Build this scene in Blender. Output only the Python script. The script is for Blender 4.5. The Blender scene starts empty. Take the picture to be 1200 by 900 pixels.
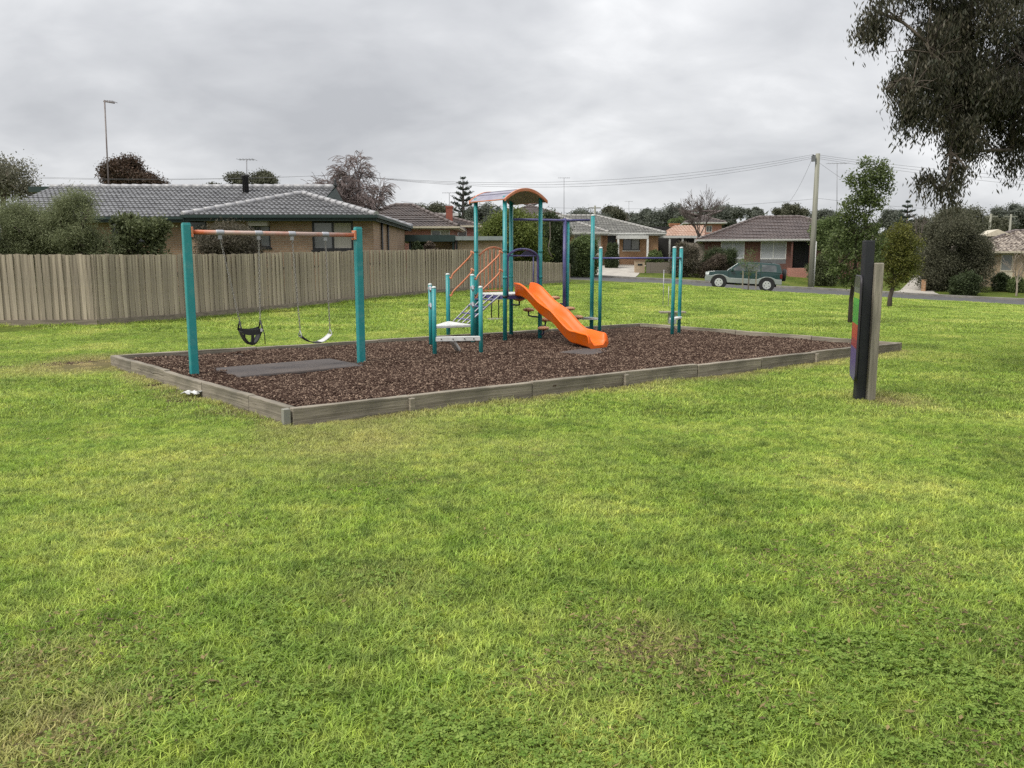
import bpy, math, random
import numpy as np
from mathutils import Vector, Matrix

random.seed(7)
RNG = np.random.default_rng(7)
S = bpy.context.scene
C = S.collection
R = math.radians

# ------------------------------------------------------------------ camera
F_PX, HOR = 970.0, 305.0                    # focal length in photo pixels, horizon row (photo 1200x900)
PITCH = math.atan((450 - HOR) / F_PX)
EYE = Vector((0, 0, 1.6))
cam_data = bpy.data.cameras.new("camera")
cam = bpy.data.objects.new("camera", cam_data)
C.objects.link(cam)
cam.location = EYE
cam.rotation_euler = (R(90) - PITCH, 0, 0)
cam_data.sensor_width = 36
cam_data.lens = F_PX / 1200 * 36
cam_data.clip_start = 0.05
cam_data.clip_end = 3000
S.camera = cam

# ------------------------------------------------------------------ light, sky
SUN_DIR = Vector((-0.62, -0.42, 0.95)).normalized()      # towards the veiled sun
S.view_settings.view_transform = 'Standard'
S.view_settings.look = 'None'
S.view_settings.exposure = 0.38
S.view_settings.gamma = 1
S.cycles.max_bounces = 6
S.cycles.diffuse_bounces = 3
S.cycles.glossy_bounces = 2
S.cycles.transmission_bounces = 3
S.cycles.use_adaptive_sampling = True
S.cycles.use_denoising = False
sun_data = bpy.data.lights.new("sun", 'SUN')
sun_data.energy = 2.5
sun_data.angle = R(25)
sun_data.color = (1.0, 0.96, 0.88)
sun = bpy.data.objects.new("sun", sun_data)
C.objects.link(sun)
sun.rotation_euler = SUN_DIR.to_track_quat('Z', 'Y').to_euler()

W = bpy.data.worlds.new("World")
S.world = W
W.use_nodes = True


def build_world():
    nt = W.node_tree
    N, L = nt.nodes, nt.links
    N.clear()
    out = N.new('ShaderNodeOutputWorld')
    sky = N.new('ShaderNodeTexSky')
    sky.sky_type = 'NISHITA'
    sky.sun_disc = False
    sky.sun_elevation = math.asin(SUN_DIR.z)
    sky.sun_rotation = math.atan2(SUN_DIR.x, SUN_DIR.y)
    bg1 = N.new('ShaderNodeBackground')
    bg1.inputs[1].default_value = 0.1
    L.new(sky.outputs[0], bg1.inputs[0])
    tc = N.new('ShaderNodeTexCoord')
    sep = N.new('ShaderNodeSeparateXYZ')
    L.new(tc.outputs['Generated'], sep.inputs[0])

    def m(op, a, b=None, c=None, clamp=False):
        n = N.new('ShaderNodeMath')
        n.operation = op
        n.use_clamp = clamp
        for i, v in enumerate((a, b, c)):
            if v is None:
                continue
            if isinstance(v, (int, float)):
                n.inputs[i].default_value = v
            else:
                L.new(v, n.inputs[i])
        return n.outputs[0]
    z = m('MAXIMUM', sep.outputs[2], 0.0)
    den = m('ADD', z, 0.34)
    cx = m('DIVIDE', sep.outputs[0], den)
    cy = m('DIVIDE', sep.outputs[1], den)
    comb = N.new('ShaderNodeCombineXYZ')
    L.new(m('MULTIPLY', cx, 1.0), comb.inputs[0])
    L.new(m('MULTIPLY', cy, 1.15), comb.inputs[1])

    def noise(scale, detail, rough, off, dist=0.0):
        mp = N.new('ShaderNodeMapping')
        mp.inputs['Location'].default_value = off
        L.new(comb.outputs[0], mp.inputs[0])
        n = N.new('ShaderNodeTexNoise')
        n.inputs['Scale'].default_value = scale
        n.inputs['Detail'].default_value = detail
        n.inputs['Roughness'].default_value = rough
        n.inputs['Distortion'].default_value = dist
        L.new(mp.outputs[0], n.inputs['Vector'])
        return n.outputs[0]
    n1 = noise(1.7, 4, 0.5, (3.1, 1.7, 0.4), 0.25)
    n2 = noise(4.4, 6, 0.55, (7.3, 2.2, 4.0), 0.3)
    n3 = noise(0.7, 2, 0.5, (1.0, 9.0, 2.0))
    s = m('ADD', m('MULTIPLY', n1, 0.62), m('ADD', m('MULTIPLY', n2, 0.26), m('MULTIPLY', n3, 0.22)))
    ramp = N.new('ShaderNodeValToRGB')
    L.new(s, ramp.inputs[0])
    cr = ramp.color_ramp
    cr.elements[0].position = 0.40
    cr.elements[0].color = (0.445, 0.455, 0.478, 1)
    cr.elements[1].position = 0.72
    cr.elements[1].color = (0.85, 0.855, 0.865, 1)
    e = cr.elements.new(0.52)
    e.color = (0.552, 0.562, 0.582, 1)
    e = cr.elements.new(0.62)
    e.color = (0.672, 0.68, 0.695, 1)
    # overcast sky brightens smoothly from the horizon up to the zenith
    up = m('ADD', m('ADD', 0.77, m('MULTIPLY', m('POWER', z, 1.3), 1.25)), m('MULTIPLY', m('EXPONENT', m('MULTIPLY', z, -12.0)), 0.2))
    mul = N.new('ShaderNodeVectorMath')
    mul.operation = 'SCALE'
    L.new(ramp.outputs[0], mul.inputs[0])
    L.new(up, mul.inputs['Scale'])
    bg2 = N.new('ShaderNodeBackground')
    bg2.inputs[1].default_value = 1.0
    L.new(mul.outputs[0], bg2.inputs[0])
    mix = N.new('ShaderNodeMixShader')
    mix.inputs[0].default_value = 0.96
    L.new(bg1.outputs[0], mix.inputs[1])
    L.new(bg2.outputs[0], mix.inputs[2])
    L.new(mix.outputs[0], out.inputs[0])


build_world()

# ------------------------------------------------------------------ helpers: picture measurements -> places
CP, SP = math.cos(PITCH), math.sin(PITCH)


def ray(u, v):
    a, b = (u - 600) / F_PX, -(v - 450) / F_PX
    return Vector((a, CP + b * SP, -SP + b * CP))


def at(u, v, y):
    d = ray(u, v)
    return EYE + d * (y / d.y)


def gp(u, v, z=0.0):
    d = ray(u, v)
    return EYE + d * ((z - EYE.z) / d.z)


# ------------------------------------------------------------------ terrain height
_hc = [(0, 0, 0), (-5, 3, 0), (5, 3, 0), (-8, 10, 0), (-2, 8, 0), (-6, 12.5, 0), (7, 14.5, 0), (3, 19, 0), (10, 10, -.05),
       (0, 14, 0), (-12.2, 20.2, 0), (-10.2, 20.3, 0), (-9.1, 22, 0.0), (-7.5, 24.4, .07), (-5.6, 27.4, .19), (-3.75, 30.4, .29),
       (-.4, 35.7, .39), (3.0, 43, .44), (5.18, 50.3, .41), (9.6, 49, .16), (15.1, 47.5, -.16), (21.2, 45.8, -.48), (27.3, 44.1, -.76),
       (36, 42, -1.2), (-8, 53, 1.0), (6, 57.5, .52), (16.5, 54.5, -.06), (28, 51, -.65), (8, 66, 1.15), (18, 62, .75), (36, 60, -.05), (24, 62, .45),
       (-6, 50, .7), (-9, 32, .35), (-16, 34, .2), (-30, 30, .1), (-20, 5, 0), (20, 5, -.2), (0, -10, 0), (20, 25, -.25),
       (8, 21.5, 0), (14, 33, -.22), (40, 20, -.8), (0, 100, 2.2), (50, 100, 1.0), (-60, 100, 1.2), (-60, 40, .4), (70, 60, -.8), (0, 25, .08), (5, 35, .15)]
_P = np.array([(a, b) for a, b, c in _hc], float)
_Z = np.array([c for a, b, c in _hc], float)


def _tps(r2):
    return np.where(r2 > 1e-9, r2 * np.log(r2 + 1e-12), 0) * 0.5


def _solve():
    n = len(_P)
    d2 = ((_P[:, None] - _P[None]) ** 2).sum(-1)
    A = np.zeros((n + 3, n + 3))
    A[:n, :n] = _tps(d2) + np.eye(n) * 1.5
    A[:n, n] = 1
    A[:n, n + 1:] = _P
    A[n, :n] = 1
    A[n + 1:, :n] = _P.T
    b = np.zeros(n + 3)
    b[:n] = _Z
    return np.linalg.solve(A, b)


_Wt = _solve()


def hz(x, y):
    x = np.atleast_1d(np.asarray(x, float))
    y = np.atleast_1d(np.asarray(y, float))
    out = np.empty(len(x))
    for i in range(0, len(x), 20000):
        xs, ys = x[i:i + 20000], y[i:i + 20000]
        d2 = (xs[:, None] - _P[None, :, 0]) ** 2 + (ys[:, None] - _P[None, :, 1]) ** 2
        out[i:i + 20000] = _tps(d2) @ _Wt[:-3] + _Wt[-3] + _Wt[-2] * xs + _Wt[-1] * ys
    r = np.hypot(x, y - 30)
    t = np.clip((r - 55) / 60, 0, 1)
    t = t * t * (3 - 2 * t)
    return out * (1 - t) + 0.8 * t


def gz(x, y):
    return float(hz([x], [y])[0])


# ------------------------------------------------------------------ materials
MATS = {}


def mat(name, col, rough=0.7, col2=None, scale=6.0, stretch=(1, 1, 1), bump=0.0, bscale=None, metallic=0.0, rnd=0.0, detail=5,
        spec=0.5, lo=0.35, hi=0.65, dirt=None, dirt_scale=1.2, dirt_amt=0.5, translucent=0.0, coords='Object', attr=None):
    """Principled material: two colours mixed by noise, an optional larger worn colour, relief, per-object tint."""
    m = bpy.data.materials.new(name)
    m.use_nodes = True
    nt = m.node_tree
    N, L = nt.nodes, nt.links
    p = N['Principled BSDF']
    p.inputs['Roughness'].default_value = rough
    p.inputs['Metallic'].default_value = metallic
    p.inputs['Specular IOR Level'].default_value = spec
    tc = N.new('ShaderNodeTexCoord')
    mp = N.new('ShaderNodeMapping')
    mp.inputs['Scale'].default_value = stretch
    L.new(tc.outputs[coords], mp.inputs[0])
    nz = N.new('ShaderNodeTexNoise')
    nz.inputs['Scale'].default_value = scale
    nz.inputs['Detail'].default_value = detail
    L.new(mp.outputs[0], nz.inputs['Vector'])
    rp = N.new('ShaderNodeValToRGB')
    c2 = col2 or tuple(c * 0.8 for c in col)
    rp.color_ramp.elements[0].position = lo
    rp.color_ramp.elements[1].position = hi
    rp.color_ramp.elements[0].color = (*col, 1)
    rp.color_ramp.elements[1].color = (*c2, 1)
    if attr:
        a = N.new('ShaderNodeAttribute')
        a.attribute_name = attr
        ad = N.new('ShaderNodeMath')
        ad.operation = 'MULTIPLY_ADD'
        L.new(nz.outputs[0], ad.inputs[0])
        ad.inputs[1].default_value = 0.4
        sb = N.new('ShaderNodeMath')
        sb.operation = 'MULTIPLY_ADD'
        L.new(a.outputs['Fac'], sb.inputs[0])
        sb.inputs[1].default_value = 0.6
        sb.inputs[2].default_value = 0.0
        L.new(sb.outputs[0], ad.inputs[2])
        L.new(ad.outputs[0], rp.inputs[0])
    else:
        L.new(nz.outputs[0], rp.inputs[0])
    c = rp.outputs[0]
    if dirt:
        n2 = N.new('ShaderNodeTexNoise')
        n2.inputs['Scale'].default_value = dirt_scale
        n2.inputs['Detail'].default_value = 6
        n2.inputs['Roughness'].default_value = 0.65
        L.new(tc.outputs[coords], n2.inputs['Vector'])
        r2 = N.new('ShaderNodeValToRGB')
        r2.color_ramp.elements[0].position = 0.48
        r2.color_ramp.elements[1].position = 0.68
        r2.color_ramp.elements[0].color = (0, 0, 0, 1)
        r2.color_ramp.elements[1].color = (dirt_amt, dirt_amt, dirt_amt, 1)
        L.new(n2.outputs[0], r2.inputs[0])
        mx = N.new('ShaderNodeMix')
        mx.data_type = 'RGBA'
        L.new(r2.outputs[0], mx.inputs[0])
        L.new(c, mx.inputs[6])
        mx.inputs[7].default_value = (*dirt, 1)
        c = mx.outputs[2]
    if rnd:
        oi = N.new('ShaderNodeObjectInfo')
        mr = N.new('ShaderNodeMapRange')
        L.new(oi.outputs['Random'], mr.inputs[0])
        mr.inputs[3].default_value = 1 - rnd
        mr.inputs[4].default_value = 1 + rnd
        hs = N.new('ShaderNodeHueSaturation')
        L.new(mr.outputs[0], hs.inputs['Value'])
        L.new(c, hs.inputs['Color'])
        c = hs.outputs[0]
    L.new(c, p.inputs['Base Color'])
    if bump:
        bn = N.new('ShaderNodeBump')
        bn.inputs['Strength'].default_value = bump
        bn.inputs['Distance'].default_value = 0.02
        if bscale:
            n3 = N.new('ShaderNodeTexNoise')
            n3.inputs['Scale'].default_value = bscale
            n3.inputs['Detail'].default_value = 6
            L.new(mp.outputs[0], n3.inputs['Vector'])
            L.new(n3.outputs[0], bn.inputs['Height'])
        else:
            L.new(nz.outputs[0], bn.inputs['Height'])
        L.new(bn.outputs[0], p.inputs['Normal'])
    if translucent:
        tr = N.new('ShaderNodeBsdfTranslucent')
        L.new(c, tr.inputs[0])
        ms = N.new('ShaderNodeMixShader')
        ms.inputs[0].default_value = translucent
        L.new(p.outputs[0], ms.inputs[1])
        L.new(tr.outputs[0], ms.inputs[2])
        L.new(ms.outputs[0], N['Material Output'].inputs[0])
    MATS[name] = m
    return m


def brick_mat(name, c1, c2, mortar, rough=0.85):
    m = bpy.data.materials.new(name)
    m.use_nodes = True
    N, L = m.node_tree.nodes, m.node_tree.links
    p = N['Principled BSDF']
    p.inputs['Roughness'].default_value = rough
    tc = N.new('ShaderNodeTexCoord')
    sp = N.new('ShaderNodeSeparateXYZ')
    L.new(tc.outputs['Object'], sp.inputs[0])
    ad = N.new('ShaderNodeMath')
    L.new(sp.outputs[0], ad.inputs[0])
    L.new(sp.outputs[1], ad.inputs[1])
    cb = N.new('ShaderNodeCombineXYZ')
    L.new(ad.outputs[0], cb.inputs[0])
    L.new(sp.outputs[2], cb.inputs[1])
    b = N.new('ShaderNodeTexBrick')
    b.inputs['Color1'].default_value = (*c1, 1)
    b.inputs['Color2'].default_value = (*c2, 1)
    b.inputs['Mortar'].default_value = (*mortar, 1)
    b.inputs['Scale'].default_value = 1
    b.inputs['Brick Width'].default_value = 0.24
    b.inputs['Row Height'].default_value = 0.086
    b.inputs['Mortar Size'].default_value = 0.012
    L.new(cb.outputs[0], b.inputs['Vector'])
    nz = N.new('ShaderNodeTexNoise')
    nz.inputs['Scale'].default_value = 2.0
    nz.inputs['Detail'].default_value = 6
    L.new(tc.outputs['Object'], nz.inputs['Vector'])
    hs = N.new('ShaderNodeHueSaturation')
    mr = N.new('ShaderNodeMapRange')
    mr.inputs[3].default_value = 0.75
    mr.inputs[4].default_value = 1.25
    L.new(nz.outputs[0], mr.inputs[0])
    L.new(mr.outputs[0], hs.inputs['Value'])
    L.new(b.outputs[0], hs.inputs['Color'])
    L.new(hs.outputs[0], p.inputs['Base Color'])
    bn = N.new('ShaderNodeBump')
    bn.inputs['Strength'].default_value = 0.6
    bn.inputs['Distance'].default_value = 0.01
    bn.invert = True
    L.new(b.outputs['Fac'], bn.inputs['Height'])
    L.new(bn.outputs[0], p.inputs['Normal'])
    MATS[name] = m
    return m


mat('teal', (0.012, 0.225, 0.235), 0.38, (0.02, 0.26, 0.265), 3, dirt=(0.10, 0.30, 0.30), dirt_scale=11, dirt_amt=.55)
mat('orange_plastic', (0.80, 0.125, 0.003), 0.42, (0.84, 0.15, 0.005), 4, spec=.3, dirt=(0.58, 0.19, 0.07), dirt_scale=4.5, dirt_amt=.5)
mat('orange_paint', (0.56, 0.165, 0.065), 0.55, (0.58, 0.23, 0.12), 8, dirt=(0.5, 0.36, 0.27), dirt_scale=3, dirt_amt=.3)
mat('pod_tan', (0.62, 0.29, 0.14), 0.6, (0.66, 0.36, 0.2), 6)
mat('orange_bar', (0.50, 0.125, 0.045), 0.5, (0.44, 0.32, 0.28), 1.4, lo=.5, hi=.62)
mat('purple', (0.052, 0.050, 0.16), 0.45, (0.08, 0.075, 0.21), 6, dirt=(0.2, 0.18, 0.28), dirt_scale=4, dirt_amt=.4)
mat('purple_dark', (0.035, 0.03, 0.08), 0.5)
mat('galv', (0.42, 0.42, 0.44), 0.45, (0.33, 0.33, 0.36), 9, metallic=0.3)
mat('white_plastic', (0.72, 0.72, 0.70), 0.5, (0.55, 0.55, 0.53), 5, dirt=(.4, .38, .34), dirt_amt=.5)
mat('cap_white', (0.62, 0.68, 0.66), 0.5)
mat('roof_panel', (0.20, 0.19, 0.25), 0.5, (0.26, 0.25, 0.31), 5, dirt=(.36, .35, .37), dirt_scale=4, dirt_amt=.5)
mat('roof_under', (0.16, 0.14, 0.11), 0.8, (0.2, 0.17, 0.13), 5)
mat('black_rubber', (0.018, 0.018, 0.019), 0.6, (0.03, 0.03, 0.03), 8)
mat('mat_rubber', (0.055, 0.047, 0.045), 0.85, (0.085, 0.07, 0.064), 30, bump=.4, bscale=120, dirt=(.13, .1, .08), dirt_scale=2.5, dirt_amt=.5)
mat('chain', (0.33, 0.31, 0.28), 0.5, metallic=0.3)
mat('sleeper', (0.295, 0.258, 0.20), 0.85, (0.175, 0.15, 0.115), 5, stretch=(.25, 2.2, 3.5), bump=.6, bscale=10, rnd=.14, dirt=(.11, .1, .075), dirt_scale=1.8, dirt_amt=.6)
mat('paling', (0.41, 0.345, 0.265), 0.9, (0.225, 0.185, 0.14), 7, stretch=(3, 3, .22), bump=.6, bscale=16, rnd=.22, dirt=(.40, .36, .30), dirt_scale=1.6, dirt_amt=.5)
mat('paling_pale', (0.46, 0.39, 0.30), 0.9, (0.30, 0.25, 0.19), 7, stretch=(3, 3, .22), bump=.6, bscale=16, rnd=.2, dirt=(.25, .22, .18), dirt_scale=1.6, dirt_amt=.6)
mat('plinth', (0.27, 0.225, 0.175), 0.9, (0.17, .14, .11), 6, stretch=(.3, 1, 3), bump=.5, rnd=.12)
mat('post_timber', (0.32, 0.285, 0.225), 0.85, (0.20, 0.178, 0.14), 9, stretch=(3, 3, .25), bump=.6, bscale=22)
mat('black_post', (0.012, 0.013, 0.017), 0.55, (0.02, 0.02, 0.025), 6)
mat('bark_dark', (0.055, 0.042, 0.032), 0.95, (0.10, 0.08, 0.062), 6, stretch=(1, 1, .3), bump=.8)
mat('bark_pale', (0.34, 0.29, 0.23), 0.9, (0.2, 0.165, 0.13), 5, stretch=(1, 1, .3), bump=.5)
mat('bark_grey', (0.16, 0.13, 0.115), 0.9, (0.1, 0.08, 0.07), 6)
mat('bark_red', (0.15, 0.115, 0.108), 0.9, (0.21, 0.165, 0.155), 3)
mat('litter', (0.62, 0.62, 0.60), 0.7)
mat('block_blue', (0.20, 0.205, 0.185), 0.85, (0.27, 0.25, 0.20), 6)


def leaf(name, a, b, tr=0.3, rough=.55):
    return mat(name, a, rough, b, 2.0, attr='var', lo=.2, hi=.8, translucent=tr, spec=.22)


leaf('leaf_euc', (0.026, 0.034, 0.019), (0.105, 0.092, 0.062), .25)
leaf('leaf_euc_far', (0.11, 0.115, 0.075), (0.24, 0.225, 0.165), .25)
leaf('leaf_wattle', (0.115, 0.138, 0.066), (0.30, 0.325, 0.175), .35)
leaf('leaf_open', (0.075, 0.095, 0.04), (0.17, 0.19, 0.09), .3)
leaf('leaf_bottle', (0.06, 0.056, 0.038), (0.15, 0.13, 0.092), .25)
leaf('leaf_brown', (0.04, 0.036, 0.024), (0.13, 0.075, 0.05), .2)
leaf('leaf_dark', (0.030, 0.044, 0.020), (0.09, 0.115, 0.05), .25)
leaf('leaf_grey', (0.052, 0.057, 0.033), (0.15, 0.145, 0.095), .25)
leaf('leaf_lime', (0.07, 0.10, 0.02), (0.2, 0.235, 0.06), .3)
leaf('leaf_young', (0.06, 0.09, 0.028), (0.18, 0.23, 0.085), .3)
leaf('leaf_street', (0.055, 0.080, 0.026), (0.17, 0.21, 0.08), .35)
leaf('leaf_gold', (0.065, 0.08, 0.018), (0.19, 0.185, 0.045), .3)
leaf('leaf_pine', (0.022, 0.036, 0.026), (0.055, 0.078, 0.055), .1)
leaf('leaf_far', (0.085, 0.098, 0.078), (0.16, 0.172, 0.138), .2)  # greyed and lifted: distance haze put into the leaf colour
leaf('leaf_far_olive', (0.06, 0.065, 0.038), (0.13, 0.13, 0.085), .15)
leaf('leaf_flax', (0.06, 0.045, 0.035), (0.14, 0.11, 0.08), .2)
leaf('flower_red', (0.35, 0.05, 0.04), (0.5, 0.16, 0.10), .2)

brick_mat('brick_tan', (0.34, 0.22, 0.135), (0.27, 0.17, 0.105), (0.31, 0.25, 0.19))
brick_mat('brick_sand', (0.40, 0.29, 0.18), (0.33, 0.235, 0.145), (0.38, 0.32, 0.25))
brick_mat('brick_red', (0.145, 0.050, 0.035), (0.105, 0.04, 0.03), (0.13, 0.09, 0.075))
brick_mat('brick_orange', (0.38, 0.205, 0.10), (0.31, 0.165, 0.085), (0.34, 0.25, 0.17))
brick_mat('brick_pink', (0.42, 0.17, 0.125), (0.36, 0.145, 0.11), (0.38, 0.24, 0.2))
mat('tile_grey', (0.11, 0.108, 0.112), 0.26, (0.175, 0.173, 0.176), 1.6, spec=.9, dirt=(.3, .3, .3), dirt_scale=7, dirt_amt=.4)
mat('tile_brown', (0.058, 0.045, 0.041), 0.5, (0.09, 0.07, 0.062), 1.5, dirt=(.13, .11, .1), dirt_scale=5, dirt_amt=.4)
mat('tile_lichen', (0.115, 0.112, 0.102), 0.7, (0.175, 0.17, 0.155), 1.5, dirt=(.27, .27, .24), dirt_scale=3, dirt_amt=.6)
mat('tile_maroon', (0.062, 0.043, 0.039), 0.42, (0.10, 0.074, 0.067), 1.4, spec=.7, dirt=(.2, .17, .16), dirt_scale=6, dirt_amt=.4)
mat('tile_mottled', (0.10, 0.075, 0.06), 0.6, (0.36, 0.31, 0.26), 4.2, lo=.46, hi=.56)
mat('tile_terracotta', (0.40, 0.255, 0.185), 0.75, (0.48, 0.35, 0.28), 1.5)
mat('fascia_green', (0.018, 0.038, 0.033), 0.5)
mat('fascia_grey', (0.25, 0.28, 0.27), 0.5)
mat('fascia_white', (0.56, 0.56, 0.53), 0.5)
mat('fascia_cream', (0.58, 0.52, 0.40), 0.5)
mat('ridge_grey', (0.27, 0.265, 0.275), 0.4, (0.38, 0.375, 0.38), 5)
mat('ridge_brown', (0.10, 0.08, 0.075), 0.6, (0.16, .13, .12), 5)
mat('ridge_pale', (0.36, 0.35, 0.33), 0.7)
mat('frame_dark', (0.015, 0.016, 0.016), 0.4)
mat('frame_white', (0.7, 0.7, 0.67), 0.5)
mat('pane', (0.035, 0.042, 0.045), 0.08, (0.055, 0.06, 0.06), 1.0, spec=.8)
mat('pane_grey', (0.17, 0.175, 0.175), 0.15, (0.22, 0.22, 0.21), 1.0, spec=.7)
mat('blind_white', (0.42, 0.43, 0.445), 0.6, (0.36, 0.37, 0.385), 3, stretch=(1, 1, 8))
mat('curtain', (0.46, 0.43, 0.36), 0.8, (0.36, 0.34, 0.29), 5, stretch=(6, 6, .2))
mat('recess_shade', (0.02, 0.024, 0.026), 0.5)  # near-black: shade of the entry recesses put into the colour
mat('panel_grey', (0.16, 0.165, 0.175), 0.7)
mat('chimney_brick', (0.30, 0.09, 0.055), 0.85, (0.22, 0.07, 0.05), 8)
mat('chimney_orange', (0.42, 0.19, 0.10), 0.85, (0.36, 0.15, 0.08), 8)
mat('flue', (0.012, 0.012, 0.013), 0.5)
mat('asphalt', (0.062, 0.062, 0.064), 0.9, (0.09, 0.088, 0.086), 3, bump=.3, bscale=60)
mat('concrete', (0.42, 0.39, 0.34), 0.85, (0.33, 0.305, 0.27), 1.3, dirt=(.25, .23, .2), dirt_amt=.5)
mat('kerb', (0.16, 0.15, 0.135), 0.9, (0.25, 0.235, 0.21), 2.5)
mat('pole_timber', (0.29, 0.285, 0.235), 0.9, (0.19, 0.188, 0.15), 4, stretch=(3, 3, .15), bump=.4)
mat('wire', (0.10, 0.10, 0.105), 0.6)
mat('aerial', (0.22, 0.22, 0.23), 0.5, metallic=.4)
mat('mast_rust', (0.16, 0.13, 0.125), 0.6, (0.24, 0.21, 0.2), 4)
mat('timber_rail', (0.20, 0.17, 0.14), 0.9)
mat('carport_shade', (0.03, 0.028, 0.026), 0.9)  # near-black: shade under the carport roofs put into the colour
mat('car_green', (0.006, 0.032, 0.029), 0.2, (0.008, 0.037, 0.034), 2, spec=.6)
mat('car_silver', (0.21, 0.23, 0.225), 0.4, (0.25, 0.27, 0.26), 2)
mat('car_glass', (0.018, 0.022, 0.023), 0.05, (0.10, 0.11, 0.11), 1.9, spec=.9)  # paler blotches painted into the glass as reflections
mat('tyre', (0.016, 0.016, 0.017), 0.85)
mat('alloy', (0.62, 0.63, 0.64), 0.35, metallic=.4)
mat('lamp_clear', (0.72, 0.75, 0.76), 0.15)
mat('lamp_red', (0.13, 0.008, 0.01), 0.2)
mat('mulch_base', (0.03, 0.019, 0.013), 0.95, (0.075, 0.047, 0.033), 22, bump=1.0, bscale=45)
mat('chip', (0.040, 0.0215, 0.0155), 0.92, (0.34, 0.245, 0.18), 20, attr='var', lo=.25, hi=.92, spec=.15)
mat('soil', (0.12, 0.085, 0.06), 0.95, (0.2, 0.155, 0.11), 9, bump=.6)
mat('sign_back', (0.03, 0.025, 0.03), 0.5)


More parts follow.
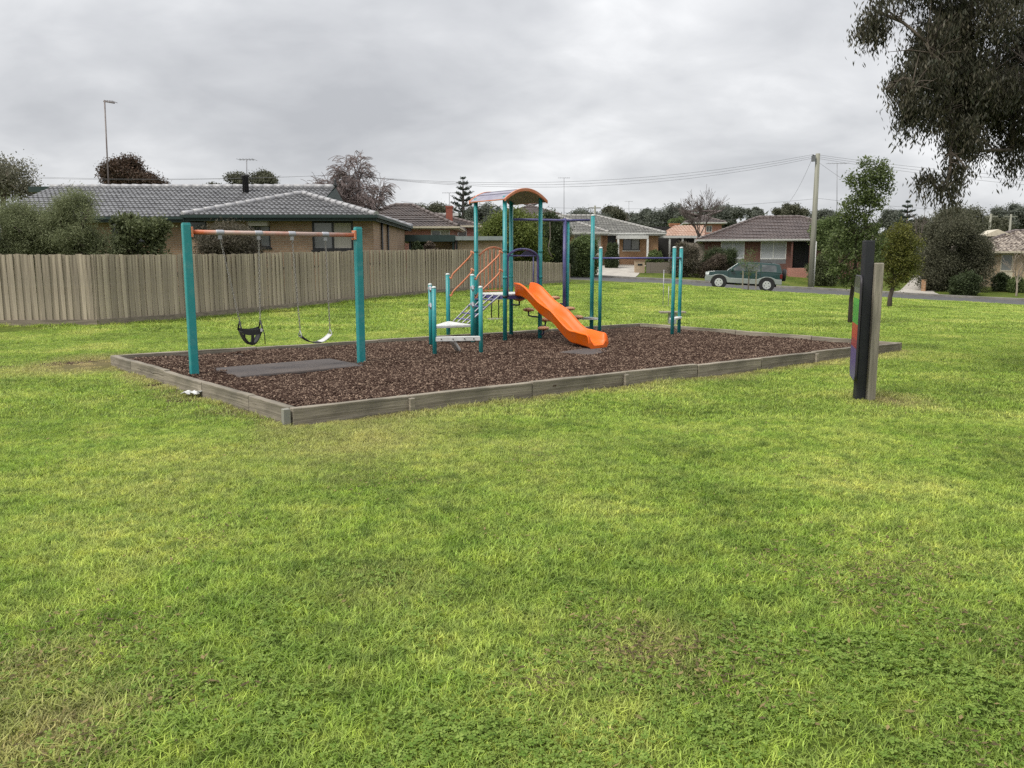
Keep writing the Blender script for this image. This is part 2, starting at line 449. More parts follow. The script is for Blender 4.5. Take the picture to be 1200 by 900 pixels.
# ------------------------------------------------------------------ mesh builder
class MB:
    def __init__(s):
        s.v, s.f, s.m, s.sm = [], [], [], []

    def face(s, idx, m=0, smooth=False):
        s.f.append(tuple(idx))
        s.m.append(m)
        s.sm.append(smooth)

    def poly(s, pts, m=0):
        b = len(s.v)
        s.v += [tuple(p) for p in pts]
        s.face(range(b, b + len(pts)), m)

    def box(s, lo, hi, m=0, M=None):
        x0, y0, z0 = lo
        x1, y1, z1 = hi
        b = len(s.v)
        P = [(x0, y0, z0), (x1, y0, z0), (x1, y1, z0), (x0, y1, z0), (x0, y0, z1), (x1, y0, z1), (x1, y1, z1), (x0, y1, z1)]
        if M is not None:
            P = [tuple(M @ Vector(p)) for p in P]
        s.v += P
        for q in ((0, 3, 2, 1), (4, 5, 6, 7), (0, 1, 5, 4), (1, 2, 6, 5), (2, 3, 7, 6), (3, 0, 4, 7)):
            s.face([b + i for i in q], m)

    def bar(s, a, b, w, h, m=0, up=(0, 0, 1)):
        a, b = Vector(a), Vector(b)
        d = (b - a).normalized()
        u = Vector(up)
        if abs(d.dot(u)) > .98:
            u = Vector((0, 1, 0))
        r = d.cross(u).normalized()
        u = r.cross(d).normalized()
        base = len(s.v)
        for p in (a, b):
            for sx, sy in ((-1, -1), (1, -1), (1, 1), (-1, 1)):
                s.v.append(tuple(p + r * (sx * w / 2) + u * (sy * h / 2)))
        for q in ((3, 2, 1, 0), (4, 5, 6, 7), (0, 1, 5, 4), (1, 2, 6, 5), (2, 3, 7, 6), (3, 0, 4, 7)):
            s.face([base + i for i in q], m)

    def tube(s, pts, r, n=8, m=0, caps=True, smooth=True):
        pts = [Vector(p) for p in pts]
        rs = r if isinstance(r, (list, tuple)) else [r] * len(pts)
        base = len(s.v)
        prev = None
        for i, p in enumerate(pts):
            t = (pts[min(i + 1, len(pts) - 1)] - pts[max(i - 1, 0)])
            t = t.normalized() if t.length > 1e-9 else Vector((0, 0, 1))
            if prev is None:
                u = Vector((0, 0, 1)) if abs(t.z) < .9 else Vector((1, 0, 0))
                a = t.cross(u).normalized()
            else:
                a = prev - t * prev.dot(t)
                a = a.normalized() if a.length > 1e-6 else t.orthogonal().normalized()
            prev = a
            b = t.cross(a)
            for k in range(n):
                w = 2 * math.pi * k / n
                s.v.append(tuple(p + (a * math.cos(w) + b * math.sin(w)) * rs[i]))
        for i in range(len(pts) - 1):
            for k in range(n):
                k2 = (k + 1) % n
                s.face((base + i * n + k, base + i * n + k2, base + (i + 1) * n + k2, base + (i + 1) * n + k), m, smooth)
        if caps:
            s.face([base + k for k in range(n)][::-1], m)
            e = base + (len(pts) - 1) * n
            s.face([e + k for k in range(n)], m)

    def lathe(s, prof, c, n=16, m=0, axis='z', smooth=True):
        base = len(s.v)
        c = Vector(c)
        for r, h in prof:
            for k in range(n):
                w = 2 * math.pi * k / n
                if axis == 'z':
                    p = Vector((r * math.cos(w), r * math.sin(w), h))
                else:
                    p = Vector((r * math.cos(w), h, r * math.sin(w)))
                s.v.append(tuple(c + p))
        for i in range(len(prof) - 1):
            for k in range(n):
                k2 = (k + 1) % n
                s.face((base + i * n + k, base + i * n + k2, base + (i + 1) * n + k2, base + (i + 1) * n + k), m, smooth)
        s.face([base + k for k in range(n)][::-1], m)
        e = base + (len(prof) - 1) * n
        s.face([e + k for k in range(n)], m)

    def prism(s, pts, d, m=0, mside=None):
        """closed polygon pts extruded by vector d"""
        b = len(s.v)
        n = len(pts)
        d = Vector(d)
        s.v += [tuple(p) for p in pts] + [tuple(Vector(p) + d) for p in pts]
        s.face(list(range(b, b + n))[::-1], m)
        s.face(range(b + n, b + 2 * n), m)
        for i in range(n):
            j = (i + 1) % n
            s.face((b + i, b + j, b + n + j, b + n + i), m if mside is None else mside)

    def mesh(s, name, mats):
        me = bpy.data.meshes.new(name)
        me.from_pydata(s.v, [], s.f)
        for m in (mats if isinstance(mats, (list, tuple)) else [mats]):
            me.materials.append(MATS[m] if isinstance(m, str) else m)
        me.polygons.foreach_set('material_index', s.m)
        me.polygons.foreach_set('use_smooth', s.sm)
        me.update()
        return me

    def build(s, name, mats, parent=None, bevel=0.0, fix=True):
        o = bpy.data.objects.new(name, s.mesh(name, mats))
        if fix:
            import bmesh
            bm = bmesh.new()
            bm.from_mesh(o.data)
            bmesh.ops.recalc_face_normals(bm, faces=bm.faces)
            bm.to_mesh(o.data)
            bm.free()
        C.objects.link(o)
        if parent is not None:
            o.parent = parent
        if bevel:
            md = o.modifiers.new('bevel', 'BEVEL')
            md.width = bevel
            md.segments = 2
            md.limit_method = 'ANGLE'
        return o


def tag(o, label=None, cat=None, group=None, kind=None):
    if label:
        o['label'] = label
    if cat:
        o['category'] = cat
    if group:
        o['group'] = group
    if kind:
        o['kind'] = kind
    return o


def thing(name, label, cat, loc=(0, 0, 0), rz=0, group=None):
    o = bpy.data.objects.new(name, None)
    o.empty_display_size = .2
    C.objects.link(o)
    o.location = loc
    o.rotation_euler = (0, 0, rz)
    return tag(o, label, cat, group)


def raw_mesh(name, verts, quads, mats, var=None, midx=None):
    """fast quad mesh from numpy arrays, 'var' = per-vertex tint value"""
    me = bpy.data.meshes.new(name)
    nq, k = quads.shape
    me.vertices.add(len(verts))
    me.vertices.foreach_set('co', verts.astype(np.float32).ravel())
    me.loops.add(nq * k)
    me.loops.foreach_set('vertex_index', quads.astype(np.int32).ravel())
    me.polygons.add(nq)
    me.polygons.foreach_set('loop_start', np.arange(0, nq * k, k, dtype=np.int32))
    me.polygons.foreach_set('loop_total', np.full(nq, k, dtype=np.int32))
    for m in mats:
        me.materials.append(MATS[m] if isinstance(m, str) else m)
    if midx is not None:
        me.polygons.foreach_set('material_index', midx.astype(np.int32))
    me.update(calc_edges=True)
    if var is not None:
        a = me.attributes.new('var', 'FLOAT', 'POINT')
        a.data.foreach_set('value', var.astype(np.float32))
    return me


# ------------------------------------------------------------------ playground outline
PN, PL, PR = gp(343, 499), gp(130, 430), gp(1057, 413)
PF = PL + PR - PN
PZ = 0.10                                   # top of the bark mulch
PG = [PN, PR, PF, PL]


def in_pg(x, y, grow=0.0):
    """signed test: inside the playground parallelogram grown by some metres"""
    e1, e2 = (PR - PN), (PL - PN)
    l1, l2 = e1.length, e2.length
    det = e1.x * e2.y - e1.y * e2.x
    dx, dy = x - PN.x, y - PN.y
    a = (dx * e2.y - dy * e2.x) / det
    b = (e1.x * dy - e1.y * dx) / det
    return (a > -grow / l1) & (a < 1 + grow / l1) & (b > -grow / l2) & (b < 1 + grow / l2)


def pg_dist(x, y):
    """distance outside the playground edge (0 inside)"""
    d = np.full(np.shape(x), 1e9)
    for i in range(4):
        a, b = PG[i], PG[(i + 1) % 4]
        ex, ey = b.x - a.x, b.y - a.y
        t = np.clip(((x - a.x) * ex + (y - a.y) * ey) / (ex * ex + ey * ey), 0, 1)
        d = np.minimum(d, np.hypot(x - a.x - t * ex, y - a.y - t * ey))
    return np.where(in_pg(x, y), 0, d)


# road: near edge through (15.1, 47.5), street direction
RDIR = Vector((0.963, -0.269, 0)).normalized()
RNOR = Vector((0.269, 0.963, 0)).normalized()
RP = Vector((15.1, 47.3, 0))
ROADW = 7.0


def road_t(x, y):
    return (x - RP.x) * RNOR.x + (y - RP.y) * RNOR.y


# ------------------------------------------------------------------ grass colouring shared by ground sheet and blades
def grass_mat(name, blade):
    m = bpy.data.materials.new(name)
    m.use_nodes = True
    nt = m.node_tree
    N, L = nt.nodes, nt.links
    p = N['Principled BSDF']
    p.inputs['Roughness'].default_value = 0.5 if blade else 0.9
    p.inputs['Specular IOR Level'].default_value = 0.35 if blade else 0.1
    g = N.new('ShaderNodeNewGeometry')

    def nz(scale, detail=4, rough=.55):
        n = N.new('ShaderNodeTexNoise')
        n.inputs['Scale'].default_value = scale
        n.inputs['Detail'].default_value = detail
        n.inputs['Roughness'].default_value = rough
        L.new(g.outputs['Position'], n.inputs['Vector'])
        return n.outputs[0]

    def ramp(fac, stops):
        r = N.new('ShaderNodeValToRGB')
        L.new(fac, r.inputs[0])
        cr = r.color_ramp
        while len(cr.elements) > len(stops):
            cr.elements.remove(cr.elements[-1])
        while len(cr.elements) < len(stops):
            cr.elements.new(.5)
        for e, (pp, c) in zip(cr.elements, stops):
            e.position = pp
            e.color = (*c, 1)
        return r.outputs[0]

    def mix(fac, a, b):
        x = N.new('ShaderNodeMix')
        x.data_type = 'RGBA'
        for i, v in ((0, fac), (6, a), (7, b)):
            if isinstance(v, tuple):
                x.inputs[i].default_value = (*v, 1)
            elif isinstance(v, float):
                x.inputs[i].default_value = v
            else:
                L.new(v, x.inputs[i])
        return x.outputs[2]
    K = 1.0 if blade else 0.27  # ground copy darkened: shade between the blades put into its colour
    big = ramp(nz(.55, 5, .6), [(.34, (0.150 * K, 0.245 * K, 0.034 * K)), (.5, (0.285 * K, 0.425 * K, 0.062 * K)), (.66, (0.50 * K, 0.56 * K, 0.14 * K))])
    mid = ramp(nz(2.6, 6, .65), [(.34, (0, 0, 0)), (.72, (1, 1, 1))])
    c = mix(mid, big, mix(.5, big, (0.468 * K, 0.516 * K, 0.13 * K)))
    # clumps of darker and paler turf
    cl = ramp(nz(7.5, 5, .7), [(.34, (.50, .58, .5)), (.5, (1, 1, 1)), (.66, (1.28, 1.18, 1.08))])
    mm = N.new('ShaderNodeMix')
    mm.data_type = 'RGBA'
    mm.blend_type = 'MULTIPLY'
    mm.inputs[0].default_value = 1
    L.new(c, mm.inputs[6])
    L.new(cl, mm.inputs[7])
    c = mm.outputs[2]
    # straw patches
    st = ramp(nz(1.15, 6, .68), [(.63, (0, 0, 0)), (.77, (.6, .6, .6))])
    c = mix(st, c, (0.620 * K, 0.564 * K, 0.190 * K))
    a = N.new('ShaderNodeAttribute')
    a.attribute_name = 'dry'
    if blade:
        a.attribute_type = 'INSTANCER'
    c = mix(a.outputs['Fac'], c, (0.52 * K, 0.42 * K, 0.20 * K))
    if blade:
        b = N.new('ShaderNodeAttribute')
        b.attribute_name = 'var'
        hs = N.new('ShaderNodeHueSaturation')
        mr = N.new('ShaderNodeMapRange')
        mr.inputs[3].default_value = .55
        mr.inputs[4].default_value = 1.55
        L.new(b.outputs['Fac'], mr.inputs[0])
        L.new(mr.outputs[0], hs.inputs['Value'])
        L.new(c, hs.inputs['Color'])
        c = hs.outputs[0]
    L.new(c, p.inputs['Base Color'])
    if blade:
        tr = N.new('ShaderNodeBsdfTranslucent')
        L.new(c, tr.inputs[0])
        ms = N.new('ShaderNodeMixShader')
        ms.inputs[0].default_value = .42
        L.new(p.outputs[0], ms.inputs[1])
        L.new(tr.outputs[0], ms.inputs[2])
        L.new(ms.outputs[0], N['Material Output'].inputs[0])
    else:
        bn = N.new('ShaderNodeBump')
        bn.inputs['Strength'].default_value = .8
        bn.inputs['Distance'].default_value = .03
        L.new(nz(24, 6, .7), bn.inputs['Height'])
        L.new(bn.outputs[0], p.inputs['Normal'])
    MATS[name] = m
    return m


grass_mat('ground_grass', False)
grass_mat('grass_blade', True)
leaf('clover_leaf', (0.13, 0.225, 0.03), (0.28, 0.38, 0.08), .35, .5)
leaf('weed_brown', (0.06, 0.047, 0.022), (0.26, 0.20, 0.09), .1, .9)


# ------------------------------------------------------------------ ground
def dryness(x, y):
    d = pg_dist(x, y)
    n = 0.5 + 0.5 * np.sin(x * 2.3 + 1.3 * np.sin(y * 1.7)) * np.sin(y * 2.9 + np.sin(x * 1.1))
    dry = np.clip(1 - d / (0.22 + .5 * n), 0, 1) * .75
    # worn earth at the left corner, pale patch before the near corner, at the sign and in the lower left
    for (u, v, r, k) in ((112, 428, 1.1, .95), (420, 512, 1.2, .45), (1045, 469, .45, .8), (30, 790, .22, .6), (50, 868, .3, .65), (235, 560, .8, .2),
                         (450, 690, .35, .2), (760, 770, .3, .4), (600, 540, 1.0, .15)):
        c = gp(u, v)
        dd = np.hypot((x - c.x), (y - c.y) * .75) / r
        dry = np.maximum(dry, k * np.clip(1.25 - dd, 0, 1))
    return np.clip(dry, 0, 1)


def build_ground():
    xs = np.unique(np.round(np.concatenate([np.linspace(-900, -60, 12), np.arange(-60, -22, 1.5), np.arange(-22, 40, .4), np.arange(40, 80, 1.5), np.linspace(80, 900, 12)]), 3))
    ys = np.unique(np.round(np.concatenate([np.linspace(-300, -8, 6), np.arange(-8, 62, .4), np.arange(62, 110, 1.6), np.linspace(110, 1500, 14)]), 3))
    X, Y = np.meshgrid(xs, ys)
    x, y = X.ravel(), Y.ravel()
    z = hz(x, y)
    n = 0.012 * np.sin(x * 1.7 + np.sin(y * 1.3) * 1.5) * np.sin(y * 2.1 + np.sin(x * .8)) + .02 * np.sin(x * .45 + 1) * np.sin(y * .37)
    z = z + np.where(np.hypot(x, y) < 60, n, 0)
    t = road_t(x, y)
    z = np.where((t > -.1) & (t < ROADW + .1), z - .14, z)
    z = np.where(in_pg(x, y, -.12), -.06, z)
    nx, ny = len(xs), len(ys)
    i = np.arange(nx * ny).reshape(ny, nx)
    q = np.stack([i[:-1, :-1], i[:-1, 1:], i[1:, 1:], i[1:, :-1]], -1).reshape(-1, 4)
    me = raw_mesh('lawn', np.stack([x, y, z], -1), q, ['ground_grass'])
    me.polygons.foreach_set('use_smooth', np.ones(len(q), bool))
    a = me.attributes.new('dry', 'FLOAT', 'POINT')
    a.data.foreach_set('value', dryness(x, y).astype(np.float32))
    o = bpy.data.objects.new('lawn', me)
    C.objects.link(o)
    tag(o, kind='structure')


build_ground()


def strip(name, a, b, t0, t1, mat_, dz, step=1.0, thick=0.0):
    """ribbon along the street from distance a to b, between offsets t0..t1, draped on the terrain"""
    n = int((b - a) / step) + 1
    mb = MB()
    rows = []
    for i in range(n):
        s = a + (b - a) * i / (n - 1)
        row = []
        for k in range(5):
            t = t0 + (t1 - t0) * k / 4
            p = RP + RDIR * s + RNOR * t
            row.append((p.x, p.y))
        rows.append(row)
    flat = [p for r in rows for p in r]
    zz = hz([p[0] for p in flat], [p[1] for p in flat])
    for (p, z) in zip(flat, zz):
        mb.v.append((p[0], p[1], z + dz))
    for i in range(n - 1):
        for k in range(4):
            mb.face((i * 5 + k, (i + 1) * 5 + k, (i + 1) * 5 + k + 1, i * 5 + k + 1), 0, True)
    if thick:
        base = len(mb.v)
        for (p, z) in zip(flat, zz):
            mb.v.append((p[0], p[1], z + dz - thick))
        for i in range(n - 1):
            for k in (0, 4):
                mb.face((i * 5 + k, (i + 1) * 5 + k, base + (i + 1) * 5 + k, base + i * 5 + k))
    return mb.build(name, mat_)


tag(strip('road', -70, 70, 0.0, ROADW, 'asphalt', -.05), kind='structure')
tag(strip('kerb', -70, 70, ROADW, ROADW + .32, 'kerb', .07, thick=.25), kind='structure')
tag(strip('road_edge', -70, 70, -.22, 0.0, 'kerb', .005, thick=.12), kind='structure')


def drive(name, pts, mat_='concrete', dz=.03):
    """driveway draped on the ground: list of (left point, right point)"""
    mb = MB()
    rows = []
    n = 10
    for i in range(len(pts) - 1):
        for k in range(n + (i == len(pts) - 2)):
            f = k / n
            l = Vector(pts[i][0]).lerp(Vector(pts[i + 1][0]), f)
            r = Vector(pts[i][1]).lerp(Vector(pts[i + 1][1]), f)
            rows.append([l.lerp(r, q / 4) for q in range(5)])
    flat = [p for r in rows for p in r]
    zz = hz([p.x for p in flat], [p.y for p in flat])
    mb.v = [(p.x, p.y, z + dz) for p, z in zip(flat, zz)]
    for i in range(len(rows) - 1):
        for k in range(4):
            mb.face((i * 5 + k, i * 5 + k + 1, (i + 1) * 5 + k + 1, (i + 1) * 5 + k), 0, True)
    return tag(mb.build(name, mat_), kind='structure')


def on_road(u, t):
    """point on the street line with offset t seen along picture column u"""
    k = (u - 600) / F_PX
    # (k*y-RP.x)*n.x + (y-RP.y)*n.y = t
    y = (t + RP.x * RNOR.x + RP.y * RNOR.y) / (k * RNOR.x + RNOR.y)
    return (k * y, y, 0)


drive('driveway', [(on_road(683, ROADW), on_road(742, ROADW)), (on_road(684, 10), on_road(747, 10)), (on_road(702, 15), on_road(752, 15)), (on_road(712, 19), on_road(760, 19))])
drive('driveway', [(on_road(1040, ROADW), on_road(1102, ROADW)), (on_road(1052, 9), on_road(1093, 9)), (on_road(1060, 14), on_road(1082, 14)), (on_road(1066, 21), on_road(1084, 21))])


# ------------------------------------------------------------------ scatter (geometry nodes)
def scatter(name, pts, protos, mi, rz, sc, mats_attr=None, tilt=None):
    me = bpy.data.meshes.new(name)
    me.vertices.add(len(pts))
    me.vertices.foreach_set('co', pts.astype(np.float32).ravel())
    for nm, arr, ty in (('pi', mi, 'INT'), ('rz', rz, 'FLOAT'), ('sc', sc, 'FLOAT')):
        a = me.attributes.new(nm, ty, 'POINT')
        a.data.foreach_set('value', np.asarray(arr, np.int32 if ty == 'INT' else np.float32))
    if mats_attr is not None:
        a = me.attributes.new('dry', 'FLOAT', 'POINT')
        a.data.foreach_set('value', mats_attr.astype(np.float32))
    o = bpy.data.objects.new(name, me)
    C.objects.link(o)
    col = bpy.data.collections.new(name + '_source')
    for p in protos:
        col.objects.link(p)
    ng = bpy.data.node_groups.new(name + '_nodes', 'GeometryNodeTree')
    ng.interface.new_socket('Geometry', in_out='INPUT', socket_type='NodeSocketGeometry')
    ng.interface.new_socket('Geometry', in_out='OUTPUT', socket_type='NodeSocketGeometry')
    N, L = ng.nodes, ng.links
    gi, go = N.new('NodeGroupInput'), N.new('NodeGroupOutput')
    ci = N.new('GeometryNodeCollectionInfo')
    ci.inputs['Collection'].default_value = col
    ci.inputs['Separate Children'].default_value = True
    ci.inputs['Reset Children'].default_value = True
    ip = N.new('GeometryNodeInstanceOnPoints')
    ip.inputs['Pick Instance'].default_value = True
    L.new(gi.outputs[0], ip.inputs['Points'])
    L.new(ci.outputs[0], ip.inputs['Instance'])

    def attr(nm, ty):
        n = N.new('GeometryNodeInputNamedAttribute')
        n.data_type = ty
        n.inputs['Name'].default_value = nm
        return n.outputs['Attribute']
    L.new(attr('pi', 'INT'), ip.inputs['Instance Index'])
    cx = N.new('ShaderNodeCombineXYZ')
    L.new(attr('rz', 'FLOAT'), cx.inputs[2])
    L.new(cx.outputs[0], ip.inputs['Rotation'])
    L.new(attr('sc', 'FLOAT'), ip.inputs['Scale'])
    L.new(ip.outputs[0], go.inputs[0])
    md = o.modifiers.new('scatter', 'NODES')
    md.node_group = ng
    return tag(o, kind='stuff')


def blade_patch(name, seed, n, size, h0, h1, w, lean=.5, mat_='grass_blade'):
    """a small patch of bent grass blades, 2 quads each"""
    r = np.random.default_rng(seed)
    x, y = r.uniform(-size / 2, size / 2, n), r.uniform(-size / 2, size / 2, n)
    a = r.uniform(0, 2 * np.pi, n)
    h = r.uniform(h0, h1, n)
    ln = h * r.uniform(.1, lean * 2, n)
    ww = w * r.uniform(.6, 1.3, n)
    dx, dy = np.cos(a), np.sin(a)
    px, py = -dy * ww / 2, dx * ww / 2
    V = np.zeros((n, 6, 3))
    for k, (t, wf) in enumerate(((0, 1), (.55, .85), (1, .12))):
        bx, by, bz = x + dx * ln * t * t, y + dy * ln * t * t, h * t * (1 - .18 * t) - .004
        V[:, 2 * k] = np.stack([bx - px * wf, by - py * wf, bz], -1)
        V[:, 2 * k + 1] = np.stack([bx + px * wf, by + py * wf, bz], -1)
    b = (np.arange(n) * 6)[:, None]
    q = np.concatenate([b + np.array([0, 1, 3, 2]), b + np.array([2, 3, 5, 4])], 0)
    var = np.repeat(r.uniform(0, 1, n), 6)
    me = raw_mesh(name, V.reshape(-1, 3), q, [mat_], var)
    me.polygons.foreach_set('use_smooth', np.ones(len(q), bool))
    return bpy.data.objects.new(name, me)


def clover_patch(name, seed, n, size):
    r = np.random.default_rng(seed)
    V, Q, var = [], [], []
    for i in range(n):
        rr = size / 2 * math.sqrt(r.uniform(0, 1))
        th = r.uniform(0, 6.28)
        c = np.array([rr * math.cos(th), rr * math.sin(th), r.uniform(.008, .022)])
        a0 = r.uniform(0, 6.28)
        ls = r.uniform(.007, .0135)
        vv = r.uniform(0, 1)
        tx, ty = r.uniform(-.35, .35, 2)
        for k in range(3):
            a = a0 + k * 2.094
            d = np.array([math.cos(a), math.sin(a), 0])
            s = np.array([-math.sin(a), math.cos(a), 0])
            pts = [c, c + d * ls * .7 + s * ls * .55 + [0, 0, .002], c + d * ls * 1.15 + [0, 0, -.001], c + d * ls * .7 - s * ls * .55 + [0, 0, .002]]
            b = len(V)
            for p in pts:
                p = p.copy()
                p[2] += (p[0] - c[0]) * tx + (p[1] - c[1]) * ty
                V.append(p)
                var.append(vv)
            Q.append([b, b + 1, b + 2, b + 3])
    me = raw_mesh(name, np.array(V), np.array(Q), ['clover_leaf'], np.array(var))
    return bpy.data.objects.new(name, me)


def wedge_points(y0, y1, step, rng, margin=1.5):
    """jittered points on the lawn seen between two distances (with margin either side)"""
    P = []
    y = y0
    while y < y1:
        hw = y * .66 + margin
        n = int(2 * hw / step)
        xs = -hw + (np.arange(n) + rng.uniform(0, 1, n)) * step
        P.append(np.stack([xs, y + rng.uniform(0, step, n)], -1))
        y += step
    P = np.concatenate(P)
    return P[:, 0], P[:, 1]


def keep_lawn(x, y, house=True):
    k = ~in_pg(x, y, .06)
    t = road_t(x, y)
    k &= t < -.3
    # behind the timber fence nothing is seen of the ground
    f = (x - FW0.x) * FN.x + (y - FW0.y) * FN.y
    k &= f < .05
    k &= ~((y > FW0.y + .0) & (x < FW0.x))
    return k


FW0 = gp(115, 382.5)
FW1 = at(590, 338, 35.7)
FW2 = at(668, 330, 43.0)
FD = (FW1 - FW0).normalized()
FN = Vector((-FD.y, FD.x, 0)).normalized()       # to the house side


def ground_z(x, y):
    n = 0.012 * np.sin(x * 1.7 + np.sin(y * 1.3) * 1.5) * np.sin(y * 2.1 + np.sin(x * .8)) + .02 * np.sin(x * .45 + 1) * np.sin(y * .37)
    return hz(x, y) + n


def build_grass():
    rng = np.random.default_rng(3)
    protos = []
    for i in range(6):
        protos.append(blade_patch('turf_a%d' % i, 10 + i, 170, .17, .012, .036, .0038, .85))
    for i in range(3):
        protos.append(blade_patch('turf_b%d' % i, 30 + i, 60, .15, .02, .06, .0042, .9))
    for i in range(4):
        protos.append(blade_patch('turf_c%d' % i, 50 + i, 190, .34, .014, .04, .0062, .8))
    for i in range(4):
        protos.append(blade_patch('turf_d%d' % i, 70 + i, 330, .8, .025, .06, .014, .8))
    X, Y, I, SC = [], [], [], []
    for (y0, y1, st, lo, hi, s0, s1) in ((1.6, 8.2, .095, 0, 6, .8, 1.25), (8.2, 19, .20, 9, 13, .85, 1.3), (19, 52, .52, 13, 17, .85, 1.35)):
        x, y = wedge_points(y0, y1, st, rng)
        k = keep_lawn(x, y)
        x, y = x[k], y[k]
        X.append(x)
        Y.append(y)
        I.append(rng.integers(lo, hi, len(x)))
        SC.append(rng.uniform(s0, s1, len(x)))
    # scattered longer tufts
    x, y = wedge_points(1.8, 9.5, .42, rng)
    cl = np.sin(x * 1.9 + 2) * np.sin(y * 2.3 + x) + rng.uniform(-.6, .6, len(x))
    k = keep_lawn(x, y) & (cl > .35)
    X.append(x[k]); Y.append(y[k]); I.append(rng.integers(6, 9, k.sum())); SC.append(rng.uniform(.5, .85, k.sum()))
    # longer tufts along the fence foot and round the timber edging
    for (a, b, n, o0, o1, lo_, hi_) in ((Vector((-15, 19.8, 0)), FW0, 60, -.25, -.04, 1.2, 2.4), (FW0, FW1, 260, -.25, -.04, 1.2, 2.6), (FW1, FW2, 60, -.3, -.04, 1.2, 2.6),
                                   (PN, PR, 120, -.14, -.02, .7, 1.5), (PL, PN, 70, -.16, -.03, .6, 1.3)):
        t = rng.uniform(0, 1, n)
        ex, ey = b.x - a.x, b.y - a.y
        l = math.hypot(ex, ey)
        o = rng.uniform(o0, o1, n)
        X.append(a.x + ex * t - ey / l * o); Y.append(a.y + ey * t + ex / l * o); I.append(rng.integers(6, 9, n)); SC.append(rng.uniform(lo_, hi_, n))
    c = gp(1011, 470)
    for (c, rr, n) in ((gp(1011, 468), .16, 12), (gp(996, 378), .2, 8)):
        aa = rng.uniform(0, 6.28, n)
        X.append(c.x + np.cos(aa) * rr); Y.append(c.y + np.sin(aa) * rr); I.append(rng.integers(6, 9, n)); SC.append(rng.uniform(.8, 1.6, n))
    x, y, i, s = (np.concatenate(a) for a in (X, Y, I, SC))
    d = dryness(x, y)
    s = s * np.where(d > .55, .55, 1) * (1 + .3 * np.maximum(0, np.sin(x * 2.3 + 1.6 * np.sin(y * 2)) * np.sin(y * 3.1 + 1 + x)))
    keep = ~((d > .8) & (rng.uniform(0, 1, len(x)) < .65))
    x, y, i, s, d = x[keep], y[keep], i[keep], s[keep], d[keep]
    z = ground_z(x, y)
    o = scatter('lawn_grass', np.stack([x, y, z], -1), protos, i, rng.uniform(0, 6.28, len(x)), s, np.clip(d + rng.normal(0, .05, len(x)), 0, 1))
    print('grass instances', len(x))
    # clover and flat weeds
    pr = [clover_patch('clover_a%d' % k, 90 + k, 46, .24) for k in range(5)]
    CX, CY = [], []
    for (u, v, r, n) in ((1130, 860, .75, 240), (1010, 800, .5, 80), (900, 850, .5, 80), (1150, 760, .55, 70), (250, 800, .42, 60), (270, 740, .4, 45), (560, 870, .5, 50), (620, 840, .5, 40), (350, 860, .35, 40),
                         (480, 880, .4, 50), (700, 870, .5, 60), (840, 760, .5, 40), (60, 850, .3, 25), (160, 740, .45, 35), (420, 720, .5, 35), (1080, 690, .6, 50), (760, 800, .5, 50), (930, 690, .7, 35),
                         (160, 600, .8, 40), (700, 610, .9, 40), (1000, 600, 1.0, 45), (400, 600, .8, 35), (600, 700, .6, 30)):
        c = gp(u, v)
        n = max(3, int(n * (.2 if v > 780 else .16)))
        CX.append(c.x + rng.normal(0, r * .6, n))
        CY.append(c.y + rng.normal(0, r * .6, n))
    x, y = np.concatenate(CX), np.concatenate(CY)
    scatter('clover', np.stack([x, y, ground_z(x, y) + .004], -1), pr, rng.integers(0, 5, len(x)), rng.uniform(0, 6.28, len(x)), rng.uniform(.6, 1.2, len(x)))
    # dead leaves and bits lying in the grass
    pb = []
    for k in range(4):
        r = np.random.default_rng(200 + k)
        n = 14
        c = np.stack([r.normal(0, .1, n), r.normal(0, .1, n), r.uniform(.012, .03, n)], -1)
        V, Q, va = [], [], []
        for j in range(n):
            a = r.uniform(0, 6.28)
            d_ = np.array([math.cos(a), math.sin(a), r.uniform(-.3, .3)])
            s_ = np.array([-math.sin(a), math.cos(a), r.uniform(-.3, .3)])
            l, w = r.uniform(.008, .02), r.uniform(.003, .007)
            b = len(V)
            V += [c[j] - d_ * l, c[j] + s_ * w, c[j] + d_ * l, c[j] - s_ * w]
            va += [r.uniform(0, 1)] * 4
            Q.append([b, b + 1, b + 2, b + 3])
        pb.append(bpy.data.objects.new('leaf_litter_a%d' % k, raw_mesh('leaf_litter_a%d' % k, np.array(V), np.array(Q), ['weed_brown'], np.array(va))))
    x, y = wedge_points(1.9, 9.5, .3, rng)
    k = keep_lawn(x, y) & ((np.sin(x * 2.7 + 1) * np.sin(y * 3.1 + x * .7) + rng.uniform(-.5, .5, len(x))) > .62)
    LX, LY = [x[k]], [y[k]]
    for (u, v, r_, n_) in ((1065, 680, .16, 16), (1115, 745, .14, 14), (718, 736, .10, 9), (740, 772, .12, 12), (790, 782, .10, 9), (880, 778, .10, 9), (945, 668, .18, 14), (1000, 705, .16, 12), (865, 800, .07, 6), (640, 805, .08, 7),
                           (860, 812, .08, 6), (40, 775, .16, 12), (150, 735, .14, 10), (205, 805, .10, 8), (240, 640, .2, 8), (90, 880, .1, 8), (1150, 870, .12, 10), (1010, 640, .2, 10)):
        c = gp(u, v)
        LX.append(c.x + rng.normal(0, r_, n_))
        LY.append(c.y + rng.normal(0, r_ * .8, n_))
    x, y = np.concatenate(LX), np.concatenate(LY)
    scatter('leaf_litter', np.stack([x, y, ground_z(x, y)], -1), pb, rng.integers(0, 4, len(x)), rng.uniform(0, 6.28, len(x)), rng.uniform(.6, 1.3, len(x)))


build_grass()


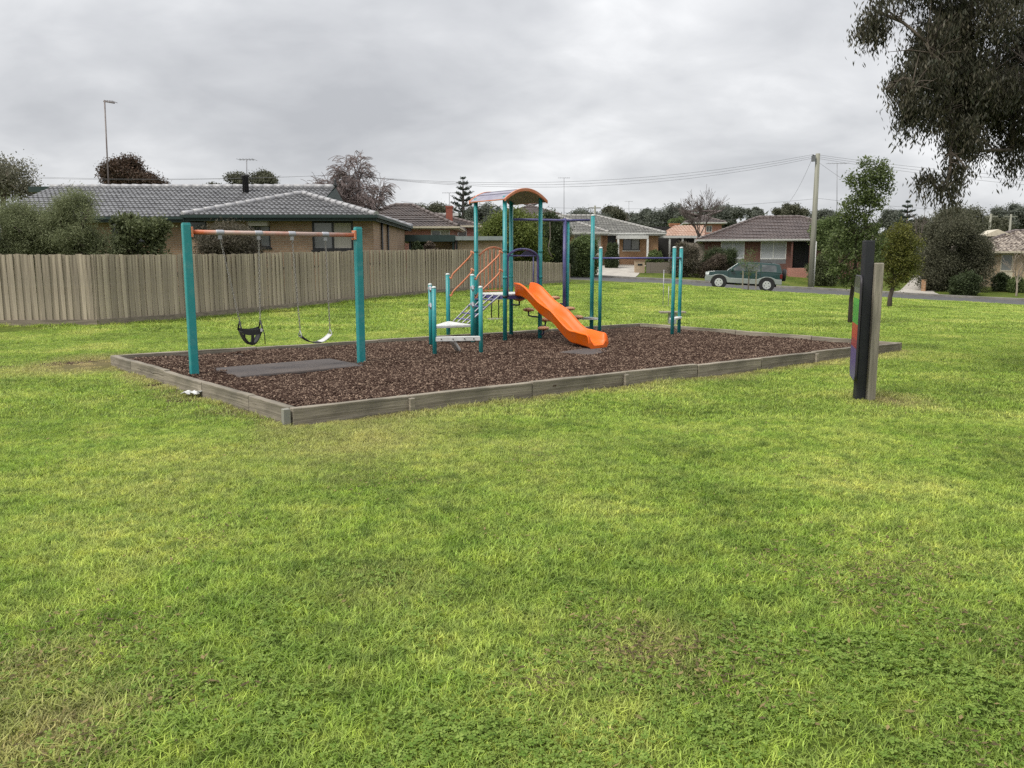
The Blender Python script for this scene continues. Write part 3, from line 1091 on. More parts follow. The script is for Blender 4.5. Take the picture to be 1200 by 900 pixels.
# ------------------------------------------------------------------ playground: mulch, sleepers, mat
def build_mulch():
    n1, n2 = 90, 55
    a, b = np.meshgrid(np.linspace(0, 1, n1), np.linspace(0, 1, n2))
    a, b = a.ravel(), b.ravel()
    x = PN.x + (PR.x - PN.x) * a + (PL.x - PN.x) * b
    y = PN.y + (PR.y - PN.y) * a + (PL.y - PN.y) * b
    r = np.random.default_rng(5)
    z = PZ + .018 * np.sin(x * 1.9 + np.sin(y * 1.4)) * np.sin(y * 2.2) + r.normal(0, .006, len(x))
    i = np.arange(n1 * n2).reshape(n2, n1)
    q = np.stack([i[:-1, :-1], i[:-1, 1:], i[1:, 1:], i[1:, :-1]], -1).reshape(-1, 4)
    o = bpy.data.objects.new('mulch_bed', raw_mesh('mulch_bed', np.stack([x, y, z], -1), q, ['mulch_base']))
    C.objects.link(o)
    tag(o, kind='structure')
    pr = []
    for k in range(6):
        r = np.random.default_rng(300 + k)
        n = 260
        V, Q, va = [], [], []
        for j in range(n):
            c = np.array([r.uniform(-.22, .22), r.uniform(-.22, .22), r.uniform(0, .022)])
            az, el = r.uniform(0, 6.28), r.normal(0, .35)
            d = np.array([math.cos(az) * math.cos(el), math.sin(az) * math.cos(el), math.sin(el)])
            s = np.array([-math.sin(az), math.cos(az), r.normal(0, .4)])
            u = np.cross(d, s)
            l, w, t = r.uniform(.007, .021), r.uniform(.0035, .008), r.uniform(.002, .004)
            big = r.uniform() < .025
            if big:
                l, w = l * 1.6, w * 1.4
            b = len(V)
            for sz in (-1, 1):
                for sx, sy in ((-1, -.7), (1, -1), (1, .7), (-1, 1)):
                    V.append(c + d * l * sx + s * w * sy + u * t * sz)
            va += [r.uniform(.5, 1) if big else r.uniform(0, 1) ** 3.6] * 8
            for f in ((4, 5, 6, 7), (0, 1, 5, 4), (1, 2, 6, 5), (2, 3, 7, 6), (3, 0, 4, 7)):
                Q.append([b + g for g in f])
        pr.append(bpy.data.objects.new('bark_a%d' % k, raw_mesh('bark_a%d' % k, np.array(V), np.array(Q), ['chip'], np.array(va))))
    r = np.random.default_rng(6)
    a, b = r.uniform(.03, .97, 2100), r.uniform(.05, .95, 2100)
    ne = 900
    ea, eb = r.uniform(.012, .988, ne), r.uniform(.022, .978, ne)
    sd = r.integers(0, 4, ne)
    ea = np.where(sd == 0, r.uniform(.011, .03, ne), np.where(sd == 1, r.uniform(.97, .989, ne), ea))
    eb = np.where(sd == 2, r.uniform(.021, .05, ne), np.where(sd == 3, r.uniform(.95, .979, ne), eb))
    a, b = np.concatenate([a, ea]), np.concatenate([b, eb])
    SCL = np.concatenate([r.uniform(.85, 1.15, 2100), r.uniform(.35, .45, ne)])
    N = len(a)
    x = PN.x + (PR.x - PN.x) * a + (PL.x - PN.x) * b
    y = PN.y + (PR.y - PN.y) * a + (PL.y - PN.y) * b
    z = PZ + .018 * np.sin(x * 1.9 + np.sin(y * 1.4)) * np.sin(y * 2.2)
    # keep chips off the rubber mats, spill some over the left corner
    k = np.ones(N, bool)
    for quad, g_ in ((MAT1, .16), (MAT2, -.12)):
        k &= ~inside(quad, x, y, g_)
    x, y, z, SCL = x[k], y[k], z[k], SCL[k]
    e1, e2 = (PR - PN).normalized(), (PL - PN).normalized()
    ia, ib = (x - PN.x) * e1.x + (y - PN.y) * e1.y, (x - PN.x) * e2.x + (y - PN.y) * e2.y
    c = gp(112, 428)
    M = 26
    x = np.concatenate([x, c.x + r.normal(0, .4, M)])
    y = np.concatenate([y, c.y + r.normal(0, .3, M)])
    z = np.concatenate([z, np.full(M, 0.0)])
    SCL = np.concatenate([SCL, r.uniform(.5, .9, M)])
    # spill along the left edge
    M = 110
    t = r.uniform(0, 1, M)
    off = r.uniform(.16, .36, M)
    nx, ny = -(PR - PN).normalized().x, -(PR - PN).normalized().y
    x = np.concatenate([x, PN.x + (PL.x - PN.x) * t + nx * off])
    y = np.concatenate([y, PN.y + (PL.y - PN.y) * t + ny * off])
    z = np.concatenate([z, np.full(M, -.008)])
    SCL = np.concatenate([SCL, r.uniform(.35, .7, M)])
    scatter('bark_mulch', np.stack([x, y, z], -1), pr, r.integers(0, 6, len(x)), r.uniform(0, 6.28, len(x)), SCL)


def inside(quad, x, y, grow=0.0):
    cx, cy = sum(p.x for p in quad) / 4, sum(p.y for p in quad) / 4
    k = np.ones(np.shape(x), bool)
    for i in range(4):
        a, b = quad[i], quad[(i + 1) % 4]
        e = Vector((b.x - a.x, b.y - a.y, 0)).normalized()
        n = Vector((e.y, -e.x, 0))
        if n.dot(Vector((cx - a.x, cy - a.y, 0))) > 0:
            n = -n
        k &= ((x - a.x) * n.x + (y - a.y) * n.y) < grow
    return k


def rect_from(p0, p1, width):
    """rectangle with long side p0-p1 and the given width to the left of it"""
    d = (p1 - p0).normalized()
    n = Vector((-d.y, d.x, 0))
    return [p0, p1, p1 + n * width, p0 + n * width]


MAT1 = rect_from(gp(281, 443.5, PZ), gp(428, 430, PZ), 1.05)
MAT2 = rect_from(gp(692, 417, PZ), gp(734, 410, PZ), .6)


def soft_slab(quad, z0, z1, name, m, bev):
    mb = MB()
    pts = [Vector((p.x, p.y, z0)) for p in quad]
    mb.prism(pts, (0, 0, z1 - z0))
    return mb.build(name, m, bevel=bev)


build_mulch()
tag(soft_slab(MAT1, PZ - .03, PZ + .03, 'rubber_mat', 'mat_rubber', .025), 'flat dark grey rubber mat lying on the bark under the two swings', 'rubber mat')
tag(soft_slab(MAT2, PZ - .03, PZ + .026, 'rubber_mat', 'mat_rubber', .025), 'small dark rubber mat half buried in bark at the foot of the orange slide', 'rubber mat')


def build_sleepers():
    t = thing('sleeper_edging', 'weathered grey timber sleepers laid end to end around the bark playground', 'timber edging', (PN.x, PN.y, 0))
    W_, H_ = .085, .175
    joints = {0: [0, .118, .265, .40, .525, .65, .77, .885, 1], 1: [0, .28, .56, .82, 1], 2: [0, .2, .4, .6, .8, 1], 3: [0, .14, .42, .63, .84, 1]}
    cnt = 0
    for e in range(4):
        a, b = PG[e], PG[(e + 1) % 4]
        d = (b - a)
        L = d.length
        d = d / L
        rz = math.atan2(d.y, d.x)
        js = joints[e]
        if e == 3:
            js = [0, .16, .39, .61, .83, 1]
        for i in range(len(js) - 1):
            s0, s1 = js[i] * L, js[i + 1] * L
            if i == 0:
                s0 -= W_ * .0
            if i == len(js) - 2:
                s1 -= W_ + .006
            ln = s1 - s0 - .012
            mb = MB()
            hh = H_ + random.uniform(-.008, .008)
            # subdivided board so that its worn edges wander a little
            nseg = 6
            prev = None
            for k in range(nseg + 1):
                x = .006 + ln * k / nseg
                w0, w1 = random.uniform(-.003, .003), random.uniform(-.003, .003)
                ring = [(x, w0, -.06), (x, W_ + w1, -.06), (x, W_ + w1, hh + random.uniform(-.004, .004)), (x, w0, hh + random.uniform(-.004, .004))]
                base = len(mb.v)
                mb.v += ring
                if prev is not None:
                    for q in range(4):
                        mb.face((prev + q, prev + (q + 1) % 4, base + (q + 1) % 4, base + q))
                prev = base
            mb.face((3, 2, 1, 0))
            mb.face((prev, prev + 1, prev + 2, prev + 3))
            o = mb.build('sleeper', 'sleeper', t, bevel=.008)
            o.location = (a.x + d.x * s0 - PN.x, a.y + d.y * s0 - PN.y, 0)
            o.rotation_euler = (random.uniform(-.02, .02), 0, rz + random.uniform(-.004, .004))
            # short peg at the joint, on the inside or outside face
            if 0 < i and e in (0, 3):
                pm = MB()
                side = -.028 if (e == 0 and i in (1, 3, 6)) else (W_ + .03)
                pm.box((-.03, side - .022, -.05), (.03, side + .022, .15 if side < 0 else .12))
                po = pm.build('peg', 'sleeper', t, bevel=.005)
                po.location = (a.x + d.x * s0 - PN.x, a.y + d.y * s0 - PN.y, 0)
                po.rotation_euler = (0, 0, rz)
    # blue-grey corner block
    pm = MB()
    pm.box((-.035, -.035, -.05), (.035, .035, .168))
    po = pm.build('corner_block', 'block_blue', t, bevel=.004)
    e1, e2 = (PR - PN).normalized(), (PL - PN).normalized()
    q = e1 * -.045 + e2 * .04
    po.location = (q.x, q.y, 0)
    po.rotation_euler = (0, 0, math.atan2(e1.y, e1.x))


build_sleepers()


# ------------------------------------------------------------------ timber paling fences
def build_fence(name, label, runs, hts, spacing, end_drop=None):
    root = thing(name, label, 'fence', (runs[0].x, runs[0].y, 0))
    protos = []
    for k in range(6):
        mb = MB()
        w, th = .088 + random.uniform(-.006, .006), .016
        tw = random.uniform(-.004, .004)
        cup = random.uniform(.002, .006)
        mb.v += [(-w / 2, 0, 0), (w / 2, 0, 0), (w / 2 + tw, cup, 1), (-w / 2 + tw, -cup * .5, 1 + random.uniform(-.006, .006)),
                 (-w / 2, th, 0), (w / 2, th, 0), (w / 2 + tw, th + cup, 1), (-w / 2 + tw, th - cup * .5, 1)]
        for q in ((0, 1, 2, 3), (5, 4, 7, 6), (4, 0, 3, 7), (1, 5, 6, 2), (3, 2, 6, 7), (4, 5, 1, 0)):
            mb.face(q)
        protos.append(mb.mesh('paling', 'paling' if k < 5 else 'paling_pale'))
    n = 0
    for (a, b, h0, h1) in hts:
        d = Vector((b.x - a.x, b.y - a.y, 0))
        L = d.length
        d.normalize()
        rz = math.atan2(d.y, d.x)
        nrm = Vector((-d.y, d.x, 0))
        cnt = int(L / spacing)
        for i in range(cnt):
            s = (i + .5) * L / cnt
            p = a + (b - a) * (s / L)
            zb = gz(p.x, p.y)
            h = h0 + (h1 - h0) * s / L
            top = random.uniform(-.014, .014) + (.012 if (i // 22) % 2 else 0)
            o = bpy.data.objects.new('paling', random.choice(protos))
            C.objects.link(o)
            o.parent = root
            off = (.0 if i % 2 else .018) + random.uniform(-.002, .002)
            q = p + nrm * off - Vector((root.location.x, root.location.y, 0))
            o.location = (q.x, q.y, zb + .16)
            o.rotation_euler = (random.uniform(-.012, .012), random.uniform(-.013, .013), rz + random.uniform(-.05, .05))
            o.scale = (random.uniform(.92, 1.06), 1, h - .16 + top)
        # plinth boards and rails
        nb = max(1, int(L / 2.4))
        for i in range(nb):
            s0, s1 = i * L / nb, (i + 1) * L / nb
            p0, p1 = a + (b - a) * (s0 / L), a + (b - a) * (s1 / L)
            z0, z1 = gz(p0.x, p0.y), gz(p1.x, p1.y)
            org = Vector((root.location.x, root.location.y, 0))
            mb = MB()
            A, B = Vector((p0.x, p0.y, z0 + .085)) - org - nrm * .012, Vector((p1.x, p1.y, z1 + .085)) - org - nrm * .012
            mb.bar(A + d * .004, B - d * .004, .025, .17)
            mb.build('plinth_board', 'plinth', root)
            mb = MB()
            for zz in (.45, 1.25) if h0 > 1.2 else (.3, .75):
                mb.bar(Vector((p0.x, p0.y, z0 + zz)) - org + nrm * .075, Vector((p1.x, p1.y, z1 + zz)) - org + nrm * .075, .05, .075)
            mb.build('rail', 'plinth', root)
            mb = MB()
            q = Vector((p0.x, p0.y, 0)) - org + nrm * .15
            mb.box((q.x - .05, q.y - .05, z0 - .1), (q.x + .05, q.y + .05, z0 + h0 - .12))
            mb.build('fence_post', 'plinth', root)
    return root


FWL = Vector((-15.2, 19.79, 0))
build_fence('paling_fence', 'long weathered grey timber paling fence between the lawn and the houses on the left', [FW0], [(FWL, FW0, 1.72, 1.74), (FW0, FW1, 1.75, 1.64)], .0805)
build_fence('paling_fence', 'short low timber paling fence running on from the long fence to the street', [FW1], [(FW1 + FD * .1, FW2, 1.2, 1.0)], .098)
for o in list(C.objects):
    if o.name.startswith('paling_fence'):
        o['group'] = 'timber paling fences'


# ------------------------------------------------------------------ swing set
SW0, SW1 = gp(228, 441, PZ), gp(423.5, 426, PZ)
SWT = at(221, 262, SW0.y).z
SWD = Vector((SW1.x - SW0.x, SW1.y - SW0.y, 0))
SWL = SWD.length
SWD.normalize()


def build_swings():
    rz = math.atan2(SWD.y, SWD.x)
    t = thing('swing_frame', 'swing frame of two square teal posts joined by a worn orange crossbar', 'swing frame', (SW0.x, SW0.y, PZ), rz)
    H = SWT - PZ
    for x in (0, SWL):
        mb = MB()
        mb.box((x - .051, -.051, -.2), (x + .051, .051, H))
        p = mb.build('post', 'teal', t, bevel=.012)
        mb = MB()
        mb.box((x - .044, -.044, H - .002), (x + .044, .044, H + .01))
        c = mb.build('post_cap', 'teal', t, bevel=.004)
        c.parent = p
        mb = MB()
        sx = 1 if x == 0 else -1
        mb.box((x + sx * .06 - .012, -.06, H - .17), (x + sx * .06 + .012, .06, H - .04))
        f = mb.build('flange', 'orange_paint', t, bevel=.004)
        f.parent = p
        for dy in (-.035, .035):
            for dz in (-.14, -.07):
                mb = MB()
                mb.tube([(x + sx * .071, dy, H + dz), (x + sx * .08, dy, H + dz)], .009, 6)
                bb = mb.build('bolt', 'galv', t)
                bb.parent = p
    zb = H - .105
    mb = MB()
    mb.tube([(.055, 0, zb), (SWL - .055, 0, zb)], .030, 14)
    mb.build('crossbar', 'orange_bar', t)
    hx = []
    for u in (263, 307.5, 346, 384.5):
        # where the picture column crosses the bar
        k = (u - 600) / F_PX
        s = (k * SW0.y * 1.0 - SW0.x) / (SWD.x - k * SWD.y)
        hx.append(s)
    for s in hx:
        mb = MB()
        mb.tube([(s - .05, 0, zb), (s - .04, 0, zb), (s + .04, 0, zb), (s + .05, 0, zb)], [.033, .036, .036, .033], 12)
        mb.box((s - .022, -.012, zb - .085), (s + .022, .012, zb - .032))
        mb.build('hanger_clamp', 'galv', t)
    return hx, zb, rz


HX, ZB, SRZ = build_swings()


def chain(mb, a, b, link=.042):
    """links alternate between two planes"""
    a, b = Vector(a), Vector(b)
    d = b - a
    n = max(2, int(d.length / (link * .78)))
    d.normalize()
    s1 = d.cross(Vector((0, 1, 0))).normalized()
    s2 = d.cross(s1)
    L = (b - a).length / n
    for i in range(n):
        c = a + d * (L * (i + .5))
        s = s1 if i % 2 else s2
        hl, hw = L * .68, .0115
        pts = [c + d * hl * math.cos(w) + s * hw * math.sin(w) for w in [2 * math.pi * k / 6 for k in range(7)]]
        mb.tube(pts, .0036, 4, caps=False)


def build_swing_seats():
    zr = ZB - .085
    # toddler bucket
    s0, s1 = HX[0], HX[1]
    sm = (s0 + s1) / 2
    base = SW0 + SWD * sm
    zt = at(290, 384, base.y).z - PZ
    zbm = at(290, 404.5, base.y).z - PZ
    t = thing('toddler_swing', 'black rubber toddler bucket swing hanging on two chains at the left', 'swing', (base.x, base.y, PZ), SRZ, 'swings on the teal frame')
    hw = .138
    base = base + SWD * .085
    t.location = (base.x, base.y, PZ)
    for x0, x1 in ((s0 - sm - .085, -hw), (s1 - sm - .085, hw)):
        mb = MB()
        chain(mb, (x0, 0, zr), (x1, 0, zt + .09))
        o = mb.build('chain', 'chain', t, fix=False)
        mb = MB()
        mb.tube([(x1, 0, zt + .09), (x1 * 1.03, -.05, zt + .02), (x1, -.09, zt - .03)], .011, 6)
        mb.tube([(x1, 0, zt + .09), (x1 * 1.03, .05, zt + .02), (x1, .09, zt - .03)], .011, 6)
        mb.build('strap', 'black_rubber', t)
    # bucket: front and back panels with leg holes, curved belt underneath
    mb = MB()
    h = zt - zbm
    n = 14
    for side in (-1, 1):
        y = side * .10
        rows = []
        for k in range(n + 1):
            x = -hw + 2 * hw * k / n
            f = abs(x) / hw
            top = zt - .012 * (1 - f * f) * 2
            bot = zbm + h * (f ** 2.2) * .78
            rows.append((x, top, bot))
        for k in range(n):
            (x0, t0, b0), (x1, t1, b1) = rows[k], rows[k + 1]
            xm = (x0 + x1) / 2
            band = .075 if side < 0 else .045
            ya = y
            # upper band
            mb.prism([(x0, ya, t0), (x1, ya, t1), (x1, ya * .96, max(t1 - band, b1)), (x0, ya * .96, max(t0 - band, b0))], (0, -side * .014, 0))
            # lower rim below the leg holes
            rim = .03 if side > 0 else (.03 if abs(xm) > .02 else .2)
            lo0, lo1 = b0, b1
            if min(t0, t1) - band > max(b0, b1) + rim:
                mb.prism([(x0, ya * .9, lo0 + rim), (x1, ya * .9, lo1 + rim), (x1, ya * .75, lo1), (x0, ya * .75, lo0)], (0, -side * .014, 0))
            elif min(t0, t1) - band > max(b0, b1):
                mb.prism([(x0, ya * .96, t0 - band), (x1, ya * .96, t1 - band), (x1, ya * .75, lo1), (x0, ya * .75, lo0)], (0, -side * .014, 0))
    pts = [(-hw + 2 * hw * k / n, zbm + h * ((abs(-hw + 2 * hw * k / n) / hw) ** 2.2) * .78) for k in range(n + 1)]
    for k in range(n):
        mb.prism([(pts[k][0], -.075, pts[k][1]), (pts[k + 1][0], -.075, pts[k + 1][1]), (pts[k + 1][0], .075, pts[k + 1][1]), (pts[k][0], .075, pts[k][1])], (0, 0, .014))
    mb.build('bucket_seat', 'black_rubber', t, fix=True)
    mb = MB()
    mb.box((hw * .72, -.116, zt - .055), (hw * .92, -.112, zt - .012))
    mb.build('care_tag', 'white_plastic', t)
    mb = MB()
    mb.tube([(hw, -.1, zt - .02), (hw * 1.12, -.11, zt - .1), (hw * 1.13, -.11, zbm + .01)], .007, 5)
    mb.build('loose_strap', 'black_rubber', t)
    # belt seat
    s0, s1 = HX[2], HX[3]
    sm = (s0 + s1) / 2
    base = SW0 + SWD * sm
    zt = at(370, 391.5, base.y).z - PZ
    zbm = at(370, 402, base.y).z - PZ
    t = thing('belt_swing', 'flexible dark belt swing with its lit side painted pale hanging on two chains at the right', 'swing', (base.x, base.y, PZ), SRZ, 'swings on the teal frame')
    hw = .22
    n = 16
    t.location = tuple(Vector(t.location) + SWD * .045)
    for x0, x1 in ((s0 - sm - .045, -hw), (s1 - sm - .045, hw)):
        mb = MB()
        chain(mb, (x0, 0, zr), (x1, 0, zt + .06))
        mb.build('chain', 'chain', t, fix=False)
        mb = MB()
        mb.tube([(x1, 0, zt + .06), (x1 * 1.02, -.055, zt), (x1 * .98, -.06, zt - .03), (x1 * .98, .06, zt - .03), (x1 * 1.02, .055, zt), (x1, 0, zt + .06)], .006, 6)
        mb.build('triangle_ring', 'galv', t)
    mb = MB()
    prev = None
    for k in range(n + 1):
        x = -hw + 2 * hw * k / n
        z = zbm + (zt - zbm - .02) * (abs(x) / hw) ** 2
        w = .075 + .012 * math.cos(x / hw * 1.5)
        b = len(mb.v)
        mb.v += [(x, -w, z), (x, w, z), (x, w, z + .012), (x, -w, z + .012)]
        if prev is not None:
            for q in range(4):
                mb.face((prev + q, prev + (q + 1) % 4, b + (q + 1) % 4, b + q), 1 if x > .06 else 0, True)  # right part painted pale, standing for light on the belt
        prev = b
    mb.face((0, 1, 2, 3))
    mb.face((prev + 3, prev + 2, prev + 1, prev))
    mb.build('belt_seat', ['black_rubber', 'white_plastic'], t)


build_swing_seats()


# ------------------------------------------------------------------ climbing frame
def build_climber():
    B = gp(591.8, 401.3, PZ)
    e1 = Vector((.77, .64, 0)).normalized()
    e2 = Vector((-.64, .77, 0)).normalized()
    SIDE = .86
    A, D = B + e2 * SIDE, B + e1 * SIDE
    Cc = A + e1 * SIDE
    top = at(592, 233.5, B.y).z
    zp = at(575, 343, A.y).z                    # platform level
    O = Vector((B.x, B.y, 0))
    t = thing('climbing_frame', 'teal and orange playground climbing frame with arched roof tower, wavy slide and stepping pods', 'climbing frame', (B.x, B.y, 0))

    def loc(p, z):
        return Vector((p.x - O.x, p.y - O.y, z))

    def post(p, z1, r=.045, mat_='teal', cap=True, z0=-.1, name='post'):
        mb = MB()
        q = loc(p, 0)
        mb.tube([(q.x, q.y, z0), (q.x, q.y, z1)], r, 16)
        o = mb.build(name, mat_, t)
        if cap:
            mb = MB()
            mb.lathe([(r * 1.04, z1 - .012), (r * 1.04, z1 + .004), (r * .7, z1 + .018), (.004, z1 + .022)], (q.x, q.y, 0), 16)
            mb.build('post_cap', 'cap_white', o)
        return o

    def tube(name, pts, r, mat_, parent=None, n=10):
        mb = MB()
        mb.tube(pts, r, n)
        return mb.build(name, mat_, parent or t)

    def smooth(pts, k=6):
        P = [Vector(p) for p in pts]
        out = []
        for i in range(len(P) - 1):
            p0, p1, p2, p3 = P[max(i - 1, 0)], P[i], P[i + 1], P[min(i + 2, len(P) - 1)]
            for j in range(k):
                s = j / k
                out.append(.5 * ((2 * p1) + (p2 - p0) * s + (2 * p0 - 5 * p1 + 4 * p2 - p3) * s * s + (3 * p1 - p0 - 3 * p2 + p3) * s ** 3))
        out.append(P[-1])
        return out
    for p in (A, B, Cc, D):
        post(p, top + .06, .039, cap=False, name='tower_post')
        q = loc(p, 0)
        for zc in (zp - .05, zp + .3, zp + .78):
            cm = MB()
            cm.tube([(q.x, q.y, zc - .022), (q.x, q.y, zc + .022)], .044, 12)
            cm.box((q.x - .012, q.y - .062, zc - .016), (q.x + .012, q.y - .04, zc + .016))
            cm.build('collar', 'frame_dark' if zc < zp else 'teal', t)
    # arched roof: barrel axis along e2, arch across e1
    rise, span = .2, SIDE + .16
    ctr = (A + B + Cc + D) / 4
    half, overh = SIDE / 2 + .1, span / 2
    mb, mt, mu = MB(), MB(), MB()
    n = 18
    arc = []
    for k in range(n + 1):
        f = -1 + 2 * k / n
        arc.append((f * overh, rise * (1 - f * f)))
    zr = top - .02
    for side in (0, 1):
        pass
    for k in range(n):
        (s0, h0), (s1, h1) = arc[k], arc[k + 1]
        P = [loc(ctr + e1 * s + e2 * w, zr + h) for (s, h, w) in ((s0, h0, -half), (s1, h1, -half), (s1, h1, half), (s0, h0, half))]
        th = Vector((0, 0, .022))
        mb.poly([p + th for p in P])
        mu.poly([p for p in P][::-1])
    # separate curved roof sheets with raised seams
    ro = mb.build('roof_sheet', 'roof_panel', t)
    mu.build('roof_lining', 'roof_under', ro)
    for k in (3, 6, 9, 12, 15):
        sm = MB()
        sm.tube([loc(ctr + e1 * arc[k][0] - e2 * half, zr + arc[k][1] + .024), loc(ctr + e1 * arc[k][0] + e2 * half, zr + arc[k][1] + .024)], .006, 5)
        sm.build('roof_seam', 'purple_dark', ro)
    for w in (-half, half):
        tm = MB()
        prev = None
        for (s, h) in arc:
            c = loc(ctr + e1 * s + e2 * w, zr + h)
            b = len(tm.v)
            for dz, dw in ((-.022, -.018), (-.022, .018), (.034, .018), (.034, -.018)):
                tm.v.append(tuple(c + Vector((0, 0, dz)) + e2 * dw))
            if prev is not None:
                for q in range(4):
                    tm.face((prev + q, prev + (q + 1) % 4, b + (q + 1) % 4, b + q), 0, False)
            prev = b
        tm.face((0, 1, 2, 3))
        tm.face((prev, prev + 1, prev + 2, prev + 3))
        tm.build('roof_trim', 'orange_paint', ro, bevel=.006)
    for s in (-overh, overh):
        tube('roof_trim', [loc(ctr + e1 * s - e2 * half, zr + .01), loc(ctr + e1 * s + e2 * half, zr + .01)], .010, 'orange_paint', ro)
    # platform
    mb = MB()
    mb.prism([loc(p, zp - .03) for p in (A, B, D, Cc)], (0, 0, .03))
    mb.build('platform', 'white_plastic', t, bevel=.006)
    mb = MB()
    for a, b in ((A, B), (B, D), (D, Cc), (Cc, A)):
        mb.bar(loc(a, zp - .065), loc(b, zp - .065), .03, .06)
    mb.build('platform_rim', 'purple', t)
    # orange barred barrier on the far face (A-C) with arched head
    br = tube('barrier', smooth([loc(A.lerp(Cc, f), zp + .62 + .24 * math.sin(math.pi * f) ** .8) for f in [i / 12 for i in range(1, 12)]], 3), .018, 'orange_paint')
    for i in range(1, 9):
        f = i / 9
        tube('bar', [loc(A.lerp(Cc, f), zp), loc(A.lerp(Cc, f), zp + .62 + .24 * math.sin(math.pi * f) ** .8)], .010, 'orange_paint', br, 8)
    tube('bar', [loc(A.lerp(Cc, .06), zp + .03), loc(A.lerp(Cc, .94), zp + .03)], .014, 'orange_paint', br)
    # purple entry arch over the slide (B-D)
    hb = .07
    ah = at(611, 292, B.y + .25).z
    en = tube('slide_arch', smooth([loc(B.lerp(D, hb), zp - .05), loc(B.lerp(D, hb), ah - .22), loc(B.lerp(D, hb + .04), ah - .10), loc(B.lerp(D, .3), ah - .02), loc(B.lerp(D, .5), ah),
                                    loc(B.lerp(D, .7), ah - .02), loc(B.lerp(D, 1 - hb - .04), ah - .10), loc(B.lerp(D, 1 - hb), ah - .22), loc(B.lerp(D, 1 - hb), zp - .05)], 4), .022, 'purple')
    tube('bar', [loc(B.lerp(D, hb), ah - .12), loc(B.lerp(D, 1 - hb), ah - .12)], .014, 'purple', en)
    tube('bar', [loc(B.lerp(D, .80), zp), loc(B.lerp(D, .80), ah - .12)], .012, 'purple', en)
    mb = MB()
    q = [loc(B.lerp(D, f), ah - .10 + .085 * math.sin(math.pi * (f - .45) / .5)) for f in [.45 + .05 * i for i in range(11)]]
    mb.prism([loc(B.lerp(D, .45), ah - .115)] + q[1:-1] + [loc(B.lerp(D, .95), ah - .115)], e2 * .012)
    mb.build('arch_panel', 'purple_dark', en)
    # wavy slide down the -e2 side
    out = -e2
    st = B.lerp(D, .5) - e2 * .02
    Lend = 0.0
    exitp = gp(703, 409, PZ)
    Lend = (Vector((exitp.x, exitp.y, 0)) - Vector((st.x, st.y, 0))).length + .04
    k = Lend / 2.1
    ze = PZ + .10
    prof = [(-.02, zp + .01), (.14, zp + .005), (.30, zp - .045), (.48, zp - .15), (.68, zp - .275), (.88, zp - .36), (1.06, zp - .43), (1.24, zp - .545), (1.42, zp - .665), (1.58, zp - .74), (1.72, ze + .035), (1.9, ze + .012), (2.04, ze), (2.12, ze - .025)]
    path = smooth([(a * k, 0, b) for a, b in prof], 4)
    mb = MB()
    prev = None
    hwid = .2
    m = len(path)
    for i, p in enumerate(path):
        f = i / (m - 1)
        wall = .165 + .02 * max(0, 1 - f * 5) - .05 * max(0, f - .82) / .18 * 0
        if f > .93:
            wall *= 1 - ((f - .93) / .07) ** 2 * .8
        w = hwid * (1 + .10 * max(0, (f - .85) / .15))
        wi = w - .035
        sec = [(-w - .022, wall - .018), (-w - .02, wall + .004), (-w + .002, wall + .012), (-wi - .004, wall - .002), (-wi + .018, .07), (-wi + .06, .012), (-.1, 0), (.1, 0), (wi - .06, .012), (wi - .018, .07),
               (wi + .004, wall - .002), (w - .002, wall + .012), (w + .02, wall + .004), (w + .022, wall - .018), (w + .004, wall - .03), (w - .012, -.03), (w - .05, -.06), (-w + .05, -.06), (-w + .012, -.03), (-w - .004, wall - .03)]
        b = len(mb.v)
        q0 = loc(st + out * p.x, 0)
        for s, h in sec:
            q = q0 + e1 * s
            mb.v.append((q.x, q.y, p.z + h))
        if prev is not None:
            ns = len(sec)
            for q in range(ns):
                mb.face((prev + q, prev + (q + 1) % ns, b + (q + 1) % ns, b + q), 0, True)
        prev = b
    ns = len(sec)
    mb.face(range(0, ns))
    mb.face(range(prev, prev + ns))
    sl = mb.build('slide', 'orange_plastic', t, bevel=0)
    fm = MB()
    fq = loc(st + out * (1.92 * k), 0)
    fm.prism([fq - e1 * .1 + Vector((0, 0, PZ - .06)), fq + e1 * .1 + Vector((0, 0, PZ - .06)), fq + e1 * .1 + Vector((0, 0, ze - .05)), fq - e1 * .1 + Vector((0, 0, ze - .05))], out * .04)
    fm.build('slide_foot', 'orange_plastic', sl)
    # inclined ladder on the left side (-e1) between handrails to two mid posts
    mid = A.lerp(B, .5)
    P3, P4 = gp(525.5, 396.5, PZ), gp(554, 402, PZ)
    z34 = at(525.5, 321.5, P3.y).z
    post(P3, z34, .04)
    post(P4, at(553.5, 322.5, P4.y).z, .04)
    zdk = at(530, 386, 14.6).z + .05
    foot = P3.lerp(P4, .5)
    ldir = (P3 - P4)
    ldir.z = 0
    ldir.normalize()
    ld = None
    rad = .36
    ang0, ang1 = 0, 1
    pth = []
    for s in (-.32, -.107, .107, .32):
        a = mid + e2 * s * .95
        b = foot + ldir * s * .95
        pts = smooth([loc(a, zp - .02), loc(a.lerp(b, .35), zp - .02 - (zp - zdk) * .33), loc(a.lerp(b, .75), zp - .02 - (zp - zdk) * .73), loc(b, zdk)], 5)
        if ld is None:
            ld = tube('ladder', pts, .017, 'galv')
        else:
            tube('stringer', pts, .015, 'galv', ld)
        pth.append(pts)
    for i in (3, 6, 9, 12):
        if i < len(pth[0]):
            tube('rung', [pth[0][i], pth[-1][i]], .015, 'purple', ld)
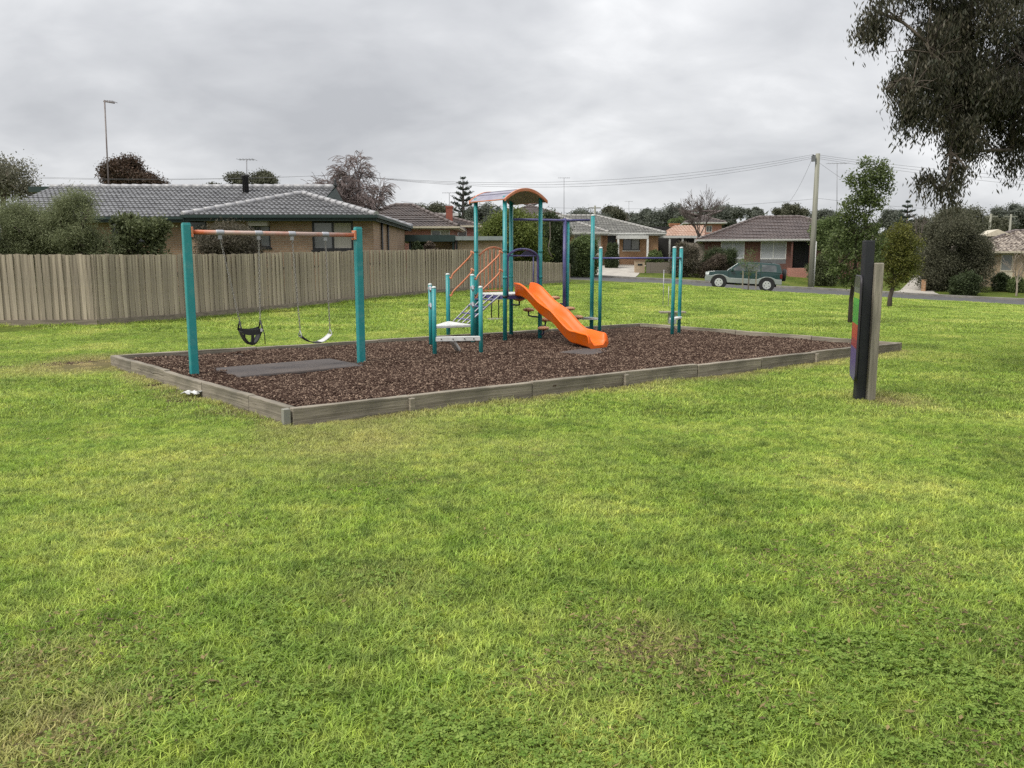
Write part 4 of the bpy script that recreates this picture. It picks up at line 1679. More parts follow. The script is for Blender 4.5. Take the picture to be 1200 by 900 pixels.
    # orange handrails
    for P, T in ((P3, A), (P4, B)):
        for z0, z1 in ((at(529, 326, P3.y).z, at(562, 295.5, A.y).z), (at(529, 346.5, P3.y).z, at(562, 316, A.y).z)):
            a, b = loc(P, z0), loc(T, z1)
            d = (b - a)
            dh = Vector((d.x, d.y, 0)).normalized()
            tube('handrail', smooth([a + dh * .02 + Vector((0, 0, .03)), a + dh * .07, a + d * .2 + Vector((0, 0, -.012)), a + d * .5, a + d * .82 + Vector((0, 0, .03)), b - dh * .1 + Vector((0, 0, .012)), b - dh * .03 + Vector((0, 0, -.03))], 5), .016, 'orange_paint')
    # four short posts of the step-through frame
    P1, P2, P5 = gp(505, 404.4, PZ), gp(509.5, 416.7, PZ), gp(563.6, 415.5, PZ)
    zs = at(509.5, 337, P2.y).z
    for P in (P1, P2, P5):
        post(P, zs, .034)
    for a, b in ((P1, P2), (P4, P5)):
        for z in (zs - .06, zs - .36):
            qa, qb = loc(a, z), loc(b, z - .04)
            d = (qb - qa).normalized()
            sd2 = d.cross(Vector((0, 0, 1)))
            mb = MB()
            mb.bar(qa + d * .03 + Vector((0, 0, .02)), qa + d * .16 + Vector((0, 0, -.045)), .028, .045)
            mb.tube([qa + sd2 * -.03, qa + sd2 * .03 + d * .06], .024, 10)
            mb.build('foot_peg', 'galv', t)
    zt = at(530, 386, 14.6).z
    mb = MB()
    mb.prism([loc(P1, zt), loc(P4, zt), loc(P3, zt)], (0, 0, .045))
    mb.build('step_deck', 'white_plastic', t, bevel=.008)
    zb_ = at(536, 397.5, P2.y).z
    mb = MB()
    mb.bar(loc(P2, zb_), loc(P5, zb_), .06, .075)
    bo = mb.build('beam', 'white_plastic', t, bevel=.008)
    for f in (.15, .4, .65, .85):
        mb = MB()
        q = loc(P2.lerp(P5, f), zb_) - Vector((.0, .034, 0))
        mb.lathe([(.010, -.006), (.010, .006)], q, 8, axis='y')
        mb.build('bolt', 'frame_dark', bo)
    mb = MB()
    a, b = loc(P2.lerp(P5, .36), zb_ - .02), loc(gp(537, 411, PZ + .04), PZ + .05)
    mb.bar(a, b, .085, .06)
    mb.build('foot_beam', 'white_plastic', bo, bevel=.012)
    # overhead purple beam from the tower to the double post
    zbm = at(662, 257.5, 16.6).z
    PP = at(662, 388, 16.9)
    PP = Vector((PP.x, PP.y, 0))
    endp = at(691, 257, 17.0)
    ob = tube('overhead_beam', [loc(Cc, zbm), loc(Vector((PP.x, PP.y, 0)), zbm), loc(Vector((endp.x, endp.y, 0)), zbm + .01)], .024, 'purple')
    mb = MB()
    q = loc(PP, 0)
    mb.tube([(q.x - .022, q.y, -.1), (q.x - .022, q.y, zbm + .04)], .034, 14)
    mb.build('post', 'purple', t)
    post(PP + Vector((.045, .045, 0)), zbm - .02, .034, cap=False)
    tube('rope', smooth([loc(Cc.lerp(PP, .7), zbm - .03), loc(Cc.lerp(PP, .71), zbm - .35), loc(Cc.lerp(PP, .68), zbm - .55), loc(Cc.lerp(PP, .74), zbm - .72)], 4), .010, 'timber_rail', ob)
    # right-hand pairs of posts with a purple rail
    R1, R2, R3, R4 = gp(693, 390.4, PZ), gp(702.5, 391.8, PZ), gp(787.5, 394.2, PZ), gp(795.5, 391.8, PZ)
    R2 = at(702.5, 391.0, R1.y - .25)
    R2 = gp(702.5, 391.8, PZ)
    post(R1, at(694, 252.5, R1.y).z, .041)
    z2 = at(702, 290.5, R2.y).z
    for r in (R2, R3, R4):
        post(r, z2, .036)
    zrl = at(745, 302.5, (R2.y + R3.y) / 2).z
    rl = tube('rail', [loc(R2, zrl), loc(R2.lerp(R4, .5), zrl), loc(R4, zrl)], .019, 'purple')
    tube('rail', [loc(R1, zrl), loc(R2, zrl)], .019, 'purple')
    tube('rail', [loc(R3, zrl), loc(R4, zrl)], .019, 'purple')
    # white step by the left pair and foot step between the right pair
    zst = at(688, 374, R1.y).z
    mb = MB()
    mb.prism([loc(R1, zst), loc(R2, zst), loc(R1.lerp(R2, .5) + Vector((-.42, .1, 0)), zst), loc(R1 + Vector((-.35, -.08, 0)), zst)], (0, 0, .045))
    mb.build('step_deck', 'white_plastic', t, bevel=.008)
    mb = MB()
    q0, q1 = loc(R3, at(790, 374, R3.y).z), loc(R4, at(794, 372, R4.y).z)
    mb.bar(q0, q1, .12, .04)
    mb.build('foot_step', 'white_plastic', t, bevel=.008)

    # stepping pods on arms
    def pod(u, v, y, fromp):
        c = at(u, v, y)
        q = loc(c, c.z)
        mb = MB()
        mb.lathe([(.02, -.05), (.10, -.03), (.118, -.012), (.11, .006), (.07, .024), (.004, .032)], q, 18)
        o = mb.build('stepping_pod', 'pod_tan', t)
        mb = MB()
        f = loc(fromp, q.z - .13)
        mb.tube([(q.x, q.y, q.z - .04), (q.x, q.y, q.z - .12), tuple((Vector((q.x, q.y, q.z - .13)) * .7 + f * .3)), tuple(f)], .017, 8)
        mb.build('pod_arm', 'purple_dark', o)
    D0 = Vector((D.x, D.y, 0))
    pod(637, 384, D.y - .10, D0)
    pod(639, 374, D.y + .18, D0)
    pod(619.5, 362.5, D.y + .33, D0)
    pod(608.5, 350, D.y + .3, Vector((Cc.x, Cc.y, 0)))
    pod(650, 348.5, PP.y + .05, PP)
    pod(667.5, 361, PP.y - .18, PP)
    pod(677, 371, PP.y - .05, PP)
    return t


build_climber()


# small outdoor bits seen just beyond the playground
def far_seat(label, u, v0, v1, y, legs, plank, name, cat):
    pass


def build_trapeze_bench():
    # low beige plank seat standing beyond the right pair of posts
    a, b = at(773, 366, 20.5), at(803, 366, 20.5)
    g = gz(a.x, a.y)
    t = thing('low_bench', 'low pale plank bench on the grass behind the right pair of teal posts', 'bench', ((a.x + b.x) / 2, a.y, g))
    L = (b.x - a.x) / 2
    mb = MB()
    mb.box((-L, -.14, .30), (L, .14, .345))
    mb.build('seat', 'post_timber', t, bevel=.006)
    for x in (-L * .2, L * .2):
        mb = MB()
        mb.box((x - .03, -.08, -.05), (x + .03, .08, .30))
        mb.build('leg', 'galv', t)
    # thin metal stand further back
    a = at(780, 347, 28)
    g = gz(a.x, a.y)
    t = thing('metal_stand', 'thin grey metal hoop stand on the lawn left of the right pair of teal posts', 'stand', (a.x, a.y, g))
    h = at(780, 316, 28).z - g
    for x in (-.08, .1):
        mb = MB()
        mb.tube([(x, 0, -.05), (x, 0, h * (1 if x < 0 else .55))], .012, 6)
        mb.build('leg', 'galv', t)
    mb = MB()
    mb.box((-.24, -.1, .005), (.26, .1, .035))
    mb.build('base_plate', 'post_timber', t)
    a = at(580, 369, 22)
    g = gz(a.x, a.y)
    t = thing('metal_stand', 'two dark thin legs on a round grey base beyond the ladder of the climbing frame', 'stand', (a.x, a.y, g))
    for x in (-.09, .1):
        mb = MB()
        mb.tube([(x, 0, 0), (x, 0, .55)], .018, 6)
        mb.build('leg', 'frame_dark', t)
    mb = MB()
    mb.lathe([(.22, -.02), (.22, .035), (.16, .05), (.01, .05)], (0, 0, 0), 18)
    mb.build('base_plate', 'kerb', t)
    mb = MB()
    mb.box((-.17, -.17, .55), (.19, .17, .58))
    mb.build('top', 'galv', t)


build_trapeze_bench()


# ------------------------------------------------------------------ sign on two posts
def sign_mat():
    m = bpy.data.materials.new('sign_print')
    m.use_nodes = True
    N, L = m.node_tree.nodes, m.node_tree.links
    p = N['Principled BSDF']
    p.inputs['Roughness'].default_value = .35
    tc = N.new('ShaderNodeTexCoord')
    sp = N.new('ShaderNodeSeparateXYZ')
    L.new(tc.outputs['Object'], sp.inputs[0])
    r = N.new('ShaderNodeValToRGB')
    mr = N.new('ShaderNodeMapRange')
    mr.inputs[1].default_value = .25
    mr.inputs[2].default_value = 1.46
    L.new(sp.outputs[2], mr.inputs[0])
    L.new(mr.outputs[0], r.inputs[0])
    cr = r.color_ramp
    cr.interpolation = 'CONSTANT'
    cols = [(0, (.10, .07, .22)), (.30, (.28, .03, .05)), (.38, (.42, .02, .03)), (.52, (.03, .28, .05)), (.70, (.05, .36, .06)), (.76, (.32, .42, .05)), (.81, (.10, .10, .11)), (.86, (.05, .045, .05))]
    while len(cr.elements) < len(cols):
        cr.elements.new(.5)
    for e, (q, c) in zip(cr.elements, cols):
        e.position = q
        e.color = (*c, 1)
    L.new(r.outputs[0], p.inputs['Base Color'])
    MATS['sign_print'] = m


sign_mat()


def build_sign():
    bz = gp(1011, 468.5)
    pk = gp(1006.5, 468)
    t = thing('information_sign', 'coloured round-cornered sign board edge-on beside a tall black post', 'sign', (pk.x, pk.y, 0))
    H = at(1018, 282, pk.y).z
    mb = MB()
    mb.box((-.055, -.05, -.3), (.055, .05, H))
    mb.build('sign_post', 'black_post', t, bevel=.008)
    z1, z0 = at(1006, 323.5, pk.y).z, at(1002, 443, pk.y).z
    # board: its face looks left and slightly to the camera
    ang = R(73)
    d = Vector((math.cos(ang), math.sin(ang), 0))       # board runs away from the viewer
    pts = []
    Wd, rr = .62, .10
    cy = .22
    for (cx_, cz_, a0) in ((Wd / 2 - rr, z1 - rr, 0), (-Wd / 2 + rr, z1 - rr, 90), (-Wd / 2 + rr, z0 + rr, 180), (Wd / 2 - rr, z0 + rr, 270)):
        for k in range(6):
            w = R(a0 + k * 18)
            pts.append((cx_ + rr * math.cos(w), cz_ + rr * math.sin(w)))
    mb = MB()
    nrm = Vector((-d.y, d.x, 0))
    b0 = Vector((-.105, .05, 0))
    b0 = Vector((-.062, 0, 0)) + nrm * .012
    mb.prism([b0 + d * s + Vector((0, 0, z)) for s, z in pts], nrm * .022, 0, 1)
    # face index: the side towards nrm is the printed one
    o = mb.build('sign_board', ['sign_back', 'sign_back', 'sign_print'], t)
    for f in o.data.polygons:
        if len(f.vertices) > 8:
            f.material_index = 2 if f.normal.dot(nrm) > 0 else 0
        else:
            f.material_index = 2
    mb = MB()
    prev = [b0 + nrm * .011 + d * s + Vector((0, 0, z)) for s, z in pts]
    mb.tube(prev + [prev[0]], .0125, 6)
    mb.build('board_edge', 'sign_back', o)
    # timber post leaning a little behind it
    pb = gp(1016.5, 468.8)
    t2 = thing('timber_post', 'bare grey timber post standing against the black sign post', 'post', (pb.x, pb.y + .0, 0))
    H2 = at(1027, 308, pb.y).z
    lean = (at(1027, 308, pb.y).x - pb.x)
    mb = MB()
    w = .046
    L = []
    for z in (-.3, 0, .5, 1.0, H2 - .012, H2):
        f = max(z, 0) / H2
        s = w if z < H2 else w * .82
        cx_ = .024 + lean * f * .55
        b = len(mb.v)
        mb.v += [(cx_ - s, -s, z), (cx_ + s, -s, z), (cx_ + s, s, z), (cx_ - s, s, z)]
        L.append(b)
    for i in range(len(L) - 1):
        for q in range(4):
            mb.face((L[i] + q, L[i] + (q + 1) % 4, L[i + 1] + (q + 1) % 4, L[i + 1] + q))
    mb.face([L[-1] + q for q in range(4)])
    o = mb.build('post', 'post_timber', t2)
    mb = MB()
    mb.bar((.024, -.049, .62), (.024, -.046, .66), .03, .02)
    b = len(mb.v)


build_sign()


def build_litter():
    c = gp(226, 465)
    mb = MB()
    n = 7
    r = random.Random(4)
    for i in range(n):
        for j in range(n):
            x, y = (i / (n - 1) - .5) * .2, (j / (n - 1) - .5) * .17
            mb.v.append((x + r.uniform(-.012, .012), y + r.uniform(-.012, .012), .02 + r.uniform(0, .035)))
    for i in range(n - 1):
        for j in range(n - 1):
            if r.random() < .1:
                continue
            mb.face((i * n + j, (i + 1) * n + j, (i + 1) * n + j + 1, i * n + j + 1))
    o = mb.build('paper_litter', 'litter')
    md = o.modifiers.new('t', 'SOLIDIFY')
    md.thickness = .003
    o.location = (c.x, c.y, gz(c.x, c.y) + .02)
    tag(o, 'crumpled white paper scrap lying on the grass beside the left sleepers', 'litter')


build_litter()


# ------------------------------------------------------------------ houses
def tile_plane(mb, A, B, D, Cq, cw=.165, rh=.30, amp=.026, step=.05):
    """tiled roof slope: eave A->B, ridge D->C; courses are stepped, tiles rolled"""
    A, B, D, Cq = (Vector(p) for p in (A, B, D, Cq))
    e = (B - A)
    W_ = e.length
    e = e / W_
    ad = D - A
    p = ad - e * ad.dot(e)
    Ls = p.length
    p = p / Ls
    n = e.cross(p).normalized()
    if n.z < 0:
        n = -n
    sl, sr = ad.dot(e), (Cq - A).dot(e)
    nr = max(2, round(Ls / rh))
    ds = cw / 3

    def lim(t):
        f = t / Ls
        return sl * f, W_ + (sr - W_) * f

    def prof(s):
        f = (s / cw) % 1.0
        return amp * (math.sin(math.pi * f / .55) if f < .55 else -.25)
    for j in range(nr):
        t0, t1 = Ls * j / nr, Ls * (j + 1) / nr
        lo0, hi0 = lim(t0)
        lo1, hi1 = lim(t1)
        k0, k1 = math.floor(lo0 / ds), math.ceil(hi0 / ds)
        base = len(mb.v)
        off = (j % 2) * cw * .5 * 0
        cnt = 0
        for k in range(k0, k1 + 1):
            s = k * ds
            s0 = min(max(s, lo0), hi0)
            s1 = min(max(s, lo1), hi1)
            h = prof(s + off) + .007 * math.sin(math.floor(s / cw) * 12.9 + j * 78.2)
            for (ss, tt, hh) in ((s0, t0, .0), (s0, t0, step + h), (s1, t1, .008 + h)):
                q = A + e * ss + p * tt + n * hh
                mb.v.append((q.x, q.y, q.z))
            cnt += 1
        for i in range(cnt - 1):
            b0, b1 = base + i * 3, base + (i + 1) * 3
            mb.face((b0, b1, b1 + 1, b0 + 1))
            mb.face((b0 + 1, b1 + 1, b1 + 2, b0 + 2))


def roof(parent, x0, x1, y0, y1, ze, pitch, axis, ends, m_tile, m_ridge, m_fascia, cw=.19, rh=.32, amp=.034, fascia_h=.19):
    """hip or gable roof; ends = (low end, high end) each 'hip' or 'gable'"""
    tp = math.tan(R(pitch))
    mb, rm, fm = MB(), MB(), MB()
    if axis == 'x':
        hd = (y1 - y0) / 2
        zr = ze + hd * tp
        ym = (y0 + y1) / 2
        r0 = x0 + (hd if ends[0] == 'hip' else 0)
        r1 = x1 - (hd if ends[1] == 'hip' else 0)
        E0, E1 = Vector((r0, ym, zr)), Vector((r1, ym, zr))
        c = [Vector((x0, y0, ze)), Vector((x1, y0, ze)), Vector((x1, y1, ze)), Vector((x0, y1, ze))]
        planes = [(c[0], c[1], E0, E1), (c[2], c[3], E1, E0)]
        hips = []
        if ends[0] == 'hip':
            planes.append((c[3], c[0], E0, E0))
            hips += [(c[0], E0), (c[3], E0)]
        if ends[1] == 'hip':
            planes.append((c[1], c[2], E1, E1))
            hips += [(c[1], E1), (c[2], E1)]
    else:
        hd = (x1 - x0) / 2
        zr = ze + hd * tp
        xm = (x0 + x1) / 2
        r0 = y0 + (hd if ends[0] == 'hip' else 0)
        r1 = y1 - (hd if ends[1] == 'hip' else 0)
        E0, E1 = Vector((xm, r0, zr)), Vector((xm, r1, zr))
        c = [Vector((x0, y0, ze)), Vector((x1, y0, ze)), Vector((x1, y1, ze)), Vector((x0, y1, ze))]
        planes = [(c[1], c[2], E0, E1), (c[3], c[0], E1, E0)]
        hips = []
        if ends[0] == 'hip':
            planes.append((c[0], c[1], E0, E0))
            hips += [(c[0], E0), (c[1], E0)]
        if ends[1] == 'hip':
            planes.append((c[2], c[3], E1, E1))
            hips += [(c[2], E1), (c[3], E1)]
    for pl in planes:
        tile_plane(mb, *pl, cw=cw, rh=rh, amp=amp)
    o = mb.build('roof_tiles', m_tile, parent, fix=False)
    o['kind'] = 'stuff'
    hips.append((E0, E1))
    for a, b in hips:
        if (b - a).length < .05:
            continue
        nseg = max(2, int((b - a).length / .42))
        for i in range(nseg):
            p, q = a.lerp(b, i / nseg), a.lerp(b, (i + 1.12) / nseg if i < nseg - 1 else 1)
            rm.tube([p + Vector((0, 0, .05)), q + Vector((0, 0, .035))], [.115, .095], 7)
    rc = rm.build('ridge_capping', m_ridge, parent, fix=False)
    ins = .02
    for i in range(4):
        a, b = c[i], c[(i + 1) % 4]
        dv = (b - a).normalized()
        fm.bar(a + Vector((0, 0, -.03)) - dv * .06, b + Vector((0, 0, -.03)) + dv * .06, .11, .10)
        nin = Vector((-dv.y, dv.x, 0))
        fm.bar(a + Vector((0, 0, -fascia_h / 2 - .07)) + nin * .05, b + Vector((0, 0, -fascia_h / 2 - .07)) + nin * .05, .03, fascia_h)
    # soffit
    fm.poly([v + Vector((0, 0, -fascia_h - .02)) for v in c])
    fm.build('gutter_and_fascia', m_fascia, parent)
    return zr, E0, E1


def gable_fill(parent, E, ya, yb, ze, m, name='gable'):
    mb = MB()
    mb.prism([(E.x, ya, ze), (E.x, yb, ze), (E.x, (ya + yb) / 2, E.z)], (.04, 0, 0))
    return mb.build(name, m, parent)


def wall_box(parent, x0, x1, y0, y1, z0, z1, m, openings=(), name='wall'):
    """four walls as thin slabs; the front one (y0) is built around its openings (x0, x1, z0, z1)"""
    T = .11
    mb = MB()
    xs = sorted({x0, x1} | {q for o in openings for q in o[:2]})
    zs = sorted({z0, z1} | {q for o in openings for q in o[2:4]})
    for i in range(len(xs) - 1):
        for j in range(len(zs) - 1):
            cx, cz = (xs[i] + xs[i + 1]) / 2, (zs[j] + zs[j + 1]) / 2
            if any(o[0] < cx < o[1] and o[2] < cz < o[3] for o in openings):
                continue
            mb.box((xs[i], y0, zs[j]), (xs[i + 1], y0 + T, zs[j + 1]))
    mb.box((x0, y0 + T, z0), (x0 + T, y1 - T, z1))
    mb.box((x1 - T, y0 + T, z0), (x1, y1 - T, z1))
    mb.box((x0, y1 - T, z0), (x1, y1, z1))
    return mb.build(name, m, parent, fix=False)


def window(parent, x0, x1, z0, z1, y, kinds=('pane',), frame='frame_dark', sill=None, fw=.05, depth=.09, name='window'):
    fm = MB()
    yy0, yy1 = y + .012, y + .012 + depth * .7
    fm.box((x0, yy0, z0), (x1, yy1, z0 + fw))
    fm.box((x0, yy0, z1 - fw), (x1, yy1, z1))
    n = len(kinds)
    w = (x1 - x0) / n
    for i in range(n + 1):
        xc = x0 + w * i
        a = x0 if i == 0 else (x1 - fw if i == n else xc - fw / 2)
        fm.box((a, yy0 + .002, z0 + fw), (a + fw, yy1 - .002, z1 - fw))
    o = fm.build(name, frame, parent)
    for i, k in enumerate(kinds):
        pm = MB()
        pm.box((x0 + w * i + fw * .4, y + .05, z0 + fw * .5), (x0 + w * (i + 1) - fw * .4, y + .062, z1 - fw * .5))
        pm.build('pane', k, o)
    if sill:
        sm = MB()
        sm.box((x0 - .04, y - .05, z0 - .07), (x1 + .04, y + .08, z0 - .002))
        sm.build('sill', sill, o)
    return o


def aerial(label, u, v0, v1, y, boom=.9, kind='yagi', group='rooftop aerials', lean=0.0, mat_='aerial', r=.022):
    a, b = at(u, v1, y), at(u + lean, v0, y)
    t = thing('television_aerial', label, 'aerial', (a.x, a.y, a.z), 0, group)
    top = b - a
    mb = MB()
    mb.tube([(0, 0, -.4), tuple(top)], r, 6)
    mb.build('mast', mat_, t)
    mb = MB()
    if kind == 'yagi':
        mb.tube([tuple(top + Vector((-boom * .5, 0, 0))), tuple(top + Vector((boom * .5, 0, 0)))], r * .55, 5)
        n = 6
        for i in range(n):
            x = -boom * .5 + boom * i / (n - 1)
            mb.tube([tuple(top + Vector((x, -.35 - .1 * i / n, 0))), tuple(top + Vector((x, .35 + .1 * i / n, 0)))], r * .4, 4)
    else:
        mb.tube([tuple(top + Vector((-.05, 0, -.04))), tuple(top + Vector((boom, 0, -.12)))], r * .9, 5)
        for i in range(4):
            x = boom * (.25 + .25 * i)
            mb.tube([tuple(top + Vector((x, -.25, -.03 - .08 * x))), tuple(top + Vector((x, .25, -.03 - .08 * x)))], r * .4, 4)
    mb.build('antenna_array', mat_, t)
    return t


def house_a():
    y0 = 31.0
    xl, xr = at(219, 260, y0).x, at(437, 260, y0).x
    wx0, wx1 = at(213.5, 252, 30.4).x, at(441, 252, 30.4).x
    xl, xr = wx0 + .25, wx1 - .22
    zg = .2
    ze = at(330, 252.5, 30.4).z
    t = thing('brick_house', 'low tan brick house with glazed grey tile roof and dark green gutters behind the fence', 'house', (0, 0, 0))
    # wing roof and long main roof
    zr, E0, E1 = roof(t, wx0, wx1, 30.4, 41.0, ze, 16.4, 'y', ('hip', 'hip'), 'tile_grey', 'ridge_grey', 'fascia_green', fascia_h=.12)
    xg = at(393, 220, 36.3).x
    zr2, M0, M1 = roof(t, -19.7, xg, 31.6, 40.9, ze - .0, 17.6, 'x', ('gable', 'gable'), 'tile_grey', 'ridge_grey', 'fascia_green', fascia_h=.12)
    gm = MB()
    gm.prism([(xg - .02, 32.5, ze + .3), (xg - .02, 40, ze + .3), (xg - .02, (31.6 + 40.9) / 2, zr2 - .02)], (.05, 0, 0))
    gm.build('gable', 'fascia_green', t)
    gm = MB()
    gm.prism([(-19.3, 32.5, ze + .3), (-19.3, 40, ze + .3), (-19.3, (31.6 + 40.9) / 2, zr2 - .02)], (.05, 0, 0))
    gm.build('gable', 'brick_tan', t)
    gm = MB()
    q = Vector((xg, (31.6 + 40.9) / 2, zr2))
    gm.lathe([(.09, 0), (.10, .12), (.05, .2), (.06, .28), (.01, .42)], q, 10)
    gm.build('finial', 'frame_dark', t)
    zw = ze - .16

    def X(u, y=y0):
        return at(u, 280, y).x

    def Z(v, y=y0):
        return at(400, v, y).z
    ops = [(X(366), X(414), Z(293), Z(259)), (X(292), X(317), Z(290), Z(261)), (X(219.5), X(243), Z(277), Z(259))]
    wall_box(t, xl, xr, y0, 40, zg - .4, zw, 'brick_tan', ops)
    window(t, *ops[0], y0, ('pane_grey', 'curtain'), 'frame_dark', 'frame_dark', fw=.07)
    window(t, *ops[1], y0, ('pane', 'pane_grey'), 'frame_dark', 'frame_dark')
    window(t, *ops[2], y0, ('pane',), 'frame_dark', 'frame_dark')
    mb = MB()
    mb.box((X(295), y0 - .35, Z(265)), (X(317), y0 - .02, Z(258)))
    mb.build('awning_box', 'curtain', t)
    y2 = 32.2
    ops2 = [(X(131, y2), X(150, y2), Z(284, y2), Z(257, y2)), (X(160, y2), X(190, y2), Z(284, y2), Z(257, y2))]
    wall_box(t, -19.3, xl - .02, y2, 40.2, zg - .4, zw, 'brick_tan', ops2)
    for o in ops2:
        window(t, *o, y2, ('pane', 'pane'), 'frame_dark', 'frame_dark')
    # pipes on the side wall
    for yy in (32.6, 34.2):
        mb = MB()
        mb.tube([(xr + .07, yy, zg), (xr + .07, yy, zw)], .045, 8)
        mb.build('downpipe', 'frame_dark', t)
    mb = MB()
    c = at(288, 222, 35.3)
    mb.tube([(c.x, c.y, c.z - .5), (c.x, c.y, at(288, 207.5, 35.3).z), (c.x, c.y, at(288, 207.4, 35.3).z), (c.x, c.y, at(288, 205, 35.3).z)], [.13, .13, .17, .17], 12)
    mb.build('flue', 'flue', t)
    # dark flat roof at the back left
    t2 = thing('flat_roof_house', 'dark green flat-roofed building just showing behind the left end of the tiled roof', 'house', (0, 0, 0))
    a, b = at(33, 218.5, 44), at(70, 218.5, 44)
    mb = MB()
    mb.box((a.x, 44, a.z - .28), (b.x + 1.5, 50, a.z))
    mb.build('roof', 'fascia_green', t2)
    mb = MB()
    mb.box((a.x + .4, 44.5, 0), (b.x + 1, 49.5, a.z - .28))
    mb.build('wall', 'brick_sand', t2)
    # mast and aerials
    aerial('tall thin leaning pole aerial above the left end of the grey tiled roof', 127, 117.5, 219, 36.4, .42, 'stub', lean=-4.5, mat_='mast_rust', r=.03)
    aerial('flat television aerial behind the roof of the tan brick house, right of the black flue', 289, 187, 216, 41, .75)


house_a()


def simple_house(name, label, pivot, rz, w, d, wall_h, zg, m_wall, m_tile, m_ridge, m_fascia, pitch, over=.45, ends=('hip', 'hip'), axis='x', ops=(), cw=.2, rh=.33, amp=.03, back=0, fh=.07):
    t = thing(name, label, 'house', (pivot[0], pivot[1], zg), rz)
    roof(t, -over, w + over, -over, d + over, wall_h + .12, pitch, axis, ends, m_tile, m_ridge, m_fascia, cw, rh, amp, fh)
    wall_box(t, 0, w, 0, d, -1.0, wall_h, m_wall, [o[:4] for o in ops])
    return t


def local(pivot, rz, zg):
    """returns functions giving local x on the front plane for a picture column, and local z for (u, v)"""
    d = Vector((math.cos(rz), math.sin(rz), 0))

    def X(u):
        k = (u - 600) / F_PX
        # pivot + d*s ; x = k*y
        s = (k * pivot[1] - pivot[0]) / (d.x - k * d.y)
        return s

    def Z(u, v):
        s = X(u)
        return at(u, v, pivot[1] + d.y * s).z - zg
    return X, Z


def house_e():
    y = 62.0
    pv = at(826, 300, y)
    rz = R(-11)
    zg = at(826, 318, y).z
    X, Z = local(pv, rz, zg)
    w = X(1012)
    wh = Z(826, 283)
    wo1 = (X(841.5), X(869), Z(855, 309), Z(855, 282.8))
    wo2 = (X(887.5), X(917.5), Z(902, 309), Z(902, 282.8))
    dr = (X(924), X(948), Z(935, 314), Z(935, 282.8))
    t = simple_house('brick_house', 'red brick house with dark maroon tiled roof and two white-blind windows behind the green car', pv, rz, w, 8.2, wh, zg, 'brick_red', 'tile_maroon', 'ridge_brown', 'fascia_white', 21, .55,
                     ops=(wo1, wo2, dr), cw=.24, rh=.34)
    for o in (wo1, wo2):
        zm = o[2] + (o[3] - o[2]) * .2
        window(t, o[0], o[1], zm, o[3] - .005, 0, ('blind_white', 'blind_white'), 'frame_white', None, .06)
        mb = MB()
        mb.box((o[0], .03, o[2]), (o[1], .09, zm - .004))
        mb.build('spandrel', 'panel_grey', t)
    # recessed entry, its shade put into a near-black back panel
    mb = MB()
    mb.box((dr[0], .75, dr[2]), (dr[1], .82, dr[3]))
    en = mb.build('entry', 'recess_shade', t)
    mb = MB()
    mb.box((X(928), .70, dr[2]), (X(940), .745, dr[3] - .1))
    mb.build('door', 'frame_dark', t)
    for u in (923.2, 944):
        mb = MB()
        mb.box((X(u) - .06, -.42, Z(u, 318)), (X(u) + .06, -.30, wh - .02))
        mb.build('porch_post', 'brick_red', t)
    mb = MB()
    mb.box((X(919), -.9, -1.2), (X(950), -.003, Z(930, 314)))
    mb.build('porch_step', 'brick_pink', t)
    # cooler box on the ridge
    c = at(897, 252, 66.5)
    mb = MB()
    q = Vector((c.x - pv.x, c.y - pv.y, 0))
    q.rotate(Matrix.Rotation(-rz, 3, 'Z'))
    z0, z1 = at(897, 257.5, 66.5).z - zg, at(897, 252.5, 66.5).z - zg
    mb.prism([(q.x - .55, q.y, z0 - .5), (q.x + .6, q.y, z0 - .5), (q.x + .6, q.y, z1 - .05), (q.x + .45, q.y, z1), (q.x - .45, q.y, z1), (q.x - .55, q.y, z1 - .1)], (0, .9, 0))
    mb.build('cooler_box', 'tile_brown', t)
    aerial('tall television aerial standing right of the utility pole behind the maroon roof', 981, 191.5, 258, 66, 1.5)


house_e()


